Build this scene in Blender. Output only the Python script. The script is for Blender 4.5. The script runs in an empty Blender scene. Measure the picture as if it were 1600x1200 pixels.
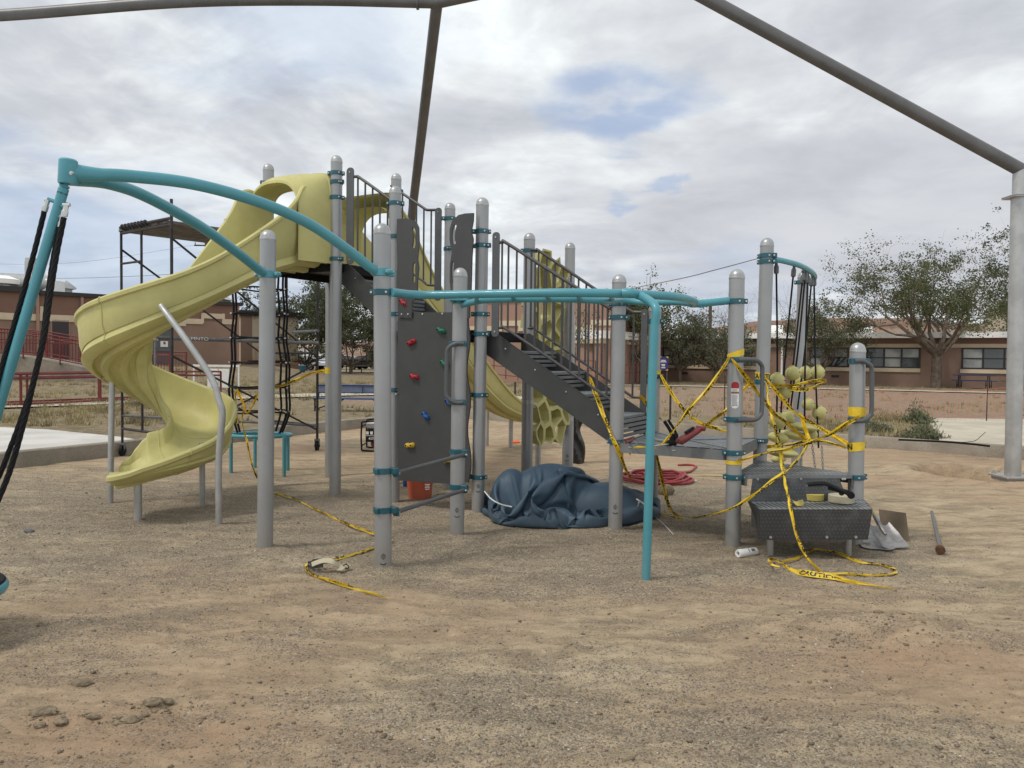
import bpy, bmesh, math, random
import numpy as np
from mathutils import Vector, Matrix
from mathutils.geometry import tessellate_polygon
random.seed(7)
rng = np.random.default_rng(7)
SC = bpy.context.scene
COL = SC.collection
# ---------------------------------------------------------------- camera
FOC, EYE, PITCH, ROLL = 1186.0, 1.57, math.radians(1.93), .0115
cF = np.array([0, math.cos(PITCH), -math.sin(PITCH)])
cU0 = np.array([0, math.sin(PITCH), math.cos(PITCH)])
cR0 = np.array([1., 0, 0])
cR = math.cos(ROLL)*cR0 + math.sin(ROLL)*cU0
cU = math.cos(ROLL)*cU0 - math.sin(ROLL)*cR0
cC = np.array([0, 0, EYE])
cam = bpy.data.objects.new('camera', bpy.data.cameras.new('camera'))
COL.objects.link(cam)
cam.data.sensor_width = 36
cam.data.lens = FOC/1600*36
cam.data.clip_start = .05
cam.data.clip_end = 2000
cam.matrix_world = Matrix(((cR[0], cU[0], -cF[0], 0), (cR[1], cU[1], -cF[1], 0), (cR[2], cU[2], -cF[2], EYE), (0, 0, 0, 1)))
SC.camera = cam
# ---------------------------------------------------------------- sky, sun, exposure
SUN_EL, SUN_AZ = math.radians(55), math.radians(238)      # azimuth clockwise from +Y
sun = bpy.data.objects.new('sun', bpy.data.lights.new('sun', 'SUN'))
COL.objects.link(sun)
sun.data.energy = 1.5
sun.data.angle = math.radians(10)
sun.data.color = (1, .95, .88)
sd = Vector((math.sin(SUN_AZ)*math.cos(SUN_EL), math.cos(SUN_AZ)*math.cos(SUN_EL), math.sin(SUN_EL)))
sun.rotation_euler = sd.to_track_quat('Z', 'Y').to_euler()
SC.view_settings.view_transform = 'Standard'
SC.view_settings.look = 'None'
SC.view_settings.exposure = 0.18
SC.view_settings.gamma = 1
W = bpy.data.worlds.new('World'); SC.world = W; W.use_nodes = True


class NT:
    """small node graph helper"""
    def __init__(s, tree):
        s.t = tree; s.t.nodes.clear()

    def n(s, typ, **kw):
        nd = s.t.nodes.new(typ)
        for k, v in kw.items():
            if k.startswith('i_'):
                key = k[2:]
                key = int(key) if key.isdigit() else key.replace('_', ' ')
                s.set(nd.inputs[key], v)
            else:
                setattr(nd, k, v)
        return nd

    def set(s, inp, v):
        if isinstance(v, bpy.types.NodeSocket):
            s.t.links.new(v, inp)
        elif isinstance(v, bpy.types.Node):
            s.t.links.new(v.outputs[0], inp)
        else:
            if isinstance(v, (tuple, list)) and len(v) == 3 and inp.type == 'RGBA':
                v = (*v, 1)
            inp.default_value = v

    def math(s, op, a, b=0.0, c=None, clamp=False):
        nd = s.n('ShaderNodeMath', operation=op, use_clamp=clamp)
        s.set(nd.inputs[0], a); s.set(nd.inputs[1], b)
        if c is not None: s.set(nd.inputs[2], c)
        return nd.outputs[0]

    def vmath(s, op, a, b=(0, 0, 0), sc=None):
        nd = s.n('ShaderNodeVectorMath', operation=op)
        s.set(nd.inputs[0], a); s.set(nd.inputs[1], b)
        if sc is not None: s.set(nd.inputs[3], sc)
        return nd.outputs['Value'] if op in ('DOT_PRODUCT', 'LENGTH', 'DISTANCE') else nd.outputs[0]

    def noise(s, vec, scale, detail=4, rough=.55, dist=0.0, dim='3D'):
        nd = s.n('ShaderNodeTexNoise', noise_dimensions=dim)
        s.set(nd.inputs['Vector'], vec); nd.inputs['Scale'].default_value = scale
        nd.inputs['Detail'].default_value = detail; nd.inputs['Roughness'].default_value = rough
        nd.inputs['Distortion'].default_value = dist
        return nd.outputs[0]

    def ramp(s, fac, stops, interp='LINEAR'):
        nd = s.n('ShaderNodeValToRGB'); s.set(nd.inputs[0], fac)
        cr = nd.color_ramp; cr.interpolation = interp
        while len(cr.elements) < len(stops): cr.elements.new(.5)
        for e, (p, c) in zip(cr.elements, stops):
            e.position = p
            e.color = (c, c, c, 1) if isinstance(c, (int, float)) else (*c, 1)
        return nd.outputs[0]

    def mix(s, fac, a, b, blend='MIX'):
        nd = s.n('ShaderNodeMix', data_type='RGBA', blend_type=blend)
        s.set(nd.inputs[0], fac); s.set(nd.inputs[6], a); s.set(nd.inputs[7], b)
        return nd.outputs[2]

    def maprange(s, v, a, b, c=0.0, d=1.0, smooth=True):
        nd = s.n('ShaderNodeMapRange', interpolation_type='SMOOTHSTEP' if smooth else 'LINEAR')
        for i, x in enumerate((v, a, b, c, d)): s.set(nd.inputs[i], x)
        return nd.outputs[0]


def raydir(x, y):
    d = cF + (x-800)/FOC*cR - (y-600)/FOC*cU
    return d/np.linalg.norm(d)


# world: Nishita sky seen through broken cloud
g = NT(W.node_tree)
tc = g.n('ShaderNodeTexCoord')
sky = g.n('ShaderNodeTexSky', sky_type='NISHITA', sun_disc=False, sun_elevation=SUN_EL, sun_rotation=SUN_AZ, air_density=1.0, dust_density=1.5)
dirv = g.vmath('NORMALIZE', tc.outputs['Generated'])
sp = g.n('ShaderNodeSeparateXYZ', i_0=dirv)
zz = g.math('ADD', g.math('MAXIMUM', sp.outputs[2], 0.0), .17)
cp = g.n('ShaderNodeCombineXYZ', i_0=g.math('DIVIDE', sp.outputs[0], zz), i_1=g.math('DIVIDE', sp.outputs[1], zz))
big = g.noise(cp, 1.15, 5, .55, .6)
cpv = g.vmath('MULTIPLY_ADD', cp.outputs[0], (1, 1, 1)); cpv.node.inputs[2].default_value = (7.3, 2.1, .5)
mid = g.noise(cpv, 2.0, 6, .56, .7)
fine = g.noise(cp, 8.0, 6, .62, .5)
val = g.math('ADD', g.math('MULTIPLY', big, .55), g.math('MULTIPLY', mid, .45))
val = g.math('ADD', val, g.math('MULTIPLY', g.math('SUBTRACT', fine, .5), .13))
cloudc = g.ramp(val, [(.37, (.47, .495, .54)), (.44, (.59, .62, .66)), (.50, (.73, .765, .785)), (.56, (.88, .92, .925)), (.64, (1.0, 1.03, 1.03))])
# darker cloud bases over the right horizon, small ragged scud
warp = g.vmath('MULTIPLY_ADD', g.n('ShaderNodeTexNoise', i_Vector=cp, i_Scale=3.2, i_Detail=5.0).outputs['Color'], (.22, .22, .22)); g.set(warp.node.inputs[2], dirv)
holes = None
for (px, py, rad, amt) in [(965, 158, .09, .85), (1000, 303, .028, .6), (500, 50, .15, .5), (400, 110, .12, .3), (60, 400, .24, .7), (240, 440, .22, .65), (790, 480, .16, .2), (1130, 470, .14, .35), (560, 410, .12, .4), (150, 330, .14, .35)]:
    d0 = raydir(px, py) + .11
    dd = g.vmath('SUBTRACT', warp, tuple(d0))
    dd = g.vmath('MULTIPLY', dd, (.75, .75, 1.55))
    m = g.math('MULTIPLY', g.maprange(g.vmath('LENGTH', dd), rad, rad*.25), amt)
    holes = m if holes is None else g.math('MAXIMUM', holes, m)
grey = None
for (px, py, rad, amt) in [(1330, 330, .36, .85), (1120, 265, .20, .5), (1250, 20, .26, .5), (150, 210, .25, .35), (720, 210, .14, .4), (370, 205, .06, .5), (1560, 60, .2, .3)]:
    d0 = raydir(px, py) + .11
    dd = g.vmath('MULTIPLY', g.vmath('SUBTRACT', warp, tuple(d0)), (.7, .7, 1.7))
    m = g.math('MULTIPLY', g.maprange(g.vmath('LENGTH', dd), rad, rad*.3), amt)
    grey = m if grey is None else g.math('MAXIMUM', grey, m)
cloudc = g.mix(g.math('MULTIPLY', grey, .9), cloudc, (.49, .50, .545))
bgc = g.n('ShaderNodeBackground', i_Color=cloudc, i_Strength=1.0)
skyc = g.mix(.72, sky.outputs[0], (4.0, 5.0, 7.0))
bgs = g.n('ShaderNodeBackground', i_Color=skyc, i_Strength=.1)
mx = g.n('ShaderNodeMixShader', i_0=holes, i_1=bgc, i_2=bgs)
out = g.n('ShaderNodeOutputWorld', i_0=mx)

# ---------------------------------------------------------------- geometry from measured directions
def ray(x, y): return cF + (x-800)/FOC*cR - (y-600)/FOC*cU
def G(x, y, z=0.0):
    d = ray(x, y); return cC + d*(z-EYE)/d[2]
def PY(x, y, Y):
    d = ray(x, y); return cC + d*Y/d[1]
def proj(p):
    v = np.array(p, float)-cC; w = v@cF
    return 800+FOC*(v@cR)/w, 600-FOC*(v@cU)/w
def VZ(xy, py):
    lo, hi = -3, 40
    for _ in range(50):
        m = (lo+hi)/2
        if proj((xy[0], xy[1], m))[1] > py: lo = m
        else: hi = m
    return lo
def PV(x, y, a, b):
    """where the sight line meets the vertical plane through plan points a, b"""
    d = ray(x, y); nx, ny = -(b[1]-a[1]), b[0]-a[0]
    t = ((a[0]-cC[0])*nx+(a[1]-cC[1])*ny)/(d[0]*nx+d[1]*ny)
    return cC+d*t
UU = np.array([.872, -.4895]); VV = np.array([.4895, .872]); A1 = 1.067
F0 = G(523.6, 775)[:2]
def LC(s, t, z=None):
    p = F0+s*UU+t*VV
    return p if z is None else np.array([p[0], p[1], z])
def LP(x, y, t): return PV(x, y, LC(0, t), LC(1, t))
V3 = lambda p: np.array([p[0], p[1], p[2]], float)

# ---------------------------------------------------------------- numpy noise
def _h(i, j, s):
    n = (i*374761393 + j*668265263 + s*982451653) & 0xffffffff
    n = ((n ^ (n >> 13))*1274126177) & 0xffffffff
    return ((n ^ (n >> 16)) & 0xffff)/65535.0
def vnoise(x, y, s=0):
    xi = np.floor(x).astype(np.int64); yi = np.floor(y).astype(np.int64)
    fx = x-xi; fy = y-yi; fx = fx*fx*(3-2*fx); fy = fy*fy*(3-2*fy)
    a = _h(xi, yi, s); b = _h(xi+1, yi, s); c = _h(xi, yi+1, s); d = _h(xi+1, yi+1, s)
    return (a*(1-fx)+b*fx)*(1-fy)+(c*(1-fx)+d*fx)*fy
def fbm(x, y, o=4, s=0, r=.5):
    t = 0; a = 1; n = 0
    for k in range(o):
        t = t+a*vnoise(x*2**k+17.3*k, y*2**k-9.1*k, s+k); n += a; a *= r
    return t/n
def sst(a, b, x):
    t = np.clip((x-a)/(b-a), 0, 1); return t*t*(3-2*t)

# ---------------------------------------------------------------- materials
MATS = {}
def mat(name, col, rough=.6, metal=0.0, bump=0.0, bscale=40.0, var=0.0, vscale=3.0, var2=None, spec=.5, coat=0.0, trans=0.0, alpha=1.0, speck=None, dirt=0.0):
    m = bpy.data.materials.new(name); m.use_nodes = True
    g = NT(m.node_tree)
    b = g.n('ShaderNodeBsdfPrincipled', i_Roughness=rough, i_Metallic=metal)
    b.inputs['Specular IOR Level'].default_value = spec
    b.inputs['Coat Weight'].default_value = coat
    b.inputs['Alpha'].default_value = alpha
    tc = g.n('ShaderNodeTexCoord'); geo = g.n('ShaderNodeNewGeometry')
    c = (*col, 1)
    pos = geo.outputs['Position']
    cs = None
    if var or var2:
        nz = g.noise(pos, vscale, 5, .6)
        c2 = var2 if var2 else tuple(max(0, x*(1-var)) for x in col)
        c1 = col if var2 else tuple(min(1, x*(1+var)) for x in col)
        cs = g.mix(g.maprange(nz, .35, .65), c1, c2)
    if speck:
        vz = g.n('ShaderNodeTexNoise', i_Vector=pos, i_Scale=speck[1], i_Detail=2.0)
        cs = g.mix(g.maprange(vz.outputs[0], .58, .66), cs if cs is not None else c, speck[0])
    if dirt:
        n1 = g.noise(pos, 5, 6, .7); sepz = g.n('ShaderNodeSeparateXYZ', i_0=pos)
        lo = g.maprange(sepz.outputs[2], .35, 0.0, 0, .8)
        fac = g.math('MULTIPLY', g.math('ADD', g.maprange(n1, .55, .8, 0, .5), lo, clamp=True), dirt)
        cs = g.mix(fac, cs if cs is not None else c, (.30, .245, .175))
        g.set(b.inputs['Roughness'], g.math('ADD', g.math('MULTIPLY', g.noise(pos, 9, 5, .7), .25), rough-.1))
    g.set(b.inputs['Base Color'], cs if cs is not None else c)
    if bump:
        bn = g.n('ShaderNodeBump', i_Strength=bump, i_Distance=.02, i_Height=g.noise(pos, bscale, 5, .6))
        g.set(b.inputs['Normal'], bn)
    g.n('ShaderNodeOutputMaterial', i_0=b)
    MATS[name] = m
    return m
M_post = mat('post_grey_powder_coat', (.315, .32, .325), .36, 0.3, .04, 300, .05, 2, dirt=.35)
M_cap = mat('cast_aluminium_cap', (.38, .38, .38), .36, .55, .08, 60, .1, 12)
M_teal = mat('teal_powder_coat', (.065, .27, .325), .34, 0, .02, 200, .05, 3, coat=.15, dirt=.15)
M_dteal = mat('dark_teal_clamp', (.010, .085, .115), .35, 0, .03, 200, .1, 8, coat=.2)
M_yel = mat('yellow_rotomoulded_plastic', (.50, .46, .19), .50, 0, .08, 60, .08, 2.2, spec=.35, dirt=.3)
M_dark = mat('charcoal_panel', (.047, .048, .048), .5, 0, .05, 300, .08, 4, dirt=.1)
M_rail = mat('charcoal_rail', (.055, .052, .052), .38, 0, .03, 200, .1, 6)
M_deck = mat('deck_grey', (.16, .17, .175), .5, 0, .1, 90, .12, 5, dirt=.6)
M_gbar = mat('grey_bar', (.085, .09, .095), .42, 0, .03, 200, .08, 5, dirt=.15)
M_bolt = mat('zinc_bolt', (.55, .55, .53), .3, .8)
M_black = mat('black_rubber', (.009, .009, .010), .65, 0, .1, 100, spec=.2)
M_steel = mat('galvanised_steel', (.42, .42, .415), .42, .5, .06, 60, .1, 5, dirt=.2)
M_frame = mat('primed_steel_tube', (.118, .114, .112), .42, .25, .05, 80, .12, 2.5)
M_scaf = mat('scaffold_steel', (.035, .03, .029), .55, .3, .1, 60, .4, 8)
M_scafg = mat('scaffold_grey', (.16, .16, .165), .5, .5, .1, 60, .25, 8)
M_plank = mat('weathered_plank', (.12, .105, .09), .8, 0, .3, 40, .3, 6)
M_hred = mat('red_hold', (.34, .012, .022), .5, 0, .1, 80)
M_hgrn = mat('green_hold', (.008, .13, .07), .5, 0, .1, 80)
M_hblu = mat('blue_hold', (.01, .07, .24), .5, 0, .1, 80)
M_hyel = mat('yellow_hold', (.55, .36, .03), .5, 0, .1, 80)
M_white = mat('white_plastic', (.72, .72, .70), .45, 0, .05, 60, .06, 20)
M_red = mat('red_rubber_hose', (.30, .015, .025), .5, 0, .05, 100, .2, 8, dirt=.1)
M_redm = mat('red_paint', (.15, .018, .016), .5, 0, .05, 60, .25, 2)
M_orange = mat('orange_plastic', (.62, .09, .03), .5, 0, .05, 60, .1, 9, dirt=.35)
M_netor = mat('orange_net', (.75, .16, .11), .6)
M_tape = mat('yellow_tape', (.72, .50, .025), .38, 0, .15, 90, .12, 12, dirt=.12)
M_ink = mat('black_ink', (.02, .018, .012), .5)
M_conc = mat('concrete', (.25, .215, .17), .85, 0, .35, 30, .2, 1.6, speck=((.16, .14, .12), 60), dirt=.15)
M_slab = mat('pale_slab', (.56, .54, .50), .85, 0, .2, 40, .1, 1.3, dirt=.1)
M_slab2 = mat('warm_slab', (.46, .41, .32), .85, 0, .2, 40, .12, 1.3)
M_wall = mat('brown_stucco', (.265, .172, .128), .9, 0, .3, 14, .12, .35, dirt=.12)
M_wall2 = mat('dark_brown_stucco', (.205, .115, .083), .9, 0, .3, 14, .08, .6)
M_wall3 = mat('rose_brown_stucco', (.35, .215, .16), .9, 0, .3, 14, .06, .6)
M_trim = mat('tan_trim', (.60, .49, .35), .85, 0, .1, 20, .06, 1)
M_rust = mat('roof_edge', (.035, .03, .03), .6, .2)
M_cream = mat('cream_panel', (.50, .42, .32), .85, 0, .1, 20, .06, .5)
M_roofw = mat('white_roof_edge', (.92, .92, .89), .6, 0, 0, 10, .08, .6)
M_glass = mat('window_glass', (.035, .04, .04), .06, 0, 0, 10, .5, .5, spec=.9)
M_blind = mat('window_blind', (.30, .31, .30), .4, 0, 0, 10, .25, 1.1)
M_bframe = mat('window_frame_dark', (.02, .018, .018), .5)
M_door = mat('dark_door', (.03, .02, .022), .45)
M_tarp = mat('blue_vinyl_tarp', (.045, .080, .118), .5, 0, .1, 150, .1, 4, spec=.35, dirt=.06)
M_bag = mat('black_plastic_bag', (.008, .008, .009), .25, 0, .6, 25, spec=.6)
M_cream2 = mat('webbing_cream', (.50, .45, .32), .8, 0, .4, 300, .1, 10, dirt=.3)
M_ystrap = mat('webbing_yellow', (.52, .42, .10), .8, 0, .4, 300, .1, 10, dirt=.2)
M_shov = mat('worn_shovel_steel', (.24, .245, .26), .42, .55, .1, 40, .3, 14, dirt=.35)
M_clod = mat('dirt_clod', (.23, .18, .12), .95, 0, .8, 60, .25, 30)
M_cardb = mat('brown_board', (.20, .155, .11), .9, 0, .2, 60, .12, 6)
M_wood = mat('pale_wood', (.5, .38, .2), .7)
M_bark = mat('bark', (.16, .125, .095), .95, 0, .8, 14, .3, 4)
M_leaf = mat('leaf_olive', (.075, .085, .035), .6, 0, 0, 1, .45, 2.2, spec=.3)
M_leafd = mat('leaf_dark', (.06, .07, .034), .6, 0, 0, 1, .45, 2.2, spec=.3)
M_leafg = mat('leaf_greygreen', (.10, .105, .06), .6, 0, 0, 1, .4, 2.2, spec=.3)
M_twig = mat('bare_twig', (.11, .085, .065), .95)
M_grass = mat('dry_grass', (.30, .245, .13), .9, 0, 0, 1, .4, 1.1)
M_sage = mat('sage_leaf', (.13, .14, .075), .9, 0, 0, 1, .35, 6)
M_btab = mat('blue_coated_steel', (.012, .045, .17), .4, 0, .1, 120, .1, 8)
M_carw = mat('car_white', (.55, .56, .57), .25, .1, coat=.5)
M_cark = mat('car_black', (.018, .019, .022), .2, .3, coat=.6)
M_purple = mat('purple_sign', (.035, .02, .13), .5)
M_pole = mat('pole_wood', (.075, .045, .032), .9, 0, .3, 10)
def leafmat(name, a, b, c):
    m = bpy.data.materials.new(name); m.use_nodes = True; g = NT(m.node_tree); gi = g.n('ShaderNodeNewGeometry')
    col = g.ramp(gi.outputs['Random Per Island'], [(0, a), (.5, b), (1, c)]); n1 = g.noise(gi.outputs['Position'], .9, 3, .6)
    col = g.mix(g.maprange(n1, .35, .65, 0, .5), col, b)
    p = g.n('ShaderNodeBsdfPrincipled', i_Base_Color=col, i_Roughness=.6); p.inputs['Specular IOR Level'].default_value = .3
    t = g.n('ShaderNodeBsdfTranslucent', i_Color=col); mx = g.n('ShaderNodeMixShader', i_0=.3, i_1=p, i_2=t); g.n('ShaderNodeOutputMaterial', i_0=mx); return m
M_leaf = leafmat('leaf_olive_mixed', (.05, .06, .025), (.10, .115, .045), (.17, .18, .08))
M_leafd = leafmat('leaf_dark_mixed', (.04, .05, .025), (.075, .09, .04), (.13, .14, .075))
M_leafg = leafmat('leaf_greygreen_mixed', (.07, .08, .045), (.12, .13, .075), (.19, .195, .12))

# ---------------------------------------------------------------- mesh builder
ORG = {}
def setp(o, label=None, cat=None, group=None, kind=None):
    if label: o['label'] = label
    if cat: o['category'] = cat
    if group: o['group'] = group
    if kind: o['kind'] = kind
    return o
def thing(name, loc, label, cat, group=None):
    o = bpy.data.objects.new(name, None); o.empty_display_size = .2
    COL.objects.link(o); o.location = tuple(float(x) for x in loc)
    ORG[o.name] = np.array(loc, float)
    return setp(o, label, cat, group)
def unit(v):
    v = np.array(v, float); n = np.linalg.norm(v); return v/n if n > 1e-12 else v
def catmull(P, n, closed=False):
    P = [np.array(p, float) for p in P]
    if len(P) < 3 and not closed:
        return [P[0]+(P[-1]-P[0])*i/n for i in range(n+1)]
    out = []; m = len(P)
    segs = m if closed else m-1
    for i in range(segs):
        if closed: p0, p1, p2, p3 = P[(i-1) % m], P[i], P[(i+1) % m], P[(i+2) % m]
        else:
            p1, p2 = P[i], P[i+1]
            p0 = P[i-1] if i > 0 else 2*p1-p2
            p3 = P[i+2] if i+2 < m else 2*p2-p1
        for k in range(n):
            t = k/n
            out.append(.5*((2*p1)+(-p0+p2)*t+(2*p0-5*p1+4*p2-p3)*t*t+(-p0+3*p1-3*p2+p3)*t**3))
    if not closed: out.append(P[-1])
    return out
class MB:
    def __init__(s): s.v = []; s.f = []; s.m = []; s.mi = 0
    def add(s, verts, faces, mi=None):
        b = len(s.v); s.v += [tuple(map(float, q)) for q in verts]
        mi = s.mi if mi is None else mi
        for f in faces: s.f.append(tuple(b+i for i in f)); s.m.append(mi)
        return s
    def box(s, c, size, ax=None, mi=None, bev=0.0):
        """c centre; size full extents; ax = (x axis, y axis, z axis)"""
        X, Y, Z = ax if ax is not None else (np.array([1, 0, 0]), np.array([0, 1, 0]), np.array([0, 0, 1]))
        c = np.array(c, float); h = np.array(size, float)/2
        if bev <= 0:
            vs = [c+X*h[0]*a+Y*h[1]*b+Z*h[2]*d for a in (-1, 1) for b in (-1, 1) for d in (-1, 1)]
            return s.add(vs, [(0, 1, 3, 2), (4, 6, 7, 5), (0, 4, 5, 1), (2, 3, 7, 6), (0, 2, 6, 4), (1, 5, 7, 3)], mi)
        vs = []; b = min(bev, min(h)*.9)
        idx = {}
        for a in (-1, 1):
            for e in (-1, 1):
                for d in (-1, 1):
                    for k in range(3):
                        q = [h[0]-b, h[1]-b, h[2]-b]; q[k] = h[k]
                        idx[(a, e, d, k)] = len(vs)
                        vs.append(c+X*q[0]*a+Y*q[1]*e+Z*q[2]*d)
        fs = []
        I = lambda a, e, d, k: idx[(a, e, d, k)]
        for sg in (-1, 1):
            fs.append((I(sg, -1, -1, 0), I(sg, 1, -1, 0), I(sg, 1, 1, 0), I(sg, -1, 1, 0)))
            fs.append((I(-1, sg, -1, 1), I(1, sg, -1, 1), I(1, sg, 1, 1), I(-1, sg, 1, 1)))
            fs.append((I(-1, -1, sg, 2), I(1, -1, sg, 2), I(1, 1, sg, 2), I(-1, 1, sg, 2)))
        for a in (-1, 1):
            for e in (-1, 1):
                fs.append((I(a, e, -1, 0), I(a, e, -1, 1), I(a, e, 1, 1), I(a, e, 1, 0)))
                fs.append((I(a, -1, e, 0), I(a, -1, e, 2), I(a, 1, e, 2), I(a, 1, e, 0)))
                fs.append((I(-1, a, e, 1), I(-1, a, e, 2), I(1, a, e, 2), I(1, a, e, 1)))
                for d in (-1, 1): fs.append((I(a, e, d, 0), I(a, e, d, 1), I(a, e, d, 2)))
        return s.add(vs, fs, mi)
    def tube(s, P, r, seg=10, caps=True, mi=None, closed=False, flat=1.0):
        P = [np.array(p, float) for p in P]; n = len(P)
        R = r if isinstance(r, (list, tuple, np.ndarray)) else [r]*n
        vs = []; fs = []
        up = None
        for i in range(n):
            if closed: t = unit(P[(i+1) % n]-P[i-1])
            else: t = unit(P[min(i+1, n-1)]-P[max(i-1, 0)])
            if up is None:
                a = np.array([0, 0, 1.]) if abs(t[2]) < .9 else np.array([1., 0, 0])
                up = unit(a-t*(a@t))
            else: up = unit(up-t*(up@t))
            sd = np.cross(t, up)
            for k in range(seg):
                an = 2*math.pi*k/seg
                vs.append(P[i]+(sd*math.cos(an)*flat+up*math.sin(an))*R[i])
        m = n if closed else n-1
        for i in range(m):
            for k in range(seg):
                a = i*seg+k; b = i*seg+(k+1) % seg; c = ((i+1) % n)*seg+(k+1) % seg; d = ((i+1) % n)*seg+k
                fs.append((a, b, c, d))
        if caps and not closed:
            fs.append(tuple(range(seg-1, -1, -1))); fs.append(tuple((n-1)*seg+k for k in range(seg)))
        return s.add(vs, fs, mi)
    def cyl(s, a, b, r, seg=16, mi=None): return s.tube([a, b], r, seg, True, mi)
    def lathe(s, c, prof, seg=20, ax=(0, 0, 1), mi=None, caps=False):
        z = unit(ax); a = np.array([1., 0, 0]) if abs(z[0]) < .9 else np.array([0, 1., 0])
        x = unit(a-z*(a@z)); y = np.cross(z, x); c = np.array(c, float)
        vs = []; fs = []
        for (r, h) in prof:
            for k in range(seg):
                an = 2*math.pi*k/seg
                vs.append(c+z*h+(x*math.cos(an)+y*math.sin(an))*r)
        for i in range(len(prof)-1):
            for k in range(seg):
                fs.append((i*seg+k, i*seg+(k+1) % seg, (i+1)*seg+(k+1) % seg, (i+1)*seg+k))
        if caps:
            fs.append(tuple(range(seg-1, -1, -1))); fs.append(tuple((len(prof)-1)*seg+k for k in range(seg)))
        return s.add(vs, fs, mi)
    def ball(s, c, r, seg=16, rings=10, sc=(1, 1, 1), ax=None, mi=None, fn=None):
        X, Y, Z = ax if ax is not None else (np.array([1., 0, 0]), np.array([0, 1., 0]), np.array([0, 0, 1.]))
        vs = []; c = np.array(c, float)
        for i in range(rings+1):
            th = math.pi*i/rings
            for k in range(seg):
                ph = 2*math.pi*k/seg
                q = np.array([math.sin(th)*math.cos(ph), math.sin(th)*math.sin(ph), math.cos(th)])
                rr = r*(fn(q) if fn else 1)
                vs.append(c+(X*q[0]*sc[0]+Y*q[1]*sc[1]+Z*q[2]*sc[2])*rr)
        fs = []
        for i in range(rings):
            for k in range(seg):
                fs.append((i*seg+k, (i+1)*seg+k, (i+1)*seg+(k+1) % seg, i*seg+(k+1) % seg))
        return s.add(vs, fs, mi)
    def plate(s, outer, nrm, th, holes=(), mi=None):
        """flat plate: outer = 3D points of one face, nrm = outward normal of it, th thickness behind"""
        loops = [[np.array(p, float) for p in outer]]+[[np.array(p, float) for p in h] for h in holes]
        nrm = unit(nrm)
        tris = tessellate_polygon([[Vector(p) for p in L] for L in loops])
        allp = [p for L in loops for p in L]; n = len(allp)
        vs = allp+[p-nrm*th for p in allp]
        fs = [tuple(t) for t in tris]+[tuple(n+i for i in reversed(t)) for t in tris]
        b = 0
        for L in loops:
            k = len(L)
            for i in range(k): fs.append((b+i, b+(i+1) % k, n+b+(i+1) % k, n+b+i))
            b += k
        return s.add(vs, fs, mi)
    def build(s, name, mats, parent=None, smooth=True, ang=35, loc=None, label=None, cat=None, group=None, kind=None):
        me = bpy.data.meshes.new(name)
        if parent is not None: org = ORG[parent.name]
        elif loc is not None: org = np.array(loc, float)
        else: org = np.zeros(3)
        V = np.array(s.v, float).reshape(-1, 3)-org
        me.from_pydata(V.tolist(), [], s.f)
        for m in (mats if isinstance(mats, (list, tuple)) else [mats]): me.materials.append(m)
        me.polygons.foreach_set('material_index', s.m)
        me.update()
        bm = bmesh.new(); bm.from_mesh(me); bmesh.ops.recalc_face_normals(bm, faces=bm.faces); bm.to_mesh(me); bm.free()
        if smooth:
            me.shade_smooth(); me.set_sharp_from_angle(angle=math.radians(ang))
        o = bpy.data.objects.new(name, me); COL.objects.link(o)
        if parent is not None: o.parent = parent
        else: o.location = tuple(float(x) for x in org)
        ORG[o.name] = org
        return setp(o, label, cat, group, kind)
def fastmesh(name, V, Fq, mat_, loc=None, parent=None, smooth=True, **kw):
    V = np.asarray(V, np.float64); Fq = np.asarray(Fq, np.int32); k = Fq.shape[1]
    org = ORG[parent.name] if parent is not None else (np.array(loc, float) if loc is not None else np.zeros(3))
    me = bpy.data.meshes.new(name)
    me.vertices.add(len(V)); me.vertices.foreach_set('co', (V-org).ravel())
    me.loops.add(Fq.size); me.loops.foreach_set('vertex_index', Fq.ravel())
    me.polygons.add(len(Fq)); me.polygons.foreach_set('loop_start', np.arange(0, Fq.size, k, dtype=np.int32))
    me.update(calc_edges=True)
    me.materials.append(mat_)
    if smooth: me.shade_smooth()
    o = bpy.data.objects.new(name, me); COL.objects.link(o)
    if parent is not None: o.parent = parent
    else: o.location = tuple(org)
    ORG[o.name] = org
    return setp(o, **kw)
def copytree(o, parent=None, delta=(0, 0, 0), label=None):
    c = o.copy(); COL.objects.link(c)
    if parent is not None: c.parent = parent
    else: c.location = tuple(np.array(o.location)+np.array(delta, float))
    if label: c['label'] = label
    ORG[c.name] = ORG[o.name]
    for ch in list(o.children): copytree(ch, c)
    return c
def bez(P, n=6): return catmull(P, n)
def textmesh(body, size=1.0, bold=False):
    cu = bpy.data.curves.new('lettering', 'FONT'); cu.body = body; cu.size = size; cu.resolution_u = 3
    if bold: cu.offset = .02*size
    o = bpy.data.objects.new('lettering', cu); COL.objects.link(o)
    dg = bpy.context.evaluated_depsgraph_get(); me = bpy.data.meshes.new_from_object(o.evaluated_get(dg))
    v = np.array([tuple(q.co) for q in me.vertices]); f = [tuple(p.vertices) for p in me.polygons]
    COL.objects.unlink(o); bpy.data.objects.remove(o); bpy.data.meshes.remove(me); bpy.data.curves.remove(cu)
    return v, f
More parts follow.
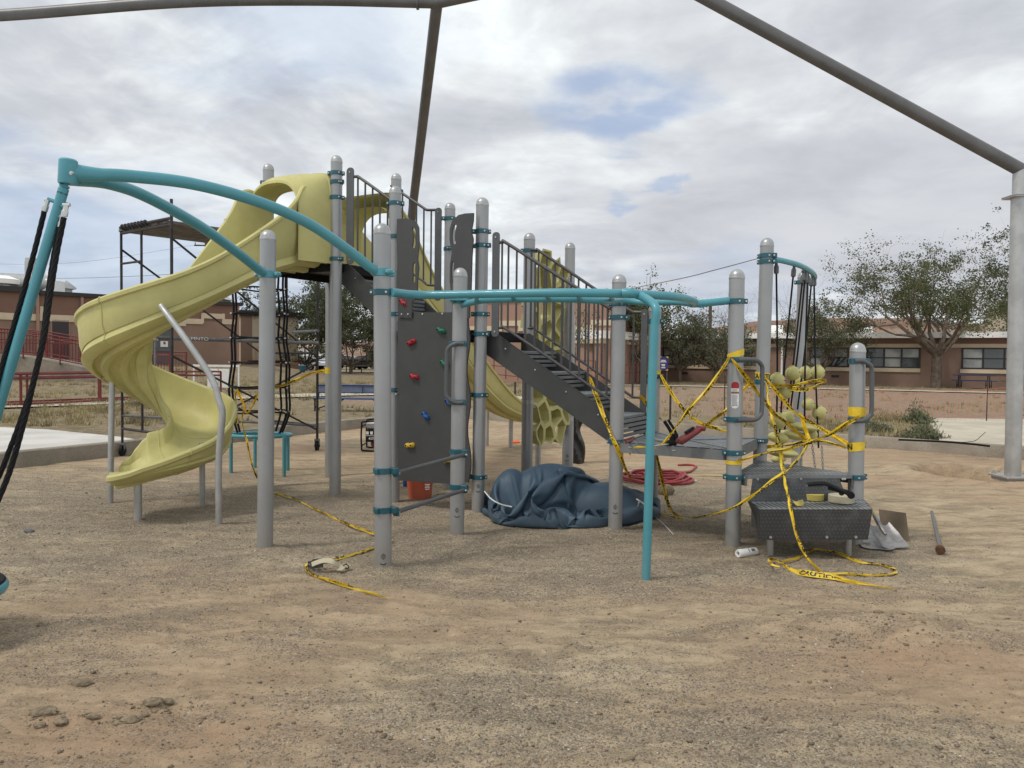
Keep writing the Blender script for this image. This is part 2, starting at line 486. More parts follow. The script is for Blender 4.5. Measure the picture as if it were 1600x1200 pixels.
# ================================================================ GROUND
cornr = np.array([-2.0, 19.9])
dirL = unit(VV); Lp = np.array([-6.885, 10.181])          # left kerb runs along VV
cornr = Lp+dirL*((19.9-Lp[1])/dirL[1]); dirB = unit(np.array([.8, -.6]))
nL = np.array([-dirL[1], dirL[0]]); nB = np.array([-dirB[1], dirB[0]])*1.0
if nB[1] < 0: nB = -nB
def terr(x, y):
    x = np.asarray(x, float); y = np.asarray(y, float)
    z = .17+.72*sst(-13.5, -18, x)*sst(24, 42, y)*(1-sst(54, 66, y))
    z = z+.05*(fbm(x*.35, y*.35, 3, 5)-.5)*sst(0, 3, np.maximum((y-12), 0))
    z = z+sst(90, 400, y)*3.0
    return z
POSTS_XY = []
def pit_h(x, y):
    z = .05*(fbm(x*.6, y*.6, 4, 11)-.5)+.026*(fbm(x*3.1, y*3.1, 4, 12)-.5)
    z = z+.030*(np.abs(fbm(x*6.3+3*fbm(x, y, 2, 9), y*9.1, 3, 14)-.5))
    z = z+.026*(fbm(x*17, y*21, 4, 15)-.5)*(1-.6*sst(3, 9, y))
    c1 = fbm(x*2.1+5, y*2.9, 3, 18); z = z-.018*sst(.56, .64, c1)
    k = sst(2.0, 8.0, y); z = z*(1-.3*k)
    # a shallow dug hole next to the canopy column
    hx, hy = G(1512, 740)[:2]
    r = np.sqrt(((x-hx)/.78)**2+((y-hy)/.85)**2)+.25*(fbm(x*3, y*3, 2, 31)-.5)
    z = z-.50*(1-sst(.66, .95, r))+.05*np.exp(-((r-1.12)/.16)**2)
    # low ridge and trench in the near left corner, scuffed mound at right
    q = (y-(2.72+.20*(x+1.4)))
    z = z-.055*sst(-.02, .03, -q)*sst(-2.6, -1.8, x)*(1-sst(-.9, -.45, x))*(1-sst(.5, .8, -q))
    mx_, my_ = G(1370, 985)[:2]
    z = z+.07*np.exp(-(((x-mx_)/.7)**2+((y-my_)/.22)**2))*(.2+1.3*fbm(x*9, y*9, 4, 8))
    for (a, b) in POSTS_XY:
        z = z+.034*np.exp(-((x-a)**2+(y-b)**2)/.022)*(.6+.8*vnoise(x*9, y*9, 3))
    return z
POSTS_XY = [tuple(G(*p)[:2]) for p in [(413.8, 858), (599, 887), (713.5, 838), (746.5, 803), (960.8, 830), (1144.8, 856), (1336, 853), (1009, 910), (523.6, 775)]]
def ground_mat():
    m = bpy.data.materials.new('sandy_gravel'); m.use_nodes = True
    g = NT(m.node_tree); geo = g.n('ShaderNodeNewGeometry'); p = geo.outputs['Position']
    sp = g.n('ShaderNodeSeparateXYZ', i_0=p)
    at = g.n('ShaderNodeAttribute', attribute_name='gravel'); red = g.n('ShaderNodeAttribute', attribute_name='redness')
    big = g.noise(p, .9, 5, .6, .4)
    pst = g.vmath('MULTIPLY', p, (1, 2.6, 1))
    pat = g.noise(pst, 2.4, 6, .66, .5)
    sand = g.mix(g.maprange(pat, .35, .68), (.50, .395, .262), (.30, .228, .15))
    sand = g.mix(g.math('MULTIPLY', g.maprange(g.noise(pst, .8, 4, .6), .5, .72), .55), sand, (.58, .475, .33))
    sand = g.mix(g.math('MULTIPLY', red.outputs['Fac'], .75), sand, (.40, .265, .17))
    # gravel speckle: each stone its own tint
    vo = g.n('ShaderNodeTexVoronoi', i_Vector=p, i_Scale=120.0); vc = g.n('ShaderNodeSeparateColor', i_0=vo.outputs['Color'])
    vo2 = g.n('ShaderNodeTexVoronoi', i_Vector=p, i_Scale=260.0); vc2 = g.n('ShaderNodeSeparateColor', i_0=vo2.outputs['Color'])
    stone = g.ramp(vc.outputs[0], [(0, (.095, .08, .066)), (.35, (.165, .14, .112)), (.6, (.24, .20, .155)), (.8, (.32, .27, .205)), (.93, (.42, .37, .30)), (1, (.58, .54, .47))])
    stone2 = g.ramp(vc2.outputs[1], [(0, (.13, .105, .08)), (.5, (.27, .22, .16)), (1, (.46, .39, .29))])
    gm = g.math('ADD', at.outputs['Fac'], g.math('MULTIPLY', g.math('SUBTRACT', pat, .5), 1.5), clamp=True)
    cov = g.math('GREATER_THAN', g.math('ADD', g.math('MULTIPLY', gm, .80), .02), vc.outputs[1])
    cov2 = g.math('GREATER_THAN', g.math('ADD', g.math('MULTIPLY', gm, .5), .12), vc2.outputs[2])
    col = g.mix(g.math('MULTIPLY', cov2, .62), sand, stone2)
    col = g.mix(g.math('MULTIPLY', cov, .66), col, stone)
    b = g.n('ShaderNodeBsdfPrincipled', i_Base_Color=col, i_Roughness=.95)
    b.inputs['Specular IOR Level'].default_value = .15
    h = g.math('ADD', g.math('MULTIPLY', g.math('SUBTRACT', .6, vo.outputs['Distance']), g.math('MULTIPLY', cov, .9)), g.math('MULTIPLY', g.noise(g.vmath('MULTIPLY', p, (1, 1.5, 1)), 13, 9, .74, .6), 4.2))
    bn = g.n('ShaderNodeBump', i_Strength=.8, i_Distance=.009, i_Height=h)
    g.set(b.inputs['Normal'], bn)
    g.n('ShaderNodeOutputMaterial', i_0=b)
    return m
M_ground = ground_mat()
def grid(xs, ys):
    X, Y = np.meshgrid(xs, ys); n, k = X.shape
    idx = np.arange(n*k).reshape(n, k)
    Fq = np.stack([idx[:-1, :-1], idx[:-1, 1:], idx[1:, 1:], idx[1:, :-1]], -1).reshape(-1, 4)
    return X, Y, Fq
def add_attr(o, name, val):
    a = o.data.attributes.new(name, 'FLOAT', 'POINT'); a.data.foreach_set('value', np.asarray(val, np.float32).ravel())
# near sheet warped so that cells stay small close by
def gravel_mask(X, Y):
    m = .14+.72*sst(4.6, 5.6, Y)*(1-sst(8.8, 10.5, Y))*(1-sst(2.8, 4.0, X))
    m = m+1.5*(fbm(X*.8+3, Y*1.6, 5, 21, .6)-.5)+.5*(fbm(X*4, Y*8, 3, 24)-.5)
    m = m-.3*sst(9.5, 11, Y)-.22*sst(3.4, 5, X)
    for (px, py, r) in [(1530, 1180, .35), (1090, 1100, .6), (460, 990, .3), (900, 900, .5), (720, 1090, .6)]:
        q = G(px, py); m = m+.5*np.exp(-((X-q[0])**2+(Y-q[1])**2)/r**2)
    return np.clip(m, 0, 1)
def redm(X, Y):
    m = .5*sst(.5, .68, fbm(X*.5+9, Y*.8, 3, 33))+.28*sst(8.5, 12, Y)
    q = G(150, 1170); m = m+.9*np.exp(-(((X-q[0])/1.1)**2+((Y-q[1])/.28)**2))
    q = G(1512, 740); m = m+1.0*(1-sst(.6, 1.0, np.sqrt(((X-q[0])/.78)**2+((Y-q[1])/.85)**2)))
    q = G(1380, 1010); m = m+.7*np.exp(-(((X-q[0])/.9)**2+((Y-q[1])/.4)**2))
    return np.clip(m, 0, 1)
vs_ = np.concatenate([np.linspace(-2.0, 1.6, 30)[:-1], 1.6*np.exp(np.linspace(0, math.log(24/1.6), 560))])
us_ = np.linspace(-1.0, 1.0, 620)
Uq, Yq = np.meshgrid(us_, vs_)
Xq = Uq*(3.0+np.maximum(Yq, 0)*.80)
n_, k_ = Xq.shape
idx = np.arange(n_*k_).reshape(n_, k_)
Fq = np.stack([idx[:-1, :-1], idx[:-1, 1:], idx[1:, 1:], idx[1:, :-1]], -1).reshape(-1, 4)
Zq = pit_h(Xq, Yq)
# cells outside the kerb are left out: the outer ground lies there
sL = (Xq-Lp[0])*nL[0]+(Yq-Lp[1])*nL[1]; sB = (Xq-cornr[0])*nB[0]+(Yq-cornr[1])*nB[1]
inside = (sL < .12) & (sB < .12)
keep = inside.ravel()[Fq].all(1)
used = np.zeros(n_*k_, bool); used[Fq[keep].ravel()] = True
remap = -np.ones(n_*k_, int); remap[used] = np.arange(used.sum())
V = np.stack([Xq, Yq, Zq], -1).reshape(-1, 3)[used]
gr = fastmesh('ground', V, remap[Fq[keep]], M_ground, kind='structure')
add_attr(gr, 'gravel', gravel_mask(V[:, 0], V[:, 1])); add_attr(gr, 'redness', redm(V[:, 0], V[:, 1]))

# outer ground, mitred outward from the kerb line
def outer_mat():
    m = bpy.data.materials.new('dry_field'); m.use_nodes = True
    g = NT(m.node_tree); geo = g.n('ShaderNodeNewGeometry'); p = geo.outputs['Position']
    red = g.n('ShaderNodeAttribute', attribute_name='redness')
    ps = g.vmath('MULTIPLY', p, (1, 1.0, 1))
    n1 = g.noise(ps, .8, 7, .7, .6); n2 = g.noise(ps, 5, 6, .72, .3)
    c = g.mix(g.maprange(n2, .36, .64), (.34, .27, .175), (.185, .15, .095))
    c = g.mix(g.math('MULTIPLY', g.maprange(n1, .5, .7), .6), c, (.14, .13, .075))
    r = g.mix(g.maprange(n2, .35, .65), (.35, .262, .19), (.25, .178, .125))
    rf = g.math('ADD', red.outputs['Fac'], g.math('MULTIPLY', g.math('SUBTRACT', n1, .5), .8), clamp=True)
    c = g.mix(g.maprange(rf, .35, .65), c, r)
    b = g.n('ShaderNodeBsdfPrincipled', i_Base_Color=c, i_Roughness=.95); b.inputs['Specular IOR Level'].default_value = .1
    bn = g.n('ShaderNodeBump', i_Strength=.8, i_Distance=.05, i_Height=g.math('ADD', n2, g.noise(p, 30, 4, .7)))
    g.set(b.inputs['Normal'], bn); g.n('ShaderNodeOutputMaterial', i_0=b)
    return m
M_outer = outer_mat()
pathp = []
for s_ in np.linspace(-24, 0, 61)[:-1]: pathp.append(cornr+dirL*s_)
pathp.append(cornr.copy())
for s_ in np.linspace(0, 40, 90)[1:]: pathp.append(cornr+dirB*s_)
pathp = np.array(pathp)
mit = unit(nL+nB); mit = mit/(mit@nL)
dirs = []
for i in range(len(pathp)):
    if i < 60: w = max(0, 1-(60-i)/30.); d_ = nL*(1-w)+mit*w
    else: w = max(0, 1-(i-60)/40.); d_ = nB*(1-w)+mit*w
    dirs.append(d_)
dirs = np.array(dirs)
offs = np.concatenate([[.10], np.geomspace(.25, 900, 150)])
V = (pathp[None]+dirs[None]*offs[:, None, None])
Zo = terr(V[..., 0], V[..., 1]); Vo = np.concatenate([V, Zo[..., None]], -1)
n_, k_ = Zo.shape; idx = np.arange(n_*k_).reshape(n_, k_)
Fo = np.stack([idx[:-1, :-1], idx[:-1, 1:], idx[1:, 1:], idx[1:, :-1]], -1).reshape(-1, 4)
og = fastmesh('field', Vo.reshape(-1, 3), Fo, M_outer, kind='structure')
def redo(X, Y):
    a = sst(0, 3, X)*sst(17, 21, Y)*(1-sst(38, 46, Y))
    b = sst(-7, -4, X)*(1-sst(0, 3, X))*sst(20.5, 23, Y)*(1-sst(27, 31, Y))*.9
    return np.clip(np.maximum(a, b)*.95, 0, 1)
add_attr(og, 'redness', redo(Vo[..., 0], Vo[..., 1]))

# kerb
def sweep_kerb(pts, w, h, name):
    mb = MB(); P = [np.array(p, float) for p in pts]; vs = []
    for i, p in enumerate(P):
        if i == 0: t = unit(P[1]-p); n = np.array([-t[1], t[0]])
        elif i == len(P)-1: t = unit(p-P[-2]); n = np.array([-t[1], t[0]])
        else:
            a = unit(p-P[i-1]); b = unit(P[i+1]-p); na = np.array([-a[1], a[0]]); nb = np.array([-b[1], b[0]])
            n = unit(na+nb); n = n/(n@na)
        for (o_, z) in ((0, -.15), (0, h-.015), (.015, h), (w-.015, h), (w, h-.02), (w, -.15)):
            q = p+n*o_; vs.append((q[0], q[1], z))
    k = 6; fs = []
    for i in range(len(P)-1):
        for j in range(k-1): fs.append((i*k+j, (i+1)*k+j, (i+1)*k+j+1, i*k+j+1))
    mb.add(vs, fs)
    return mb.build(name, M_conc, kind='structure', ang=50)
sweep_kerb([cornr-dirL*24, cornr, cornr+dirB*40], .17, .215, 'kerb')
# paved sheets
def sheet(pxs, z, name, m, th=.02):
    mb = MB(); mb.plate([G(x, y, z) for x, y in pxs], (0, 0, 1), th+.1)
    return mb.build(name, m, kind='structure')
def kerbside(k, side='L', o_=.172):
    q = (cornr-dirL*k+nL*o_) if side == 'L' else (cornr+dirB*k+nB*o_)
    return np.array([q[0], q[1], 0])
def sheet3(P, z, name, m):
    mb = MB(); mb.plate([np.array([p[0], p[1], z]) for p in P], (0, 0, 1), .12); return mb.build(name, m, kind='structure')
q_ = G(238, 689, .206); kL = float((cornr-q_[:2])@dirL)
sheet3([kerbside(kL), kerbside(20), kerbside(20, o_=6.0), G(-300, 655, .206), G(0, 667, .206), G(75, 671, .206), G(185, 682, .206)], .206, 'concrete_slab', M_slab)
q_ = G(1462, 692, .206); kR = float((q_[:2]-cornr)@dirB)
sheet3([kerbside(kR, 'B'), kerbside(38, 'B'), G(2300, 668, .206), G(1600, 655, .206), G(1448, 653, .206)], .206, 'concrete_pad', M_slab2)
def strip(pts, w, name, m, z=.012):
    P = catmull([np.array([*p]) for p in pts], 10); vs = []; fs = []
    for i, p in enumerate(P):
        t = unit(P[min(i+1, len(P)-1)]-P[max(i-1, 0)]); n = np.array([-t[1], t[0]])
        for k, o_ in enumerate((-.5, .5)):
            q = p+n*o_*w; vs.append((q[0], q[1], float(terr(q[0], q[1]))+z+.03))
        if i: fs.append((2*i-2, 2*i, 2*i+1, 2*i-1))
    mb = MB(); mb.add(vs, fs); return mb.build(name, m, kind='structure')
strip([(-26, 17.2), (-15, 18.4), (-11.5, 21.5), (-6.5, 27.2), (-3.0, 28.0), (2, 25.5)], 1.7, 'footpath', M_slab2)
strip([(3, 41), (10, 40.2), (18, 38.4), (28, 33.5)], 1.4, 'pavement', M_slab2)
strip([(-22, 68), (-10, 70), (0, 71), (12, 70)], 3.0, 'road', M_slab2)

# loose stones on the gravel: far too many to count
def pebbles():
    n = 38000
    y = 1.9*np.exp(rng.random(n)**.85*math.log(11/1.9)); x = (rng.random(n)*2-1)*(y*.74+.2)
    gm = gravel_mask(x, y)+.5*(fbm(x*2.4, y*5.5, 4, 41)-.5)
    ok = rng.random(n) < np.clip(gm*1.1, .06, 1); x, y = x[ok], y[ok]
    z = pit_h(x, y); s = (.0018+.0042*rng.random(len(x))**2.8)*(1+.09*y)
    bigs = rng.random(len(x)) < .006; s[bigs] *= 2.0
    oc = np.array([(1, 0, 0), (-1, 0, 0), (0, 1, 0), (0, -1, 0), (0, 0, 1), (0, 0, -1)], float)
    f = np.array([(0, 2, 4), (2, 1, 4), (1, 3, 4), (3, 0, 4), (2, 0, 5), (1, 2, 5), (3, 1, 5), (0, 3, 5)])
    N = len(x); a = rng.random(N)*6.28
    Vv = oc[None]*s[:, None, None]*(.6+.8*rng.random((N, 6, 1)))*np.array([1, 1, .65])
    ca, sa = np.cos(a)[:, None], np.sin(a)[:, None]
    X = Vv[..., 0]*ca-Vv[..., 1]*sa+x[:, None]; Y = Vv[..., 0]*sa+Vv[..., 1]*ca+y[:, None]
    Z = Vv[..., 2]+z[:, None]+s[:, None]*.25
    Vt = np.stack([X, Y, Z], -1).reshape(-1, 3)
    Ft = (f[None]+(np.arange(N)*6)[:, None, None]).reshape(-1, 3)
    m = bpy.data.materials.new('pebble'); m.use_nodes = True; g = NT(m.node_tree)
    gi = g.n('ShaderNodeNewGeometry')
    c = g.ramp(gi.outputs['Random Per Island'], [(0, (.10, .085, .07)), (.3, (.18, .15, .115)), (.7, (.30, .25, .185)), (.92, (.40, .35, .28)), (1, (.62, .58, .52))])
    b = g.n('ShaderNodeBsdfPrincipled', i_Base_Color=c, i_Roughness=.9); g.n('ShaderNodeOutputMaterial', i_0=b)
    fastmesh('loose_gravel', Vt, Ft, m, smooth=False, label='loose grey and tan gravel strewn over the sandy play area', cat='gravel', kind='stuff')
pebbles()
def crumbs():
    cs = [(150, 1122, .26, .03, 70), (80, 1126, .12, .03, 40), (240, 1108, .10, .02, 40), (1370, 1000, .5, .22, 420), (420, 1140, .9, .3, 300), (1500, 930, 1.0, .45, 260), (900, 1170, .8, .25, 220), (1500, 1165, .6, .2, 240), (1290, 1120, .7, .25, 200), (60, 1175, .5, .12, 60), (700, 1000, 1.5, .6, 260)]
    X, Y, S_ = [], [], []
    for px, py, a, b, n in cs:
        q = G(px, py); X.append(q[0]+rng.normal(0, a, n)); Y.append(q[1]+rng.normal(0, b, n)); S_.append(.002+.008*rng.random(n)**5)
    x, y, s = map(np.concatenate, (X, Y, S_)); ok = y > 1.9; x, y, s = x[ok], y[ok], s[ok]; N = len(x); z = pit_h(x, y)
    c8 = np.array([(a, b, c) for a in (-1, 1) for b in (-1, 1) for c in (-1, 1)], float); f = np.array([(0, 1, 3, 2), (4, 6, 7, 5), (0, 4, 5, 1), (2, 3, 7, 6), (0, 2, 6, 4), (1, 5, 7, 3)])
    Vv = c8[None]*s[:, None, None]*(.45+.55*rng.random((N, 8, 3))); a = rng.random(N)*6.28; ca, sa = np.cos(a)[:, None], np.sin(a)[:, None]
    P = np.stack([(Vv[..., 0]*ca-Vv[..., 1]*sa)*1.3+x[:, None], (Vv[..., 0]*sa+Vv[..., 1]*ca)+y[:, None], Vv[..., 2]*.7+z[:, None]+s[:, None]*.3], -1).reshape(-1, 3)
    fastmesh('soil_crumbs', P, (f[None]+(np.arange(N)*8)[:, None, None]).reshape(-1, 4), M_clod, smooth=False, label='small broken crumbs of brown soil scattered around scuffed patches of the sand', cat='soil', kind='stuff')
crumbs()
# dry grass tufts in the field
def tufts():
    N = 9000
    y = 11+rng.random(N)**1.5*34; x = (rng.random(N)*2-1)*(y*.78)
    sl = (x-Lp[0])*nL[0]+(y-Lp[1])*nL[1]; sb = (x-cornr[0])*nB[0]+(y-cornr[1])*nB[1]
    ok = (sl > .5) | (sb > .5)
    ok &= (fbm(x*.5, y*.5, 3, 51)+.25*fbm(x*2, y*2, 2, 52)) > .60
    ok &= rng.random(N) > redo(x, y)*.75
    sy = np.array([proj((a, b, .2)) for a, b in zip(x, y)])
    ok &= ~((sy[:, 0] < 250) & (sy[:, 1] > 664)) & ~((sy[:, 0] > 1440) & (sy[:, 1] > 650))
    x, y = x[ok], y[ok]; N = len(x); z = terr(x, y)
    nb = 14
    a = rng.random((N, nb))*6.28; r0 = rng.random((N, nb))*.14; h = (.05+.11*rng.random((N, nb)))
    lean = .10*rng.random((N, nb)); w = .008+.006*rng.random((N, nb))
    bx = x[:, None]+np.cos(a)*r0; by = y[:, None]+np.sin(a)*r0
    a2 = rng.random((N, nb))*6.28
    P0 = np.stack([bx-np.cos(a2)*w, by-np.sin(a2)*w, np.broadcast_to(z[:, None]-.01, bx.shape)], -1)
    P1 = np.stack([bx+np.cos(a2)*w, by+np.sin(a2)*w, np.broadcast_to(z[:, None]-.01, bx.shape)], -1)
    P2 = np.stack([bx+np.cos(a)*lean, by+np.sin(a)*lean, z[:, None]+h], -1)
    Vt = np.stack([P0, P1, P2], 2).reshape(-1, 3)
    fastmesh('dry_grass', Vt, np.arange(len(Vt)).reshape(-1, 3), M_grass, smooth=False, label='dry straw-coloured grass tufts across the field behind the play area', cat='grass', kind='stuff')
tufts()
# dirt clods
def clod(px, py, r, sx=1.4):
    p = G(px, py); sd = random.random()*10
    mb = MB(); z = float(pit_h(p[0], p[1]))
    r *= .62; mb.ball((p[0], p[1], z+r*.3), r, 20, 13, (sx*1.15, 1, .72), fn=lambda q: .62+.5*float(fbm(np.array(q[0]*2+sd), np.array(q[1]*2+q[2]*1.7), 3, int(sd*7)))+.45*abs(float(fbm(np.array(q[0]*4.5+sd), np.array(q[1]*4+q[2]*4), 3, int(sd*5)))-.5)+.12*math.floor(2.5*float(vnoise(np.array(q[0]*1.6+sd), np.array(q[1]*1.6-q[2])))))
    return mb, (p[0], p[1], z)
clods = [(130, 1070, .045, 1.6, 'flat loose dirt clod lying alone above the broken ridge'),
         (68, 1114, .05, 1.7, 'long dirt clod at the left end of the broken ridge'),
         (95, 1126, .035, 1.2, 'dirt clod just right of the left end of the broken ridge'),
         (62, 1130, .028, 1.2, 'small dirt clod below the long clod at the ridge left end'),
         (204, 1125, .038, 1.5, 'pale dirt clod in the middle of the broken ridge'),
         (240, 1103, .042, 1.4, 'dark dirt clod near the right end of the broken ridge'),
         (262, 1096, .03, 1.3, 'dirt clod at the right end tip of the broken ridge'),
         (185, 1128, .022, 1.2, 'small dirt clod left of the pale middle clod'),
         (145, 1122, .028, 1.5, 'small clod between the left and middle clods of the ridge'),
         (226, 1114, .024, 1.1, 'little clod between the pale and the dark ridge clods')]
for (x, y, r, sx, lb) in clods:
    mb, l = clod(x, y, r, sx); mb.build('dirt_clod', M_clod, loc=l, label=lb, cat='clod', group='dirt clods along the broken ridge of soil')
mb, l = clod(45, 832, .045, 1.4); mb.build('stone', mat('grey_stone', (.12, .12, .12), .8, 0, .3, 30), loc=l, label='lone small grey stone on the sand left of the slide exit', cat='stone')
mb, l = clod(1372, 964, .03, 1.4); mb.build('stone', M_clod, loc=l, label='small brown stone on bare sand below the curled end of the caution tape', cat='stone')
# ================================================================ PLAY STRUCTURE
PS = thing('play_structure', (0, 7.2, 0), 'big grey, teal and yellow climbing structure with two slides, stairs and overhead ladder', 'playground')
PR = .0635
POST = {}
def post(key, base, top, r=PR, label=None):
    b = np.array([base[0], base[1], -.12]); t = np.array(top, float)
    POST[key] = (np.array([base[0], base[1], 0.]), t)
    mb = MB(); mb.cyl(b, t-np.array([0, 0, r*1.15]), r, 28)
    p = mb.build('post', M_post, PS, label=label)
    ax = unit(t-b); c = t-ax*r*1.15
    cb = MB(); prof = [(r*1.005, -.004), (r*1.03, 0), (r*1.03, .012), (r*1.0, .016)]+[(r*math.cos(a), .016+(r*1.05)*math.sin(a)) for a in np.linspace(.12, math.pi/2-.02, 7)]
    cb.lathe(c, prof, 28, ax); cb.build('post_cap', M_cap, p)
    return p
def bypx(key, b, t, **kw):
    g0 = G(*b); tp = PY(t[0], t[1], g0[1]); return post(key, g0[:2], tp, **kw)
def bylc(key, s, t, py, lean=0.0, **kw):
    g0 = LC(s, t); return post(key, g0, (g0[0]+lean, g0[1], VZ(g0, py)), **kw)
bypx('A', (413.8, 858), (419, 361)); bypx('B', (599, 887), (597, 351)); bypx('C', (713.5, 838), (719.3, 420))
bypx('D', (746.5, 803), (754, 310)); bypx('E', (615, 785), (617.5, 292)); bypx('F', (523.6, 775), (526, 244))
bypx('Q', (960.8, 830), (967.8, 430)); bypx('S', (1144.8, 856), (1151.6, 422)); bypx('W', (1336, 853), (1340.5, 537))
bylc('J', -A1, 0, 257, .01); bylc('H', -A1, A1, 275); bylc('K', 0, A1, 272); bylc('M', .8, A1, 318)
bylc('N', 1.87, A1, 365); bylc('O', 1.87, 2*A1, 380); bylc('R', 3.335, A1, 476)
Tb = LC(4.4, A1); post('T', Tb, (Tb[0]+.03, Tb[1], VZ(Tb, 373)))
g0 = G(1243, 774); post('X', g0[:2], (g0[0]+.03, g0[1], VZ(g0, 425)))
def pat(key, z):
    b, t = POST[key]; return b+(t-b)*(z-b[2])/(t[2]-b[2])
def zpx(key, py):
    b, t = POST[key]; lo, hi = 0., 5.
    for _ in range(40):
        m = (lo+hi)/2
        if proj(pat(key, m))[1] > py: lo = m
        else: hi = m
    return lo
def collar(key, z, ang, ear=.035, m=None, name='clamp', h=.046, reach=0.0):
    """split clamp ring with a bolted ear pointing along plan angle ang (degrees)"""
    c = pat(key, z); mb = MB(); r = PR
    mb.lathe(c, [(r+.001, -h/2), (r+.009, -h/2+.003), (r+.010, 0), (r+.009, h/2-.003), (r+.001, h/2)], 28)
    a = math.radians(ang); d = np.array([math.cos(a), math.sin(a), 0]); n = np.array([-d[1], d[0], 0]); zt = np.array([0, 0, 1.])
    for sg in (1, -1):
        mb.box(c+d*(r+ear/2+reach/2)+n*sg*.010, (ear+reach, .011, h), (d, n, zt), bev=.003)
        mb.box(c-d*(r+.012)+n*sg*.008, (.03, .010, h*.9), (d, n, zt), bev=.003)
    mb.mi = 1
    for o_ in ((d*(r+ear*.6)), (-d*(r+.016))):
        mb.cyl(c+o_-n*.026, c+o_+n*.026, .0085, 8)
    f = unit(-c*np.array([1, 1, 0])); f2 = np.array([-f[1], f[0], 0])
    for q in (f+f2*.35,):
        q = unit(q); mb.cyl(c+q*(r+.006), c+q*(r+.014), .008, 8)
    return mb.build(name, [m or M_dteal, M_bolt], PS)
for key, py, ang in [('B', 457, 0), ('C', 470, 60), ('D', 362, 180), ('D', 384, -25), ('D', 491, 175), ('D', 522, -25), ('D', 617, 175), ('D', 745, 175),
                     ('E', 318, 0), ('E', 370, 0), ('E', 491, 0), ('E', 609, 0), ('F', 271, 180), ('F', 285, -28), ('F', 405, -28), ('F', 309, 180), ('J', 287, 225), ('J', 330, -28),
                     ('S', 471, 160), ('S', 655, -10), ('S', 707, 180), ('S', 745, 0), ('T', 400, -40), ('T', 409, -40), ('T', 596, -60), ('T', 688, 60),
                     ('W', 745, 10), ('Q', 475, 0), ('Q', 496, -28), ('Q', 690, -28), ('M', 342, 200), ('M', 389, -90), ('R', 502, -28), ('R', 588, -28), ('X', 441, 150), ('N', 392, 180), ('K', 300, -28)]:
    collar(key, zpx(key, py), ang)
# inspection marks near the post feet (diamond over a smile)
def footmark(key, z):
    c = pat(key, z); mb = MB(); f = unit(-c*np.array([1, 1, 0])); sd = np.array([-f[1], f[0], 0]); R_ = PR+.0015
    def on(a, h): return c+(f*math.cos(a/R_)+sd*math.sin(a/R_))*R_+np.array([0, 0, h])
    for i in range(4):
        a = [(0, .05), (.018, .028), (0, .006), (-.018, .028)]; p, q = a[i], a[(i+1) % 4]
        mb.tube([on(*p), on((p[0]+q[0])/2, (p[1]+q[1])/2), on(*q)], .0013, 5)
    for h in (.018, .028, .038): mb.tube([on(-.008, h), on(.008, h)], .0014, 5)
    mb.tube([on(.022*math.sin(t), -.018-.0*t-.014*math.cos(t)+.014*0) for t in np.linspace(-1.3, 1.3, 8)], .003, 5)
    mb.build('safety_mark', M_black, PS)
for k, py in [('B', 872), ('C', 800), ('D', 762), ('Q', 795), ('O', 715)]: footmark(k, zpx(k, py))

# ---------------------------------------------------------------- decks
ZU, ZM, ZD, ZT, ZS = 2.62, 1.85, .83, .62, .41
def slotmat(name, col, kx, ky, fx, fy, ang, dark=(.008, .008, .008), stag=False, rough=.45):
    m = bpy.data.materials.new(name); m.use_nodes = True; g = NT(m.node_tree)
    geo = g.n('ShaderNodeNewGeometry'); p = geo.outputs['Position']
    if ang is not None:
        rt = g.n('ShaderNodeVectorRotate', rotation_type='Z_AXIS', i_Vector=p, i_Angle=-math.radians(ang)); sp = g.n('ShaderNodeSeparateXYZ', i_0=rt)
        a, b = sp.outputs[0], sp.outputs[1]
    else:
        sp = g.n('ShaderNodeSeparateXYZ', i_0=p); a, b = sp.outputs[0], sp.outputs[2]
    yb = g.math('MULTIPLY', b, ky); fb = g.math('SUBTRACT', g.math('FRACT', yb), .5)
    xa = g.math('MULTIPLY', a, kx)
    xa = g.math('ADD', xa, g.math('MULTIPLY', g.math('FLOOR', yb), .5))
    fa = g.math('SUBTRACT', g.math('FRACT', xa), .5)
    ea = g.math('DIVIDE', g.math('ABSOLUTE', fa), fx); eb = g.math('DIVIDE', g.math('ABSOLUTE', fb), fy)
    r = g.math('ADD', g.math('POWER', ea, 4.0), g.math('POWER', eb, 4.0)); hole = g.math('LESS_THAN', r, 1.0)
    n1 = g.noise(p, 7, 6, .7)
    base = g.mix(g.maprange(n1, .45, .8), col, tuple(min(1, c*1.6+.03) for c in col))
    b_ = g.n('ShaderNodeBsdfPrincipled', i_Base_Color=g.mix(hole, base, dark), i_Roughness=rough)
    bn = g.n('ShaderNodeBump', i_Strength=.7, i_Distance=.01, i_Height=g.maprange(r, .8, 1.4)); g.set(b_.inputs['Normal'], bn)
    g.n('ShaderNodeOutputMaterial', i_0=b_); return m
M_slot = slotmat('slotted_deck', (.165, .175, .18), 9, 26, .40, .22, -29.4)
M_slot2 = slotmat('slotted_step', (.19, .20, .205), 24, 4, .24, .44, 5, dark=(.02, .02, .02))
M_perf = slotmat('perforated_riser', (.042, .045, .048), 34, 34, .13, .13, None, dark=(.12, .11, .10))
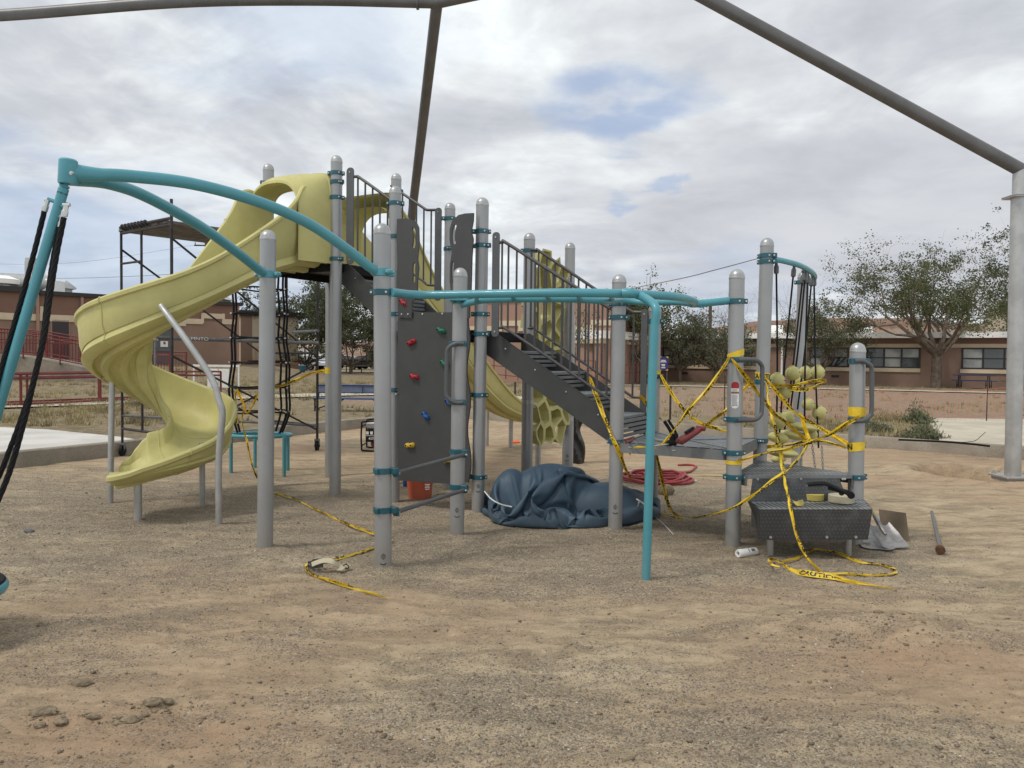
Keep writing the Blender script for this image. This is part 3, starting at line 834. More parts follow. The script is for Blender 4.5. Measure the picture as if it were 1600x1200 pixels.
def deck(s0, t0, s1, t1, z, m=M_slot, th=.10, name='deck'):
    n = .075; mb = MB()
    loc = [(s0+n, t0), (s1-n, t0), (s1, t0+n), (s1, t1-n), (s1-n, t1), (s0+n, t1), (s0, t1-n), (s0, t0+n)]
    mb.plate([LC(s, t, z) for s, t in loc], (0, 0, 1), .006, mi=0)
    L = [LC(s, t, z) for s, t in loc]; k = len(L)
    for i in range(k):
        a, b = L[i], L[(i+1) % k]; d = unit(b-a); nn = np.array([-d[1], d[0], 0])
        mb.box((a+b)/2+np.array([0, 0, -th/2])+nn*.004, (np.linalg.norm(b-a), .006, th), (d, nn, np.array([0, 0, 1.])), mi=1)
    return mb, L
mb, _ = deck(-A1, 0, 0, A1, ZU); mb.build('deck', [M_slot, M_black], PS, label='highest square deck at the slide tops')
mb, _ = deck(.8, 0, 1.87, A1, ZM); mb.build('deck', [M_slot, M_black], PS, label='middle square deck behind the climbing wall')
mb, _ = deck(3.335, -.03, 4.4, A1, ZD, th=.095)
for x, y in [(3.5, -.033), (3.72, -.033), (3.9, -.033)]:
    q = LC(x, y, ZD-.04); mb.box(q, (.03, .004, .008), (np.array([*UU, 0]), np.array([*VV, 0]), np.array([0, 0, 1.])), mi=2)
# raised diagonal ribs on the low deck
zq = ZD+.004
for a, b in [((3.38, 0.02), (3.87, .5)), ((3.87, .5), (4.36, .02)), ((3.38, 1.04), (3.87, .5)), ((3.87, .5), (4.36, 1.04))]:
    p, q = LC(*a, zq), LC(*b, zq); d = unit(q-p); mb.box((p+q)/2, (np.linalg.norm(q-p), .035, .008), (d, np.array([-d[1], d[0], 0]), np.array([0, 0, 1.])), mi=1)
mb.build('deck', [M_slot, M_deck, M_bolt], PS, label='low square deck with tools lying on it')

# ---------------------------------------------------------------- stairs
ZZ = np.array([0, 0, 1.]); U3 = np.array([*UU, 0]); Vv3 = np.array([*VV, 0])
def stairs(s0, s1, z0, z1, n, t0, t1):
    st = None
    rise = (z0-z1)/(n+1); run = (s1-s0)/(n+.15); trs = []
    for i in range(n):
        z = z0-rise*(i+1); s = s0+run*i
        mb = MB()
        c = LC(s+run/2+.01, (t0+t1)/2, z-.015); mb.box(c, (run+.03, t1-t0, .03), (U3, Vv3, ZZ), bev=.004)
        for k in range(3):
            c = LC(s+run+.012, (t0+t1)/2, z-.055-.045*k); mb.box(c, (.014, t1-t0, .028), (U3, Vv3, ZZ))
        trs.append(mb)
    str_ = []
    for t in (t0, t1):
        mb = MB(); nn = -Vv3 if t == t0 else Vv3
        e = .03
        pts = [(s0-.08, z0-.03), (s0+.02, z0-.0), (s1+.02, z1+rise-.02), (s1+.05, z1+rise-.06), (s1-.02, z1+.0), (s1-.10, z1-.02), (s0-.08, z0-.22)]
        mb.plate([LC(s, t, z)+nn*.004 for s, z in pts], nn, .008)
        for i in range(n): q = LC(s0+run*(i+.55), t, z0-rise*(i+1)+.02); mb.cyl(q+nn*.004, q+nn*.012, .008, 8, mi=1)
        str_.append(mb)
    root = str_[0].build('stair_flight', [M_dark, M_bolt], PS)
    str_[1].build('stringer', [M_dark, M_bolt], root)
    for m_ in trs: m_.build('tread', M_deck, root)
    mb = MB()
    for k in range(4): mb.box(LC(s1, (t0+t1)/2, z1+.025+.045*k), (.012, t1-t0, .03), (U3, Vv3, ZZ))
    mb.build('riser', M_deck, root)
    return root
stairs(.03, .80, ZU, ZM, 3, .14, .94)
stairs(1.93, 3.32, ZM, ZD, 4, .14, .94)

def vpx(px, py, t): return LP(px, py, t)
def railing(top, bot, t, bxs, plates, label=None):
    T = catmull([vpx(x, y, t) for x, y in top], 5); Bq = catmull([vpx(x, y, t) for x, y in bot], 5)
    mb = MB(); mb.tube(T, .0165, 12); r = mb.build('railing', M_rail, PS, label=label)
    mb = MB(); mb.tube(Bq, .0145, 12); mb.build('bottom_rail', M_rail, r)
    S = lambda p: (p[:2]-F0)@UU
    def at(L, s):
        ss = [S(p) for p in L]; return np.array([np.interp(s, ss, [p[i] for p in L]) for i in range(3)])
    for x in bxs:
        s = S(vpx(x, 450, t)); a, b = at(T, s), at(Bq, s)
        mb = MB(); mb.cyl(np.array([b[0], b[1], b[2]]), a, .0105, 10); mb.build('baluster', M_rail, r)
    for (x0, x1, ya, yb) in plates:
        a = vpx(x0, (ya+yb)/2, t-.02); b = vpx(x1, (ya+yb)/2, t-.02); za = VZ(a, ya); zb = VZ(a, yb); c = (a+b)/2
        w = max(np.linalg.norm(b-a), .04); mb = MB(); h = za-zb; rr = w*.42
        P = []
        for (cx, cz, a0) in ((w/2-rr, h/2-rr, 0), (-w/2+rr, h/2-rr, 90), (-w/2+rr, -h/2+rr, 180), (w/2-rr, -h/2+rr, 270)):
            for k in range(5): an = math.radians(a0+22.5*k); P.append((cx+rr*math.cos(an), cz+rr*math.sin(an)))
        cc = np.array([c[0], c[1], (za+zb)/2]); mb.plate([cc+U3*p+ZZ*q for p, q in P], -Vv3, .012)
        for q in (h/2-.05, -h/2+.05): mb.cyl(cc+ZZ*q-Vv3*.001, cc+ZZ*q-Vv3*.008, .008, 8, mi=1)
        mb.build('mounting_plate', [M_gbar, M_bolt], r)
    return r
railing([(549, 277), (557, 276), (564, 279), (606, 309), (613, 313)], [(547, 399), (556, 400), (564, 404), (600, 428), (613, 437)], .04, [558.5, 570, 581.5, 593, 605], [(541, 552, 262.5, 413)])
railing([(611, 290), (627, 301), (662, 325), (668, 328), (680, 328)], [(611, 404), (640, 424), (662, 440), (668, 445), (680, 446)], 1.02, [628, 639, 650, 661.5, 673], [(679, 689, 325, 470)])
railing([(775, 380), (786, 378.5), (795, 382), (905, 452), (950, 480), (963, 486)], [(774, 513.5), (785, 512), (794, 516), (900, 588), (958, 627), (964, 631)], .04,
        [784, 794, 807, 821.5, 836, 850.5, 864.5, 878.5, 892.5, 906.5, 920.5, 935, 950], [(768.5, 779.5, 363, 526)])
railing([(820, 393), (829, 390), (838, 391), (847, 395), (935, 455), (984, 485), (992, 488), (1003, 488)], [(820, 513), (832, 513), (840, 517), (935, 583), (984, 617), (992, 620.5), (1003, 621)], 1.02,
        [830, 841, 854, 867, 880, 892, 904, 916, 929, 942, 957, 972, 991], [(1000.5, 1010, 483, 690)])

# ---------------------------------------------------------------- climbing wall
tw = -.10
def wp(x, y, d=0.0): return LP(x, y, tw-d)
def wav(x0, y0, x1, y1, n, amp, ph=0):
    out = []
    for i in range(n+1):
        k = i/n; out.append((x0+(x1-x0)*k+amp*math.sin(k*math.pi*5+ph), y0+(y1-y0)*k))
    return out
mb = MB()
outl = [(643.5, 488), (706, 488), (731, 490)]+wav(731, 505, 733, 745, 22, 2.6)+[(731, 754), (704, 756), (623, 751)]+wav(621, 740, 621.5, 505, 20, .8, 1)+[(622, 496.5), (643.5, 496.5)]
mb.plate([wp(x, y) for x, y in outl], -Vv3, .02)
for x, y in [(660.5, 490.5), (691.5, 490), (630, 491), (640, 491), (620.5+.5, 615.5)]:
    q = wp(x, y, .0); mb.cyl(q, q-Vv3*(.03 if x < 645 else .007), .009, 10, mi=1)
CW = mb.build('climbing_wall', [M_dark, M_bolt], PS, smooth=True, ang=30)
def slot(pts, w):
    L = []; R_ = []
    P = catmull([np.array(p, float) for p in pts], 4)
    for i, p in enumerate(P):
        t = unit(P[min(i+1, len(P)-1)]-P[max(i-1, 0)]); n = np.array([-t[1], t[0]]); e = w/2*math.sqrt(max(.0, 1-((i/(len(P)-1)-.5)*2)**12))+.25
        L.append(p+n*e); R_.append(p-n*e)
    return [tuple(q) for q in L+R_[::-1]]
left = [(620, 342), (635, 341), (649, 345.3), (653.7, 355.6), (654.3, 380), (652, 404.5), (653.8, 417.6), (651.8, 440), (651.5, 465), (643.5, 470.5), (643, 496), (622, 496), (621, 470), (619.3, 440), (620.8, 410), (619.5, 375)]
s1 = slot([(645, 355), (647.5, 366), (647.3, 378), (645.5, 389)], 4.2); s2 = slot([(647.2, 410), (646.6, 420), (646.8, 430), (646.5, 443)], 3.6)
mb = MB(); dl = .022
mb.plate([wp(x, y, dl) for x, y in left], -Vv3, .02, holes=[[wp(x, y, dl) for x, y in s1], [wp(x, y, dl) for x, y in s2]])
mb.build('hand_panel', M_dark, CW)
right = [(706, 346), (716, 336), (726, 333.5), (739.5, 332.6), (739, 345), (735.8, 362), (739, 373), (737, 400), (735.5, 455), (733.5, 470), (733, 497), (708, 497), (706, 470), (702.5, 440), (702.8, 415), (705.6, 395), (702.2, 375), (702.3, 358)]
s1 = slot([(712, 350), (709, 360), (708.2, 372), (710, 383)], 4.2); s2 = slot([(708, 408), (707, 420), (707.5, 434), (708.5, 445)], 3.6)
mb = MB(); mb.plate([wp(x, y, dl) for x, y in right], -Vv3, .02, holes=[[wp(x, y, dl) for x, y in s1], [wp(x, y, dl) for x, y in s2]])
mb.build('hand_panel', M_dark, CW)
def hold(px, py, ang, m, sc=1.0):
    c = wp(px, py, .0); a = math.radians(ang); X = U3*math.cos(a)+ZZ*math.sin(a); Y = -U3*math.sin(a)+ZZ*math.cos(a); Z = -Vv3
    L = .058*sc
    def fn(q): return 1
    vs = []; seg = 26; rings = 9
    # two joined lobes: radius from smooth union of two discs, domed
    mb = MB()
    def rad(phi):
        best = 0
        for k in np.linspace(0, .2, 120):
            p = np.array([math.cos(phi), math.sin(phi)])*k
            f = sum(math.exp(-((p[0]-cx)**2+p[1]**2)/.00085) for cx in (-.030*sc, .030*sc))
            if f > .42: best = k
        return best
    rr = [rad(2*math.pi*k/seg) for k in range(seg)]
    for i in range(rings+1):
        th = math.pi/2*i/rings
        for k in range(seg):
            ph = 2*math.pi*k/seg; r = rr[k]*math.cos(th)**.55; h = .042*sc*math.sin(th)**.8
            vs.append(c+X*r*math.cos(ph)+Y*r*math.sin(ph)+Z*h)
    fs = [(i*seg+k, i*seg+(k+1) % seg, (i+1)*seg+(k+1) % seg, (i+1)*seg+k) for i in range(rings) for k in range(seg)]
    mb.add(vs, fs)
    for cx in (-.030*sc, .030*sc):
        q = c+X*cx+Z*.034*sc
        mb.lathe(q, [(.016, -.005), (.0155, .007), (.011, .0095), (.009, .002), (.0, .001)], 14, Z, mi=0)
        mb.lathe(q, [(.0095, .0088), (.0, .0088)], 12, Z, mi=1)
    mb.build('climbing_hold', [m, M_black], CW)
for a in [(631.5, 473, -35, M_hred), (644, 535, 22, M_hred), (648, 588.5, -12, M_hred), (690, 516.5, -20, M_hgrn), (695.5, 568, -25, M_hgrn), (666, 649.5, -42, M_hblu), (703, 628.5, -30, M_hblu), (641.5, 695.5, 6, M_hyel, 1.05), (700, 719, 12, M_hyel, 1.1)]: hold(*a)

# ---------------------------------------------------------------- slides (U-shaped chutes swept along a path)
def chute(ctrl, name, label=None, ribs=True, n=9):
    """ctrl rows: x, y, floor z, half width, left wall height, right wall height"""
    P = np.array(catmull([np.array(c, float) for c in ctrl], n))
    mb = MB(); rings = []
    N = len(P)
    for i in range(N):
        p = P[i]; t = P[min(i+1, N-1)][:2]-P[max(i-1, 0)][:2]; t = unit(t); n_ = np.array([-t[1], t[0]])  # left of travel
        w, hl, hr = p[3], p[4], p[5]
        c3 = np.array([p[0], p[1], p[2]]); nx = np.array([n_[0], n_[1], 0])
        prof = []
        def side(sg, h):
            rim = .045
            return [(sg*(w*.0+.0), 0), (sg*w*.35, .006), (sg*w*.62, .035), (sg*w*.80, .095), (sg*w*.90, h*.42+.02), (sg*w*.94, h*.75), (sg*w*.97, h-.012),
                    (sg*(w*.97+.012), h+.006), (sg*(w*.97+.030), h+.006), (sg*(w*.97+.045), h-.012), (sg*(w*.97+.043), h-.045)]
        L_ = side(1, hl); R_ = side(-1, hr)
        if ribs:
            oL = [(w+.008, hl-.06), (w*.99, hl*.62), (w*.975, hl*.40), (w*.90, hl*.22), (w*.86, .10), (w*.93, .03), (w*.80, -.015), (w*.62, -.035), (w*.58, .0), (w*.42, -.012), (w*.36, -.075), (w*.18, -.085), (w*.12, -.045), (0, -.04)]
            oR = [(-w-.008, hr-.06), (-w*.99, hr*.62), (-w*.975, hr*.40), (-w*.90, hr*.22), (-w*.86, .10), (-w*.93, .03), (-w*.80, -.015), (-w*.62, -.035), (-w*.58, .0), (-w*.42, -.012), (-w*.36, -.075), (-w*.18, -.085), (-w*.12, -.045)]
        else:
            oL = [(w, hl-.06), (w*.98, hl*.5), (w*.93, .14), (w*.8, .02), (w*.5, -.03), (0, -.04)]; oR = [(-a, b-hl+hr if b > .2 else b) for a, b in oL[:-1]]
        prof = L_[::-1]+R_[1:]+oR+oL[::-1]
        rings.append([c3+nx*a+ZZ*b for a, b in prof])
    RA = np.array(rings)
    for _ in range(10):
        T_ = RA.copy(); T_[1:-1] = .5*RA[1:-1]+.25*(RA[:-2]+RA[2:]); RA = T_
    rings = [list(r) for r in RA]
    k = len(rings[0]); vs = [q for r in rings for q in r]; fs = []
    for i in range(N-1):
        for j in range(k): fs.append((i*k+j, (i+1)*k+j, (i+1)*k+(j+1) % k, i*k+(j+1) % k))
    fs.append(tuple(range(k))); fs.append(tuple((N-1)*k+j for j in range(k-1, -1, -1)))
    mb.add(vs, fs)
    return mb, P, rings
# spiral slide
s0 = LC(-A1/2, -.02)
ctrl = [(s0[0], s0[1], 2.60, .36, .6, .5), (s0[0]-.09, s0[1]-.17, 2.60, .345, .80, .66), (s0[0]-.18, s0[1]-.34, 2.57, .338, .82, .86), (-2.76, 8.08, 2.44, .345, .52, .72),
        (-3.18, 7.70, 2.08, .30, .38, .45), (-3.62, 7.56, 1.80, .31, .41, .32), (-4.00, 7.66, 1.57, .33, .45, .28), (-4.13, 7.98, 1.33, .33, .47, .27), (-3.96, 8.26, 1.08, .31, .42, .26),
        (-3.68, 8.34, .86, .31, .40, .26), (-3.36, 8.18, .72, .31, .39, .25), (-3.20, 7.82, .60, .31, .36, .24), (-3.22, 7.50, .52, .34, .22, .28), (-3.42, 7.28, .46, .36, .14, .32), (-3.56, 7.21, .41, .37, .10, .30), (-3.67, 7.18, .39, .35, .08, .23), (-3.73, 7.17, .385, .28, .07, .15), (-3.75, 7.165, .385, .17, .06, .09)]
mb, P1_, rg = chute(ctrl, 'slide')
SL = mb.build('spiral_slide', M_yel, PS, ang=28, label='open spiral slide of pale yellow plastic')
def hood(sc, sd, out, z0, zt, par, w=.50):
    """entrance hood: rounded rectangle at the deck lofted to a smaller arch"""
    rows = []; M_ = 26
    for j, (o_, ww, top, ex) in enumerate([(0.0, w, zt, 9.0), (.03, w, zt, 7.0), (.035, w*.985, zt-.012, 6.0), (.14, w*.94, zt-.02, 4.5), (.26, w*.87, zt-.05, 3.4), (.36, w*.81, zt-.10, 2.8), (.40, w*.80, zt-.13, 2.6), (.405, w*.77, zt-.16, 2.6), (.37, w*.77, zt-.17, 2.6), (.2, w*.82, zt-.13, 3.2), (.02, w*.84, zt-.16, 4.0), (0.0, w*.84, zt-.16, 4.0)]):
        row = []
        zb = z0-.02
        zmid = z0+.42; hh = top-zmid
        row.append(sc+sd*ww+out*o_+ZZ*(zb))
        for i in range(M_+1):
            a = math.pi*i/M_; ca, sa = math.cos(a), math.sin(a)
            x = math.copysign(abs(ca)**(2/ex), ca)*ww; z = zmid+abs(sa)**(2/ex)*hh
            row.append(sc+sd*x+out*o_+ZZ*z)
        row.append(sc-sd*ww+out*o_+ZZ*(zb))
        rows.append(row)
    mb = MB(); k = len(rows[0]); mb.add([np.array([q[0], q[1], q[2]]) for r in rows for q in r], [(i*k+j, i*k+j+1, (i+1)*k+j+1, (i+1)*k+j) for i in range(len(rows)-1) for j in range(k-1)])
    return mb.build('slide_hood', M_yel, par, ang=40)
c_ = np.array([*LC(-A1/2, -.02), 0])
hood(c_, U3, -Vv3, ZU, 3.62, SL)
# seams, supports and legs
def seam(rg, i, par):
    r = rg[i]; r2 = rg[i+1]; mb = MB(); k = len(r); c = sum(r)/k
    pts = [q+(q-c)*.008 for q in r]; mb.tube(pts, .0065, 6, closed=True); mb.build('seam', [M_yel, M_bolt], par)
for i in (29, 50, 93, 112): seam(rg, min(i, len(rg)-2), SL)
def leg(pts, r, par, m=M_steel, name='support_leg', n=6):
    mb = MB(); mb.tube(catmull(pts, n), r, 16); return mb.build(name, m, par)
b = G(342, 818); leg([(b[0], b[1], -.1), (b[0], b[1], .6), PY(347.5, 650, b[1]), PY(343, 628, b[1]), PY(330, 590, b[1]+.03), PY(290, 530, b[1]+.1), PY(262, 492, b[1]+.18), PY(252, 478, b[1]+.25)], .030, SL)
b = G(172, 785); t = PY(175, 592, b[1]); q2 = PY(206, 577, b[1]+.1)
l_ = leg([(b[0], b[1], -.1), t-ZZ*.03], .030, SL); mb = MB(); mb.tube(catmull([PY(163, 590, b[1]), t+ZZ*.0, PY(190, 588, b[1]+.05), q2], 4), .017, 10, flat=1.8); mb.build('bracket', M_steel, l_)
b = G(211, 817); leg([(b[0]-.03, b[1]+.12, -.1), (b[0]-.03, b[1]+.12, .40)], .035, SL)
b = G(316, 790); leg([(b[0], b[1], -.1), (b[0], b[1], .66)], .030, SL)
# second slide, curving away behind
s0 = LC(-A1/2, A1+.02)
ctrl = [(s0[0], s0[1], 2.62, .43, .9, .9), (s0[0]+.10, s0[1]+.2, 2.60, .41, .85, .85), (-1.58, 10.60, 2.45, .34, .6, .6), (-1.30, 11.15, 2.12, .31, .42, .42), (-1.02, 11.75, 1.62, .31, .38, .42), (-.70, 12.35, 1.12, .31, .36, .42), (-.36, 12.88, .76, .31, .28, .36), (.0, 13.2, .58, .31, .22, .26), (.32, 13.36, .52, .30, .17, .18), (.55, 13.42, .50, .28, .12, .12)]
mb, P2_, rg2 = chute(ctrl, 'slide')
SL2 = mb.build('wave_slide', M_yel, PS, ang=28, label='second yellow slide running down behind the stairs')
hood(np.array([*LC(-A1/2, A1+.02), 0]), -U3, Vv3, ZU, 3.62, SL2)
b = G(798, 698); leg([(b[0], b[1]-.05, -.1), (b[0], b[1]-.05, .72)], .038, SL2)
b = G(761, 697); leg([(b[0], b[1], -.1), (b[0], b[1], .85)], .03, SL2)

# ---------------------------------------------------------------- overhead arches from hub
HUB = np.array([-2.45, 4.17]); hz = VZ(HUB, 268)
hubc = PY(106, 268, 4.17)
mb = MB(); mb.lathe(hubc, [(.001, .068), (.040, .066), (.047, .058), (.047, -.060), (.044, -.068), (.030, -.069), (.001, -.062)], 24, (.06, 0, 1)); 
hub = mb.build('hub', M_teal, PS)
def arch(key, pxs, zend):
    tgt = pat(key, zend)[:2]; pts = [PV(x, y, HUB, tgt) for x, y in pxs]
    P = catmull(pts, 8); N = len(P); R_ = [.036+.016*max(0, 1-i/(N*.16))**1 for i in range(N)]
    mb = MB(); mb.tube(P, R_, 18); a = mb.build('arch_tube', M_teal, PS)
    mb = MB(); c = pat(key, zend); d = unit(np.array([*(HUB-tgt), 0])); n = np.array([-d[1], d[0], 0]); r = PR
    mb.lathe(c, [(r+.001, -.03), (r+.008, -.026), (r+.009, 0), (r+.008, .026), (r+.001, .03)], 28)
    # saddle narrowing into a bolted lug on the far side
    mb.tube([P[-4], P[-1], c+d*(r-.01)], [.036, .034, .030], 14)
    mb.box(c-d*(r+.02)+n*.012, (.05, .010, .045), (d, n, ZZ), bev=.003); mb.box(c-d*(r+.02)-n*.012, (.05, .010, .045), (d, n, ZZ), bev=.003)
    mb.box(c+n*(r+.022), (.06, .05, .04), (d, n, ZZ), bev=.012); mb.box(c-n*(r+.022), (.06, .05, .04), (d, n, ZZ), bev=.012)
    mb.mi = 1
    for sg in (1, -1): mb.cyl(c+n*sg*(r+.03)-d*.035, c+n*sg*(r+.03)+d*.035, .008, 8)
    mb.build('saddle_clamp', [M_teal, M_bolt], a)
arch('B', [(112, 270), (150, 273), (200, 275), (300, 287), (400, 314), (480, 348), (540, 388), (572, 413), (588, 424)], 2.19)
arch('A', [(118, 276), (160, 284), (210, 299), (265, 326), (320, 358), (370, 394), (400, 418), (408, 424)], 2.22)
q = PY(113, 271, 4.11); mb = MB(); mb.cyl(q, q-np.array([0, .012, 0]), .010, 12); mb.cyl(q-np.array([0, .012, 0]), q-np.array([0, .016, 0]), .006, 8); mb.build('bolt', M_bolt, hub)
# swinging pole with rope bundles and a disc seat
pt = PY(101, 290, 4.17); pb = PY(-82, 905, 4.10)
mb = MB(); ax = unit(pb-pt); mb.cyl(hubc-ZZ*.03, pt+ax*.03, .014, 14); mb.lathe(pt, [(.0, -.004), (.024, -.003), (.027, .006), (.022, .012), (.027, .018), (.027, .05)], 20, ax)
mb.cyl(pt+ax*.04, pb, .027, 20); SP = mb.build('swing_pole', M_teal, PS)
dc = PY(-93, 925, 4.06)
mb = MB(); mb.tube([dc+np.array([math.cos(a), math.sin(a), 0])*.275 for a in np.linspace(0, 2*math.pi, 41)[:-1]], .036, 14, closed=True)
mb.lathe(dc, [(.0, -.02), (.27, -.02), (.27, .0), (.0, .0)], 30); DS = mb.build('disc_seat', M_teal, PS)
mb = MB(); mb.lathe(dc, [(.0, .045), (.24, .048), (.29, .040), (.298, .028), (.28, .012), (.0, .01)], 40); mb.build('seat_pad', M_black, DS)
mb = MB()
for x, y in ((75, 311), (104, 319)):
    q = PY(x, y, 4.10 if x > 90 else 4.17); p = PY(88 if x < 90 else 96, y+5, 4.17); mb.tube([p, q], .011, 10)
mb.build('rope_bracket', M_teal, SP)
def braid(P, r, name, par, m=M_black, twist=26):
    P = catmull(P, 40); mb = MB(); N = len(P)
    acc = 0; up = None
    for s in range(5):
        pts = []; acc = 0; up = None
        for i in range(N):
            t = unit(P[min(i+1, N-1)]-P[max(i-1, 0)])
            if up is None: a = np.array([0, 1., 0]); up = unit(a-t*(a@t))
            else: up = unit(up-t*(up@t))
            if i: acc += np.linalg.norm(P[i]-P[i-1])
            ph = acc*twist+s*2*math.pi/5; sd = np.cross(t, up)
            pts.append(P[i]+(up*math.cos(ph)+sd*math.sin(ph))*r*.55)
        mb.tube(pts, r*.5, 7)
    return mb.build(name, m, par)
def fit(a, b, r, par):
    mb = MB(); d = unit(np.array(b)-np.array(a)); mb.tube([a, np.array(a)+d*.03, np.array(a)+d*.035, np.array(b)], [r*.8, r*.8, r, r], 14); mb.cyl(np.array(a)-np.array([r*1.1, 0, 0]), np.array(a)+np.array([r*1.1, 0, 0]), r*.55, 10)
    mb.build('rope_ferrule', M_bolt, par)
r1 = [PY(70, 328, 4.17), PY(52, 400, 4.16), PY(30, 480, 4.14), PY(6, 562, 4.12), PY(-40, 720, 4.05), PY(-110, 915, 4.0)]
rp = braid(r1, .0135, 'rope', SP); fit(PY(75, 312, 4.17), PY(69, 330, 4.17), .016, rp)
r2 = [PY(100, 340, 4.10), PY(88, 400, 4.09), PY(77, 470, 4.07), PY(69, 525, 4.05), PY(55, 585, 4.03), PY(37, 660, 4.02), PY(12, 745, 4.0), PY(-25, 830, 3.95), PY(-55, 905, 3.9)]
rp = braid(r2, .0145, 'rope', SP); fit(PY(104, 320, 4.10), PY(100, 338, 4.10), .017, rp)
r3 = [PY(94, 352, 4.16), PY(84, 400, 4.16), PY(75, 460, 4.14), PY(68, 520, 4.12), PY(57, 580, 4.10), PY(38, 640, 4.09), PY(16, 700, 4.08), PY(-12, 765, 4.08), PY(-90, 905, 4.25)]
rp = braid(r3, .0135, 'rope', SP); fit(PY(97, 338, 4.16), PY(94, 355, 4.16), .015, rp)

# ---------------------------------------------------------------- overhead ladder loop
def zb(pxs, z): return [G(x, y, z) for x, y in pxs]
ZL = 2.05
outer = [pat('B', zpx('B', 457))+np.array([.07, -.03, 0])]+zb([(650, 460.5), (700, 460.5), (800, 458.5), (900, 457.5), (978, 459), (1030, 461.5), (1062, 464.5), (1085, 471)], ZL)+[pat('S', 2.04)+np.array([-.36, .0, 0]), pat('S', zpx('S', 470))+np.array([-.06, 0, 0])]
OL = catmull(outer, 8); mb = MB(); mb.tube(OL, .0315, 18); LD = mb.build('ladder_rail', M_teal, PS)
inner = [pat('C', 2.03)+np.array([.03, -.06, 0])]+zb([(760, 468.5), (830, 467), (900, 467.5), (945, 470)], ZL)+[pat('Q', 2.10)+np.array([0, -.10, 0]), G(1010, 473, 2.08), G(1055, 472, 2.075), np.array([*(G(1098, 475, 2.04)[:2]), 2.035])]
IL = catmull(inner, 8); mb = MB(); mb.tube(IL, .0285, 16); mb.build('ladder_rail', M_teal, PS)
for x in (742, 795, 850, 905, 955):
    a = min(OL, key=lambda p: abs(proj(p)[0]-x)); b = min(IL, key=lambda p: abs(proj(p)[0]-x-4)); mb = MB(); mb.cyl(a, b, .017, 12); mb.build('rung', M_teal, LD)
# saddle under the rail at post C
c = pat('C', zpx('C', 470)); mb = MB(); mb.lathe(c, [(PR+.001, -.028), (PR+.012, -.02), (PR+.03, .015), (PR+.03, .022), (PR+.001, .03)], 24); mb.box(c+np.array([0, -.10, .0]), (.16, .08, .02), bev=.006); mb.build('saddle_clamp', M_teal, LD)
lg = G(1009, 910)
legp = [G(962, 458.5, ZL), G(985, 458, ZL), G(1000, 462, 2.035), np.array([lg[0]+.035, lg[1]+.01, 1.94]), np.array([lg[0]+.03, lg[1], 1.78]), np.array([lg[0]+.02, lg[1], 1.4]), np.array([lg[0], lg[1], -.1])]
P = catmull(legp, 8); mb = MB(); mb.tube(P[4:], [.034]*12+[.031]*(len(P)-16), 18); mb.build('ladder_leg', M_teal, LD, label='teal leg bending down from the ladder')
# ---------------------------------------------------------------- hand grips and bars
def dgrip(key, zt_, zb_, side, out, label=None, m=M_gbar, ext=.07):
    s = unit(np.array([*side, 0])); o = unit(np.array([*out, 0])); ct, cb = pat(key, zt_), pat(key, zb_)
    w = PR+.035
    P = [ct+o*.045+s*.02-o*0, ct+o*.085+s*(-.06)*0+s*.0, ct+o*.09+s*(w-.08+ext)-ZZ*.0, ct+o*.085+s*(w-.015+ext)-ZZ*.04, ct+o*.08+s*(w+ext)-ZZ*.10, (ct+cb)/2+o*.08+s*(w+ext), cb+o*.08+s*(w+ext)+ZZ*.10, cb+o*.085+s*(w-.015+ext)+ZZ*.04, cb+o*.09+s*(w-.08+ext), cb+o*.085, cb+o*.05-s*.0]
    P = [ct+o*.085-s*.055]+P[2:9]+[cb+o*.085-s*.055]
    mb = MB(); mb.tube(catmull(P, 6), .0185, 12); h = mb.build('hand_grip', m, PS, label=label)
    for c in (ct, cb):
        k = MB(); r = PR; k.lathe(c, [(r+.001, -.023), (r+.010, -.02), (r+.010, .02), (r+.001, .023)], 24)
        k.box(c+o*(r+.018)-s*.045, (.02, .07, .046), (o, s, ZZ), bev=.004)
        k.box(c+o*(r+.014)+s*.03, (.016, .09, .042), (unit(o), s, ZZ), bev=.004)
        k.cyl(c+s*(r+.012)-o*.02, c+s*(r+.012)+o*.03, .008, 8, mi=1); k.box(c+s*(r+.012), (.03, .03, .044), (s, o, ZZ), bev=.004)
        k.build('clamp', [M_dteal, M_bolt], h)
dgrip('C', zpx('C', 537), zpx('C', 628), (-1, .05), (-.1, -1), ext=-.005); dgrip('S', zpx('S', 562), zpx('S', 655), (1, .2), (.2, -.25)); dgrip('W', zpx('W', 564), zpx('W', 656), (1, 0), (-.1, -1), ext=-.005)
for yb, yc in ((735, 705), (796, 760)):
    a, b = pat('B', zpx('B', yb)), pat('C', zpx('C', yc)); d = unit((b-a)*np.array([1, 1, 0])); n = np.array([d[1], -d[0], 0])
    o_ = n*.085; mb = MB(); mb.cyl(a+o_+d*.02-ZZ*.02, b+o_-d*.0-ZZ*.02, .0175, 14); bar = mb.build('step_bar', M_gbar, PS)
    for c, sg in ((a, 1), (b, -1)):
        k = MB(); r = PR; k.lathe(c, [(r+.001, -.023), (r+.010, -.02), (r+.010, .02), (r+.001, .023)], 24)
        k.box(c+n*(r+.02)+d*sg*.02, (.05, .06, .044), (d, n, ZZ), bev=.005); k.box(c+n*(r+.03)+d*sg*.035-ZZ*.02, (.016, .05, .055), (d, n, ZZ), bev=.004)
        k.cyl(c+n*(r+.04)+d*sg*.045-ZZ*.02, c+n*(r+.055)+d*sg*.045-ZZ*.02, .009, 8, mi=1); k.box(c-d*sg*(r+.012), (.03, .03, .042), (d, n, ZZ), bev=.004)
        k.build('clamp', [M_dteal, M_bolt], bar)
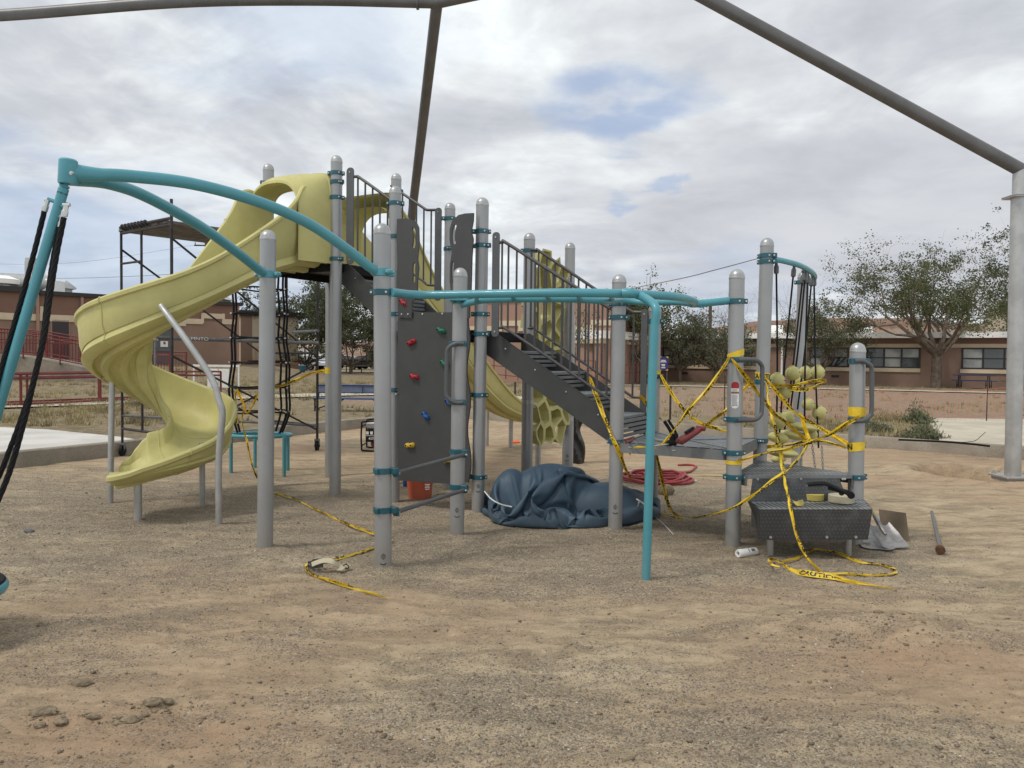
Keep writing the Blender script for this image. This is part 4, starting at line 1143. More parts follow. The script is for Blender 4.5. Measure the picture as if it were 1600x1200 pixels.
# ---------------------------------------------------------------- transfer deck and step
pS, pW, pT = [POST[k][0] for k in 'SWT']
cen = (pS+pW+pT)/3
def tri(z, inset):
    out = []
    for a, b_, c in ((pS, pW, pT), (pW, pT, pS), (pT, pS, pW)):
        d1, d2 = unit(b_-a), unit(c-a); out += [a+d2*inset, a+d1*inset]
    return [np.array([p[0], p[1], z]) for p in out]
L = tri(ZT, .085); sh = np.array([.012, -.055, 0])
L = [L[0], L[1]+sh, L[2]+sh, L[3], L[4], L[5]]
mb = MB(); mb.plate(L, (0, 0, 1), .006, mi=0)
for i in range(6):
    a, b = L[i], L[(i+1) % 6]; d = unit(b-a); n = np.array([d[1], -d[0], 0]); h = .09 if i != 1 else .03
    mb.box((a+b)/2-ZZ*h/2+n*.003, (np.linalg.norm(b-a), .006, h), (d, n, ZZ), mi=1)
TD = mb.build('transfer_deck', [M_slot2, M_deck], PS, label='triangular low deck beside the ball climber')
# riser between deck and step
a, b = L[1], L[2]; d = unit(b-a); n = np.array([d[1], -d[0], 0])
mb = MB(); e0, e1 = a+d*.05+n*.002, b-d*.12+n*.002
mb.plate([e0-ZZ*.008, e1-ZZ*.008, b-d*.06+n*.05-ZZ*.21, a+d*.0+n*.05-ZZ*.21], n+ZZ*.2, .006, mi=0)
for x in (.09, .5, .9, .97*.95):
    q = a+(b-a)*x-ZZ*.03+n*.012; mb.cyl(q, q+n*.008, .010, 10, mi=1)
mb.build('riser', [M_perf, M_bolt], TD)
zst = ZS
F1, F2 = G(1187.5, 796, zst), G(1363, 796, zst); B1, B2 = G(1166.5, 779, zst), G(1350, 781, zst); C1 = G(1178, 766, zst); C2 = G(1335, 768, zst)
LS = [F1, F2, B2, C2, C1, B1]
mb = MB(); mb.plate(LS, (0, 0, 1), .006, mi=0); ST = mb.build('transfer_step', [M_slot2], PS, label='lowest step with webbing rolls on it')
mb = MB(); zb_ = .165
fr = [F1, F2, F2+np.array([-.02, .02, zb_-zst]), F1+np.array([-.0, .02, zb_-zst])]
mb.plate([p+np.array([0, -.003, .0]) for p in fr], (0, -1, 0), .006, mi=0)
lf = [B1, F1, fr[3], B1+np.array([.06, -.04, zb_-zst+.10])]; mb.plate([p+np.array([-.002, 0, 0]) for p in lf], (-1, -.6, 0), .006, mi=2)
rt = [F2, B2, B2+np.array([-.02, 0, zb_-zst+.03]), fr[2]]; mb.plate([p+np.array([.002, 0, 0]) for p in rt], (1, -.2, 0), .006, mi=2)
for x in (.10, .60, .86):
    q = F1+(F2-F1)*x; q = np.array([q[0], q[1]+.01, zb_+.025]); mb.cyl(q, q-np.array([0, .012, 0]), .011, 10, mi=1)
mb.build('front_panel', [M_perf, M_bolt, M_dark], ST)
for x, y in ((1207, 872), (1330, 869)):
    q = G(x, y); mb = MB(); mb.cyl((q[0], q[1]+.06, -.1), (q[0], q[1]+.06, .34), .027, 16); mb.build('leg', M_steel, ST)
# ---------------------------------------------------------------- ball climber
pT_, pX_ = pat('T', zpx('T', 405)), pat('X', zpx('X', 441))
ap = [pT_+np.array([.06, -.01, 0]), PY(1225, 408, 7.35), PY(1250, 415, 7.55), PY(1268, 425, 7.85), PY(1273, 433, 8.15), PY(1268, 438, 8.5), PY(1256, 441, 8.8), pX_+np.array([.05, 0, 0])]
AP = catmull(ap, 6); mb = MB(); mb.tube(AP, .027, 14); BC = mb.build('climber_arch', M_teal, PS, label='teal arch carrying the ball ropes')
ropes = [((1213, 420), (1213, 700), 7.35, 7.6), ((1240, 425), (1216, 705), 7.5, 7.6), ((1258, 432), (1235, 640), 7.7, 7.55), ((1262, 436), (1257, 705), 7.9, 7.7), ((1268, 440), (1246, 640), 8.0, 7.9), ((1272, 440), (1279, 700), 8.1, 7.8), ((1254, 436), (1222, 700), 7.8, 7.75)]
for i, (a, b, Ya, Yb) in enumerate(ropes):
    A_, B_ = PY(*a, Ya), PY(*b, Yb); P = catmull([A_, A_*.5+B_*.5+np.array([.01*(-1)**i, 0, 0]), B_], 6)
    mb = MB(); mb.tube(P, .0095, 8); r = mb.build('climber_rope', M_black, PS)
    mb = MB(); d = unit(A_-B_); mb.tube([A_+d*.09, A_+d*.04, A_+d*.02, A_-d*.04, A_-d*.05], [.012, .014, .024, .024, .012], 12); mb.ball(A_+d*.08, .022, 10, 8); mb.build('rope_shackle', M_gbar, r)
def climber_ball(x, y, dpx, Y, sc=(1, 1, 1), nm='climber_ball'):
    c = PY(x, y, Y); r = dpx/2*1.07*Y/FOC; mb = MB()
    gr_ = lambda q: 1-.018*math.exp(-(q[0]/.05)**2)
    tilt = random.uniform(-.25, .25); X = np.array([math.cos(tilt), 0, math.sin(tilt)]); Z = np.array([-math.sin(tilt), 0, math.cos(tilt)])
    mb.ball(c, r, 32, 20, sc, ax=(X, np.array([0, 1., 0]), Z), fn=gr_ if sc[2] > .8 else (lambda q: 1))
    if sc[2] > .8:
        mb.lathe(c+Z*r*.96, [(r*.38, -.02), (r*.36, .006), (r*.2, .01), (r*.18, -.01)], 16, Z)
        h = c+X*r*.62-np.array([0, 1, 0])*r*.74+Z*r*.08; mb.ball(h, r*.13, 10, 6, (1.5, .6, .6), ax=(X, np.array([0, 1., 0]), Z), mi=1)
    mb.build(nm, [M_yel, M_dark], PS)
for a in [(1214, 595, 23, 7.45), (1239, 583.5, 21, 7.6), (1258, 582.5, 19, 7.9), (1277.5, 582, 20.5, 8.0), (1226, 613, 20, 7.5), (1263, 632, 18.5, 7.9), (1280.5, 645.5, 21, 7.9), (1215.5, 658, 24, 7.5), (1231, 652, 20, 7.7), (1268, 680, 17.5, 7.7), (1247, 596, 14, 8.1)]: climber_ball(*a)
for a in [(1254.5, 667, 43, 7.65), (1240, 680, 44, 7.7), (1216, 684, 30, 7.6), (1222, 707, 46, 7.5), (1217, 717, 22, 7.8)]: climber_ball(*a, sc=(1, 1, .30 if a[2] > 40 else .55), nm='climber_pod')
def chain(px, y0, y1, Y):
    a, b = PY(px[0], y0, Y), PY(px[1], y1, Y); n = 9; mb = MB(); d = unit(b-a); L_ = np.linalg.norm(b-a)/n
    for i in range(n):
        c = a+d*L_*(i+.5); s = np.array([1., 0, 0]) if i % 2 else np.array([0, 1., 0])
        mb.tube([c+d*math.cos(t)*L_*.62+s*math.sin(t)*.011 for t in np.linspace(0, 2*math.pi, 13)[:-1]], .0038, 6, closed=True)
    r = mb.build('anchor_chain', M_steel, PS)
chain((1252, 1251), 700, 727, 7.7); chain((1269, 1274), 694, 732, 7.75); chain((1284, 1286), 696, 733, 7.75)
# ---------------------------------------------------------------- warning label on post S
def wraplabel(key, z0, z1, w):
    f = unit(-pat(key, 1)*np.array([1, 1, 0])); sd = np.array([f[1], -f[0], 0])*-1
    sd = np.array([-f[1], f[0], 0]); sd = sd if sd[0] > 0 else -sd
    def on(a, z, e=.0012):
        c = pat(key, z); R_ = PR+e; return c+(f*math.cos(a/R_)+sd*math.sin(a/R_))*R_
    mb = MB(); n = 12; H = z1-z0
    def patch(a0, a1, za, zb, mi, e):
        vs = []; k = 8; m_ = 6
        for i in range(m_+1):
            z = za+(zb-za)*i/m_
            for j in range(k+1): vs.append(on(a0+(a1-a0)*j/k, z, e))
        mb.add(vs, [(i*(k+1)+j, i*(k+1)+j+1, (i+1)*(k+1)+j+1, (i+1)*(k+1)+j) for i in range(m_) for j in range(k)], mi)
    patch(-w/2, w/2, z0+.02, z1-.02, 0, .0012)
    def cap(zc, sg, mi, e):
        vs = [on(0, zc, e)]+[on(w/2*math.cos(t), zc+sg*.028*math.sin(t), e) for t in np.linspace(0, math.pi, 13)]
        mb.add(vs, [(0, i, i+1) for i in range(1, 13)], mi)
    cap(z0+.02, -1, 0, .0012); cap(z1-.024, 1, 1, .0022); patch(-w/2, w/2, z1-.05, z1-.02, 1, .002)
    patch(-w/2+.001, w/2-.001, z1-.094, z1-.078, 2, .002)
    z = z1-.056
    for k in range(3): patch(-w*.36, w*.36*(.9-.1*k), z-.007*k-.003, z-.007*k, 3, .0022)
    z = z1-.104
    while z > z0+.018:
        patch(-w*.40, w*random.uniform(.2, .4), z-.0032, z, 3, .0022); z -= .0078
    mb.build('warning_label', [M_white, MATS['red_hold'], mat('brown_ink', (.28, .10, .04), .5), mat('grey_ink', (.25, .25, .25), .5)], PS)
wraplabel('S', zpx('S', 636), zpx('S', 597), .064)
# ---------------------------------------------------------------- net climber behind the spiral slide
b1, b2 = G(361, 740), G(444, 745)
nc = np.array([-3.33, 10.02]); R0_ = .40; zr = .52
ring = [np.array([nc[0]+math.cos(a)*R0_*1.03, nc[1]+math.sin(a)*.26, zr]) for a in np.linspace(0, 2*math.pi, 33)[:-1]]
mb = MB(); mb.tube(ring, .024, 12, closed=True); NB = mb.build('net_base', M_teal, PS)
for b in (b1, b2, (b1[0]+.15, b1[1]+.5, 0), (b2[0]-.1, b2[1]+.5, 0)):
    mb = MB(); mb.cyl((b[0], b[1], -.1), (b[0]+.0, b[1]+.0, zr), .024, 14); mb.build('leg', M_teal, NB)
ztop = 3.40
ringt = [PY(x, y, Y) for x, y, Y in ((405, 333, 9.3), (385, 334, 9.5), (366, 337, 9.7), (358, 342, 10.0), (364, 348, 10.3), (385, 352, 10.4), (410, 354, 10.3))]
mb = MB(); mb.tube(catmull(ringt, 6), .030, 12); mb.build('net_hoop', M_teal, PS)
rad = .35
vang = [12, -14, 58, -58, 168, 192]
lv = [2.44, 2.12, 1.80, 1.48, 1.15, .83]
mb = MB(); jj = 0
for a in vang:
    a = math.radians(a); pts = []
    for z, rr, wob in [(zr+.03, rad*.82, 0), (.83, rad*1.06, .012), (1.15, rad*1.10, -.01), (1.48, rad*1.05, .012), (1.80, rad*1.0, -.012), (2.12, rad*.98, .010), (2.44, rad*.97, -.008), (2.62, rad*.92, .01), (3.38, rad*1.05, 0)]:
        pts.append((nc[0]+math.cos(a)*rr+wob, nc[1]+math.sin(a)*rr*.75, z))
    mb.tube(catmull(pts, 6), .015, 8)
NT_ = mb.build('climbing_net', M_black, PS)
mb = MB()
for i, z in enumerate(lv):
    rr = rad*(1.0+.1*math.exp(-((z-1.15)/.5)**2)); mb.tube([(nc[0]+math.cos(t)*rr, nc[1]+math.sin(t)*rr*.75, z+.012*math.sin(3*t+i)) for t in np.linspace(0, 2*math.pi, 25)[:-1]], .011, 8, closed=True)
mb.build('net_rings', M_black, NT_)
mb = MB()
for z in lv:
    rr = rad*(1.0+.1*math.exp(-((z-1.15)/.5)**2))
    for a in vang: a = math.radians(a); mb.cyl((nc[0]+math.cos(a)*rr*1.03, nc[1]+math.sin(a)*rr*.77-.012, z-.0), (nc[0]+math.cos(a)*rr*1.03, nc[1]+math.sin(a)*rr*.77-.028, z), .012, 8)
mb.build('net_connectors', M_bolt, NT_)
# ---------------------------------------------------------------- honeycomb climber (irregular cells)
def cells():
    w, z0, z1 = .93, .57, 2.76; sites = []; nz, nx = 10, 3
    for i in range(-1, nz+1):
        for j in range(-1, nx+1): sites.append(((j+.5+.3*(i % 2)-.15)*w/nx+random.uniform(-.14, .14), z0+(i+.5)*(z1-z0)/nz+random.uniform(-.10, .10)))
    def clip(P, a, b, c):
        out = []
        for i in range(len(P)):
            p, q = P[i], P[(i+1) % len(P)]; dp = a*p[0]+b*p[1]-c; dq = a*q[0]+b*q[1]-c
            if dp <= 0: out.append(p)
            if dp*dq < 0: t = dp/(dp-dq); out.append((p[0]+(q[0]-p[0])*t, p[1]+(q[1]-p[1])*t))
        return out
    res = []
    for (x, z) in sites:
        if not (0 < x < w and z0 < z < z1): continue
        P = [(0, z0-.06), (w, z0-.06), (w, z1+.06), (0, z1+.06)]
        for (x2, z2) in sites:
            if (x2, z2) == (x, z): continue
            a, b = x2-x, z2-z; c = (a*(x+x2)+b*(z+z2))/2; P = clip(P, a, b, c)
            if not P: break
        if len(P) > 2: res.append(P)
    return res
mb = MB()
def pm(x, z, d):
    bow = .10*math.sin(z*2.3+.6)+.05*math.sin(x*5)
    return np.array([*LC(1.87+.05+bow+d, A1+.07+x), z])
def pm(x, z, d):
    bow = .07*math.sin(z*2.3+.6)
    return np.array([*(LC(1.87+.16*0, A1+.08+x*.985)+UU*(bow+d+.02)), z])
for P in cells():
    c = np.mean(np.array(P), 0); n = len(P); out = P; inn = []; inn2 = []
    for p in P:
        d = np.array([p[0]-c[0], p[1]-c[1]]); L_ = np.linalg.norm(d); s = max(.35, (L_-.033)/L_); inn.append(tuple(c+d*s)); inn2.append(tuple(c+d*s*.86))
    dep = random.uniform(.10, .15)
    vs = [pm(*p, 0) for p in out]+[pm(*p, 0) for p in inn]+[pm(*p, -dep) for p in inn2]
    fs = [(i, (i+1) % n, n+(i+1) % n, n+i) for i in range(n)]+[(n+i, n+(i+1) % n, 2*n+(i+1) % n, 2*n+i) for i in range(n)]
    if random.random() < .72: fs.append(tuple(2*n+i for i in range(n)))
    mb.add(vs, fs)
HC = mb.build('honeycomb_climber', M_yel, PS, ang=20, label='tall yellow climber of irregular cells behind the stairs')
for (x, y0, y1, Y) in ((842, 650, 726, 9.9), (894, 494, 700, 10.4)):
    q = PY(x, 600, Y); mb = MB(); mb.cyl((q[0], q[1], -.1), (q[0], q[1], VZ(q, y0)), .04 if y0 > 500 else .028, 14); mb.build('support_leg', M_steel, HC)
def strapband(key, pys):
    for py in pys:
        c = pat(key, zpx(key, py)); mb = MB(); mb.lathe(c, [(PR+.001, -.02), (PR+.005, -.018), (PR+.005, .018), (PR+.001, .02)], 24); mb.build('post_band', M_steel, PS)
strapband('N', (628,)); strapband('O', (655,))
# ================================================================ LOOSE THINGS
# blue vinyl tarp in a heap
def tarp_sim(nx=110, ny=84, LX=2.9, LY=2.2, ax_=.88, ay_=.56, seed=5, steps=260):
    r = np.random.default_rng(seed)
    gx, gy = np.meshgrid(np.linspace(-.5, .5, nx), np.linspace(-.5, .5, ny))
    P = np.zeros((ny, nx, 3)); P[..., 0] = gx*1.95; P[..., 1] = gy*1.30
    dx, dy = LX/(nx-1), LY/(ny-1)
    P[..., 2] = .42
    X0, Y0 = P[..., 0].copy(), P[..., 1].copy()
    for k in range(9):
        a = r.normal(0, .8)+.3; f = r.uniform(1.6, 4.5); ph = r.random()*6.28; am = .16/(.4+f*.45)
        w = (X0*np.cos(a)+Y0*np.sin(a))*f*2+ph+1.2*np.sin(X0*3+k)
        P[..., 2] += am*np.sin(w); P[..., 0] += am*.8*np.cos(a)*np.sin(w+1.2); P[..., 1] += am*.8*np.sin(a)*np.sin(w+1.2)
    P[..., 2] -= .30*((X0/.95)**2+(Y0/.62)**2)
    P[..., 2] = np.maximum(P[..., 2], .02)
    V = np.zeros_like(P)
    def con(P, i0, i1, L, k):
        A = P[i0]; B = P[i1]; d = B-A; l = np.linalg.norm(d, axis=-1, keepdims=True)+1e-9
        c = d*(1-L/l)*.5*k; P[i0] += c; P[i1] -= c
    S = np.s_
    for st in range(steps):
        t = st/steps
        Q = P.copy()
        V[..., 2] -= .0035
        V *= .93
        P = P+V*.55
        shr = 1+.25*max(0, 1-t*1.5)          # closing footprint
        for it in range(7):
            for par in (0, 1):
                con(P, S[:, par:-1:2], S[:, par+1::2], dx, .9); con(P, S[par:-1:2], S[par+1::2], dy, .9)
                con(P, S[par:-1:2, :-1], S[par+1::2, 1:], np.hypot(dx, dy), .5); con(P, S[par:-1:2, 1:], S[par+1::2, :-1], np.hypot(dx, dy), .5)
            if it % 2 == 0:
                for b, kk in ((3, .35), (6, .12)):
                    for par in range(0, b*2, b):
                        n = (nx-b-par)//(b*2)
                    A = P[:, :-b]; B = P[:, b:]; d = B-A; l = np.linalg.norm(d, axis=-1, keepdims=True)+1e-9; c = d*np.minimum(0, 1-b*dx*.93/l)*.5*kk*.5; P[:, :-b] += c; P[:, b:] -= c
                    A = P[:-b]; B = P[b:]; d = B-A; l = np.linalg.norm(d, axis=-1, keepdims=True)+1e-9; c = d*np.minimum(0, 1-b*dy*.93/l)*.5*kk*.5; P[:-b] += c; P[b:] -= c
            # footprint wall
            ang = np.arctan2(P[..., 1]/ay_, P[..., 0]/ax_); R = 1+.08*np.sin(3*ang+1)+.05*np.sin(5*ang+.3)
            q = np.sqrt((P[..., 0]/(ax_*shr))**2+(P[..., 1]/(ay_*shr))**2)/R
            f = np.where(q > 1, 1/np.maximum(q, 1e-6), 1)
            f = 1-(1-f)*.5
            P[..., 0] *= f; P[..., 1] *= f
            # inner lumps
            for (cx, cy, rx, ry, rz) in ((-.12, .10, .52, .28, .40), (-.52, .08, .24, .22, .36), (.42, .0, .42, .26, .27)):
                e = np.stack([(P[..., 0]-cx)/rx, (P[..., 1]-cy)/ry, P[..., 2]/rz], -1); l = np.linalg.norm(e, axis=-1)
                m = l < 1
                s = np.where(m, 1/np.maximum(l, 1e-3), 1)[..., None]
                e = e*s; 
                P = np.where(m[..., None], np.stack([e[..., 0]*rx+cx, e[..., 1]*ry+cy, np.maximum(e[..., 2], 0)*rz], -1), P)
            P[..., 2] = np.maximum(P[..., 2], .0)
        V = (P-Q)
        g = P[..., 2] < .01; V[g] *= .6
    return P
TPc = (.53, 7.5, 0)
def tarp():
    P = tarp_sim(); P[..., 2] *= 1.28; ny, nx = P.shape[:2]
    Q = np.zeros((2*ny-1, 2*nx-1, 3)); Q[::2, ::2] = P; Q[1::2, ::2] = (P[1:]+P[:-1])/2; Q[:, 1::2] = (Q[:, 2::2]+Q[:, :-2:2])/2
    for _ in range(2):
        R_ = Q.copy(); R_[1:-1, 1:-1] = .5*Q[1:-1, 1:-1]+.125*(Q[:-2, 1:-1]+Q[2:, 1:-1]+Q[1:-1, :-2]+Q[1:-1, 2:]); Q = R_
    Q[..., 2] += .008; Q += np.array(TPc); n_, k_ = Q.shape[:2]; idx = np.arange(n_*k_).reshape(n_, k_)
    Fq = np.stack([idx[:-1, :-1], idx[:-1, 1:], idx[1:, 1:], idx[1:, :-1]], -1).reshape(-1, 4)
    return fastmesh('tarp', Q.reshape(-1, 3), Fq, M_tarp, loc=TPc, label='crumpled heap of dark blue vinyl fabric lying on the sand', cat='tarp')
TP = tarp()
mb = MB(); mb.tube(catmull([PY(757, 768, 7.25), PY(768, 780, 7.02), PY(783, 788, 6.9), (PY(800, 792, 6.86))], 6), .006, 7); mb.build('cord', M_white, TP)
mb = MB(); mb.tube(catmull([G(1000, 800, .02), G(1020, 806, .01), G(1036, 818, .01), G(1052, 835, .01)], 6), .004, 6); mb.tube(catmull([PY(995, 780, 7.2), PY(1008, 790, 7.0), G(1003, 803, .03), G(996, 800, .05), PY(998, 785, 7.1)], 6), .007, 6); mb.build('cord', M_white, TP)

# ---------------------------------------------------------------- caution tape
TXV, TXF = textmesh('CAUTION', .068, True); TXV = TXV-np.array([0, TXV[:, 1].mean(), 0]); TXL = TXV[:, 0].max()
ROOT_T = []
def tape(rows, label, tn=None, txt=True, flip=False, name='caution_tape', parent=None, ph=.1, mirror=False, step=.42):
    """rows: (point, width, roll degrees)"""
    C_ = [np.array([*p, w*.66, r], float) for p, w, r in rows]
    D = np.array(catmull(C_, max(6, int(90/len(rows)))))
    P = D[:, :3]; N = len(P); seg = np.r_[0, np.cumsum(np.linalg.norm(np.diff(P, axis=0), axis=1))]
    T = np.gradient(P, axis=0); T /= np.linalg.norm(T, axis=1)[:, None]+1e-9
    S = []
    for i in range(N):
        t = T[i]; ref = np.array([0, -1., 0]) if True else 0
        n = ref-t*(ref@t)
        if np.linalg.norm(n) < .15: n = np.array([.3, -.2, 1.])-t*(np.array([.3, -.2, 1.])@t)
        n = unit(n); s = np.cross(t, n); a = math.radians(D[i, 4]); S.append((s*math.cos(a)+n*math.sin(a), n*math.cos(a)-s*math.sin(a)))
    S0 = np.array([q[0] for q in S]); N0 = np.array([q[1] for q in S])
    mb = MB(); K = 6; vs = []
    for i in range(N):
        w = D[i, 3]; fo = max(0, .075-w)*.24*min(1, w/.03)
        for k in range(K+1):
            q = k/K-.5; vs.append(P[i]+S0[i]*q*w+N0[i]*(fo*math.sin(k*2.4+seg[i]*9)+.003*math.sin(seg[i]*23+k)))
    mb.add(vs, [(i*(K+1)+k, i*(K+1)+k+1, (i+1)*(K+1)+k+1, (i+1)*(K+1)+k) for i in range(N-1) for k in range(K)], 0)
    if txt:
        for face in (1, -1):
            s = ph
            while s+TXL < seg[-1]-.02:
                vv = []
                for v in TXV:
                    u = s+v[0]*1.0; y = v[1]/.075
                    if flip: u = s+TXL-v[0]; y = -y
                    if face == 1: y = -y
                    pi = np.array([np.interp(u, seg, P[:, c]) for c in range(3)]); si = np.array([np.interp(u, seg, S0[:, c]) for c in range(3)]); ni = unit(np.array([np.interp(u, seg, N0[:, c]) for c in range(3)]))
                    w = np.interp(u, seg, D[:, 3]); fo = max(0, .075-w)*.24*min(1, w/.03)
                    vv.append(pi+si*y*w+ni*(fo*math.sin((y+.5)*K*2.4+u*9)+.003*math.sin(u*23+(y+.5)*K)+face*.0032))
                mb.add(vv, TXF, 1); s += step
    return mb.build(name, [M_tape, M_ink], parent, loc=None if parent is not None else P[0], label=label, cat=None if parent is not None else 'tape', ang=60)
def band(key, py, wrap_h, par, label, tilt=0.0, txt=True, ph=0.0):
    """tape wound once round a post"""
    z = zpx(key, py); c = pat(key, z); f = math.atan2(-c[1], -c[0]); rows = []; R_ = PR+.004
    mb = MB(); n = 28; vs = []
    for i in range(n+1):
        a = f-math.pi+2*math.pi*i/n; R2 = R_+.003*math.sin(i*1.7)
        for k in (-.5, 0, .5): vs.append(c+np.array([math.cos(a)*R2, math.sin(a)*R2, k*wrap_h+tilt*math.sin(a-f)*.5]))
    mb.add(vs, [(i*3+k, i*3+k+1, (i+1)*3+k+1, (i+1)*3+k) for i in range(n) for k in (0, 1)], 0)
    if txt:
        vv = []
        for v in TXV:
            a = f+(v[0]-TXL*(.5-ph))/R_; vv.append(c+np.array([math.cos(a)*(R_+.006), math.sin(a)*(R_+.006), v[1]/.075*wrap_h+tilt*math.sin(a-f)*.5]))
        mb.add(vv, TXF, 1)
    return mb.build('tape_wrap', [M_tape, M_ink], par, ang=60)
p = PY
w_ = .066
TG = 'yellow caution tape strung around the playground'
def T_(*a, **k):
    o = tape(*a, **k); o['group'] = TG; return o
t1 = T_([(p(921, 588, 7.28), .012, 0), (p(924, 598, 7.2), .05, 10), (p(940, 640, 7.0), .062, 10), (p(955, 680, 6.83), .055, 25), (p(965, 702, 6.80), .062, 20), (p(982, 742, 6.95), .03, 30), (p(990, 750, 7.2), .008, 10)],
        'tape tied to a stair baluster and trailing down across the post beside the stairs', flip=True)
t2 = T_([(p(1029, 582, 7.80), .03, 0), (p(1034, 590, 7.7), .035, 20), (p(1050, 615, 7.5), .052, 12), (p(1072, 645, 7.3), .05, 20), (p(1092, 660, 7.1), .04, 30), (p(1115, 668, 6.9), .058, 10), (p(1137, 674, 6.6), .05, 5)],
        'tape sloping down from the back post to behind the labelled post, over the low deck')
band('R', 583, .05, t2, None, txt=False)
t3 = T_([(p(1140, 557, 6.26), .03, 0), (p(1128, 576, 6.22), .035, 30), (p(1105, 610, 6.2), .045, 10), (p(1078, 638, 6.2), .045, 20), (p(1058, 665, 6.22), .03, 20), (p(1038, 690, 6.28), .022, 30), (p(1030, 695, 6.4), .012, 10)],
        'tape running from the labelled post down left to the red tool on the low deck', flip=True)
band('S', 554, .055, t3, None, txt=False, tilt=.05)
t4 = T_([(p(1080, 674, 7.25), .04, 20), (p(1100, 668, 7.2), .05, 15), (p(1115, 655, 7.15), .035, 40), (p(1135, 641, 7.1), .05, 10), (p(1155, 618, 7.2), .04, 30), (p(1170, 600, 7.25), .045, 10)],
        'tape rising behind the labelled post from the deck to the tall rope post')
t5 = T_([(p(1143, 560, 6.24), .02, 0), (p(1152, 573, 6.2), .045, 10), (p(1172, 597, 6.25), .06, 12), (p(1190, 620, 6.45), .055, 20), (p(1205, 642, 6.7), .05, 15), (p(1228, 660, 6.95), .052, 10), (p(1250, 680, 7.1), .04, 20), (p(1263, 688, 7.1), .03, 20)],
        'wide tape falling right from the labelled post, passing behind its grip to the knot')
t6 = T_([(p(1196, 590, 7.2), .02, 10), (p(1206, 604, 7.15), .045, 10), (p(1222, 622, 7.1), .05, 20), (p(1240, 642, 7.05), .04, 30), (p(1262, 657, 7.0), .045, 10), (p(1290, 674, 6.8), .055, 10), (p(1326, 694, 6.5), .058, 5)],
        'tape from the tall rope post across the balls to the right hand post', flip=True)
band('W', 697, .075, t6, None, tilt=.02, ph=-.6); band('T', 588, .075, t6, None, ph=.1, tilt=-.01)
t7 = T_([(p(1197, 598, 7.15), .02, 10), (p(1201, 625, 7.0), .035, 30), (p(1209, 660, 6.8), .045, 10), (p(1218, 700, 6.6), .05, 20), (p(1224, 740, 6.3), .04, 40), (p(1231, 775, 6.0), .04, 30), (p(1238, 808, 5.80), .03, 20), (p(1248, 845, 5.72), .035, 10), (G(1262, 872, .12), .04, 20), (G(1283, 895, .015), .03, 60)],
        'long tape hanging down in front of the steps to the sand')
t8 = T_([(p(1344, 650, 6.36), .05, 10), (p(1322, 662, 6.35), .052, 10), (p(1298, 678, 6.5), .05, 20), (p(1270, 690, 6.7), .045, 15), (p(1235, 700, 6.6), .045, 20), (p(1200, 707, 6.45), .035, 30), (p(1168, 716, 6.3), .03, 20), (p(1150, 721, 6.26), .035, 0)],
        'tape from the right hand post grip across to the lower part of the labelled post', flip=True)
band('W', 643, .08, t8, None, txt=False); band('S', 722, .032, t8, None, txt=False)
t9 = T_([(p(1264, 686, 7.0), .04, 10), (p(1256, 705, 6.8), .03, 20), (p(1240, 725, 6.5), .04, 10), (p(1215, 745, 6.25), .035, 30), (p(1185, 768, 6.15), .045, 10), (p(1155, 788, 6.15), .035, 30), (p(1120, 802, 6.25), .028, 30), (G(1085, 809, .01), .025, 50), (G(1060, 809, .01), .022, 60), (G(1035, 802, .01), .03, 50), (G(1000, 796, .02), .03, 50)],
        'tape drooping left from the ball knot past the labelled post to the tarp')
t10 = T_([(p(1322, 700, 6.55), .03, 10), (p(1290, 690, 6.8), .028, 30), (p(1262, 689, 7.0), .035, 10), (p(1230, 695, 7.15), .035, 30), (p(1205, 697, 7.25), .05, 10), (p(1190, 700, 7.3), .06, 5)],
        'level tape between the right hand post and the foot of the tall rope post')
t11 = T_([(p(1198, 604, 7.3), .03, 20), (p(1215, 603, 7.35), .035, 20), (p(1240, 602, 7.45), .04, 10), (p(1262, 597, 7.5), .045, 10), (p(1283, 594, 7.6), .045, 5), (p(1290, 596, 7.7), .03, 20), (p(1282, 600, 7.75), .03, 0), (p(1266, 607, 7.45), .07, 5), (p(1240, 607, 7.4), .07, 5), (p(1228, 601, 7.6), .05, 10)],
         'tape looped around the hanging ropes among the upper balls')
t12 = T_([(p(1250, 645, 7.3), .05, 5), (p(1256, 665, 7.25), .052, 5), (p(1262, 680, 7.2), .05, 8), (p(1266, 690, 7.1), .04, 15)], 'short tape hanging over the upper pod')
t13 = T_([(p(1023, 702, 7.7), .03, 20), (p(1030, 730, 7.6), .045, 10), (p(1038, 765, 7.45), .06, 10), (p(1047, 795, 7.3), .05, 20), (G(1062, 808, .03), .02, 40)], 'tape hanging from the low deck edge in front of the hose coil')
t14 = T_([(p(1025, 699, 6.45), .02, 20), (p(1003, 699, 6.6), .025, 30), (p(990, 700, 6.75), .02, 20), (p(984, 706, 6.8), .03, 60), (p(985, 712, 6.75), .02, 80)], 'tape end curling off the low deck beside the stair post', txt=False)
t15 = T_([(p(999, 618, 7.7), .05, 20), (p(1008, 628, 7.75), .055, 15), (p(1020, 645, 7.8), .04, 15), (p(1034, 655, 7.9), .03, 20)], 'piece of tape seen behind the foot of the stairs')
gz = .012
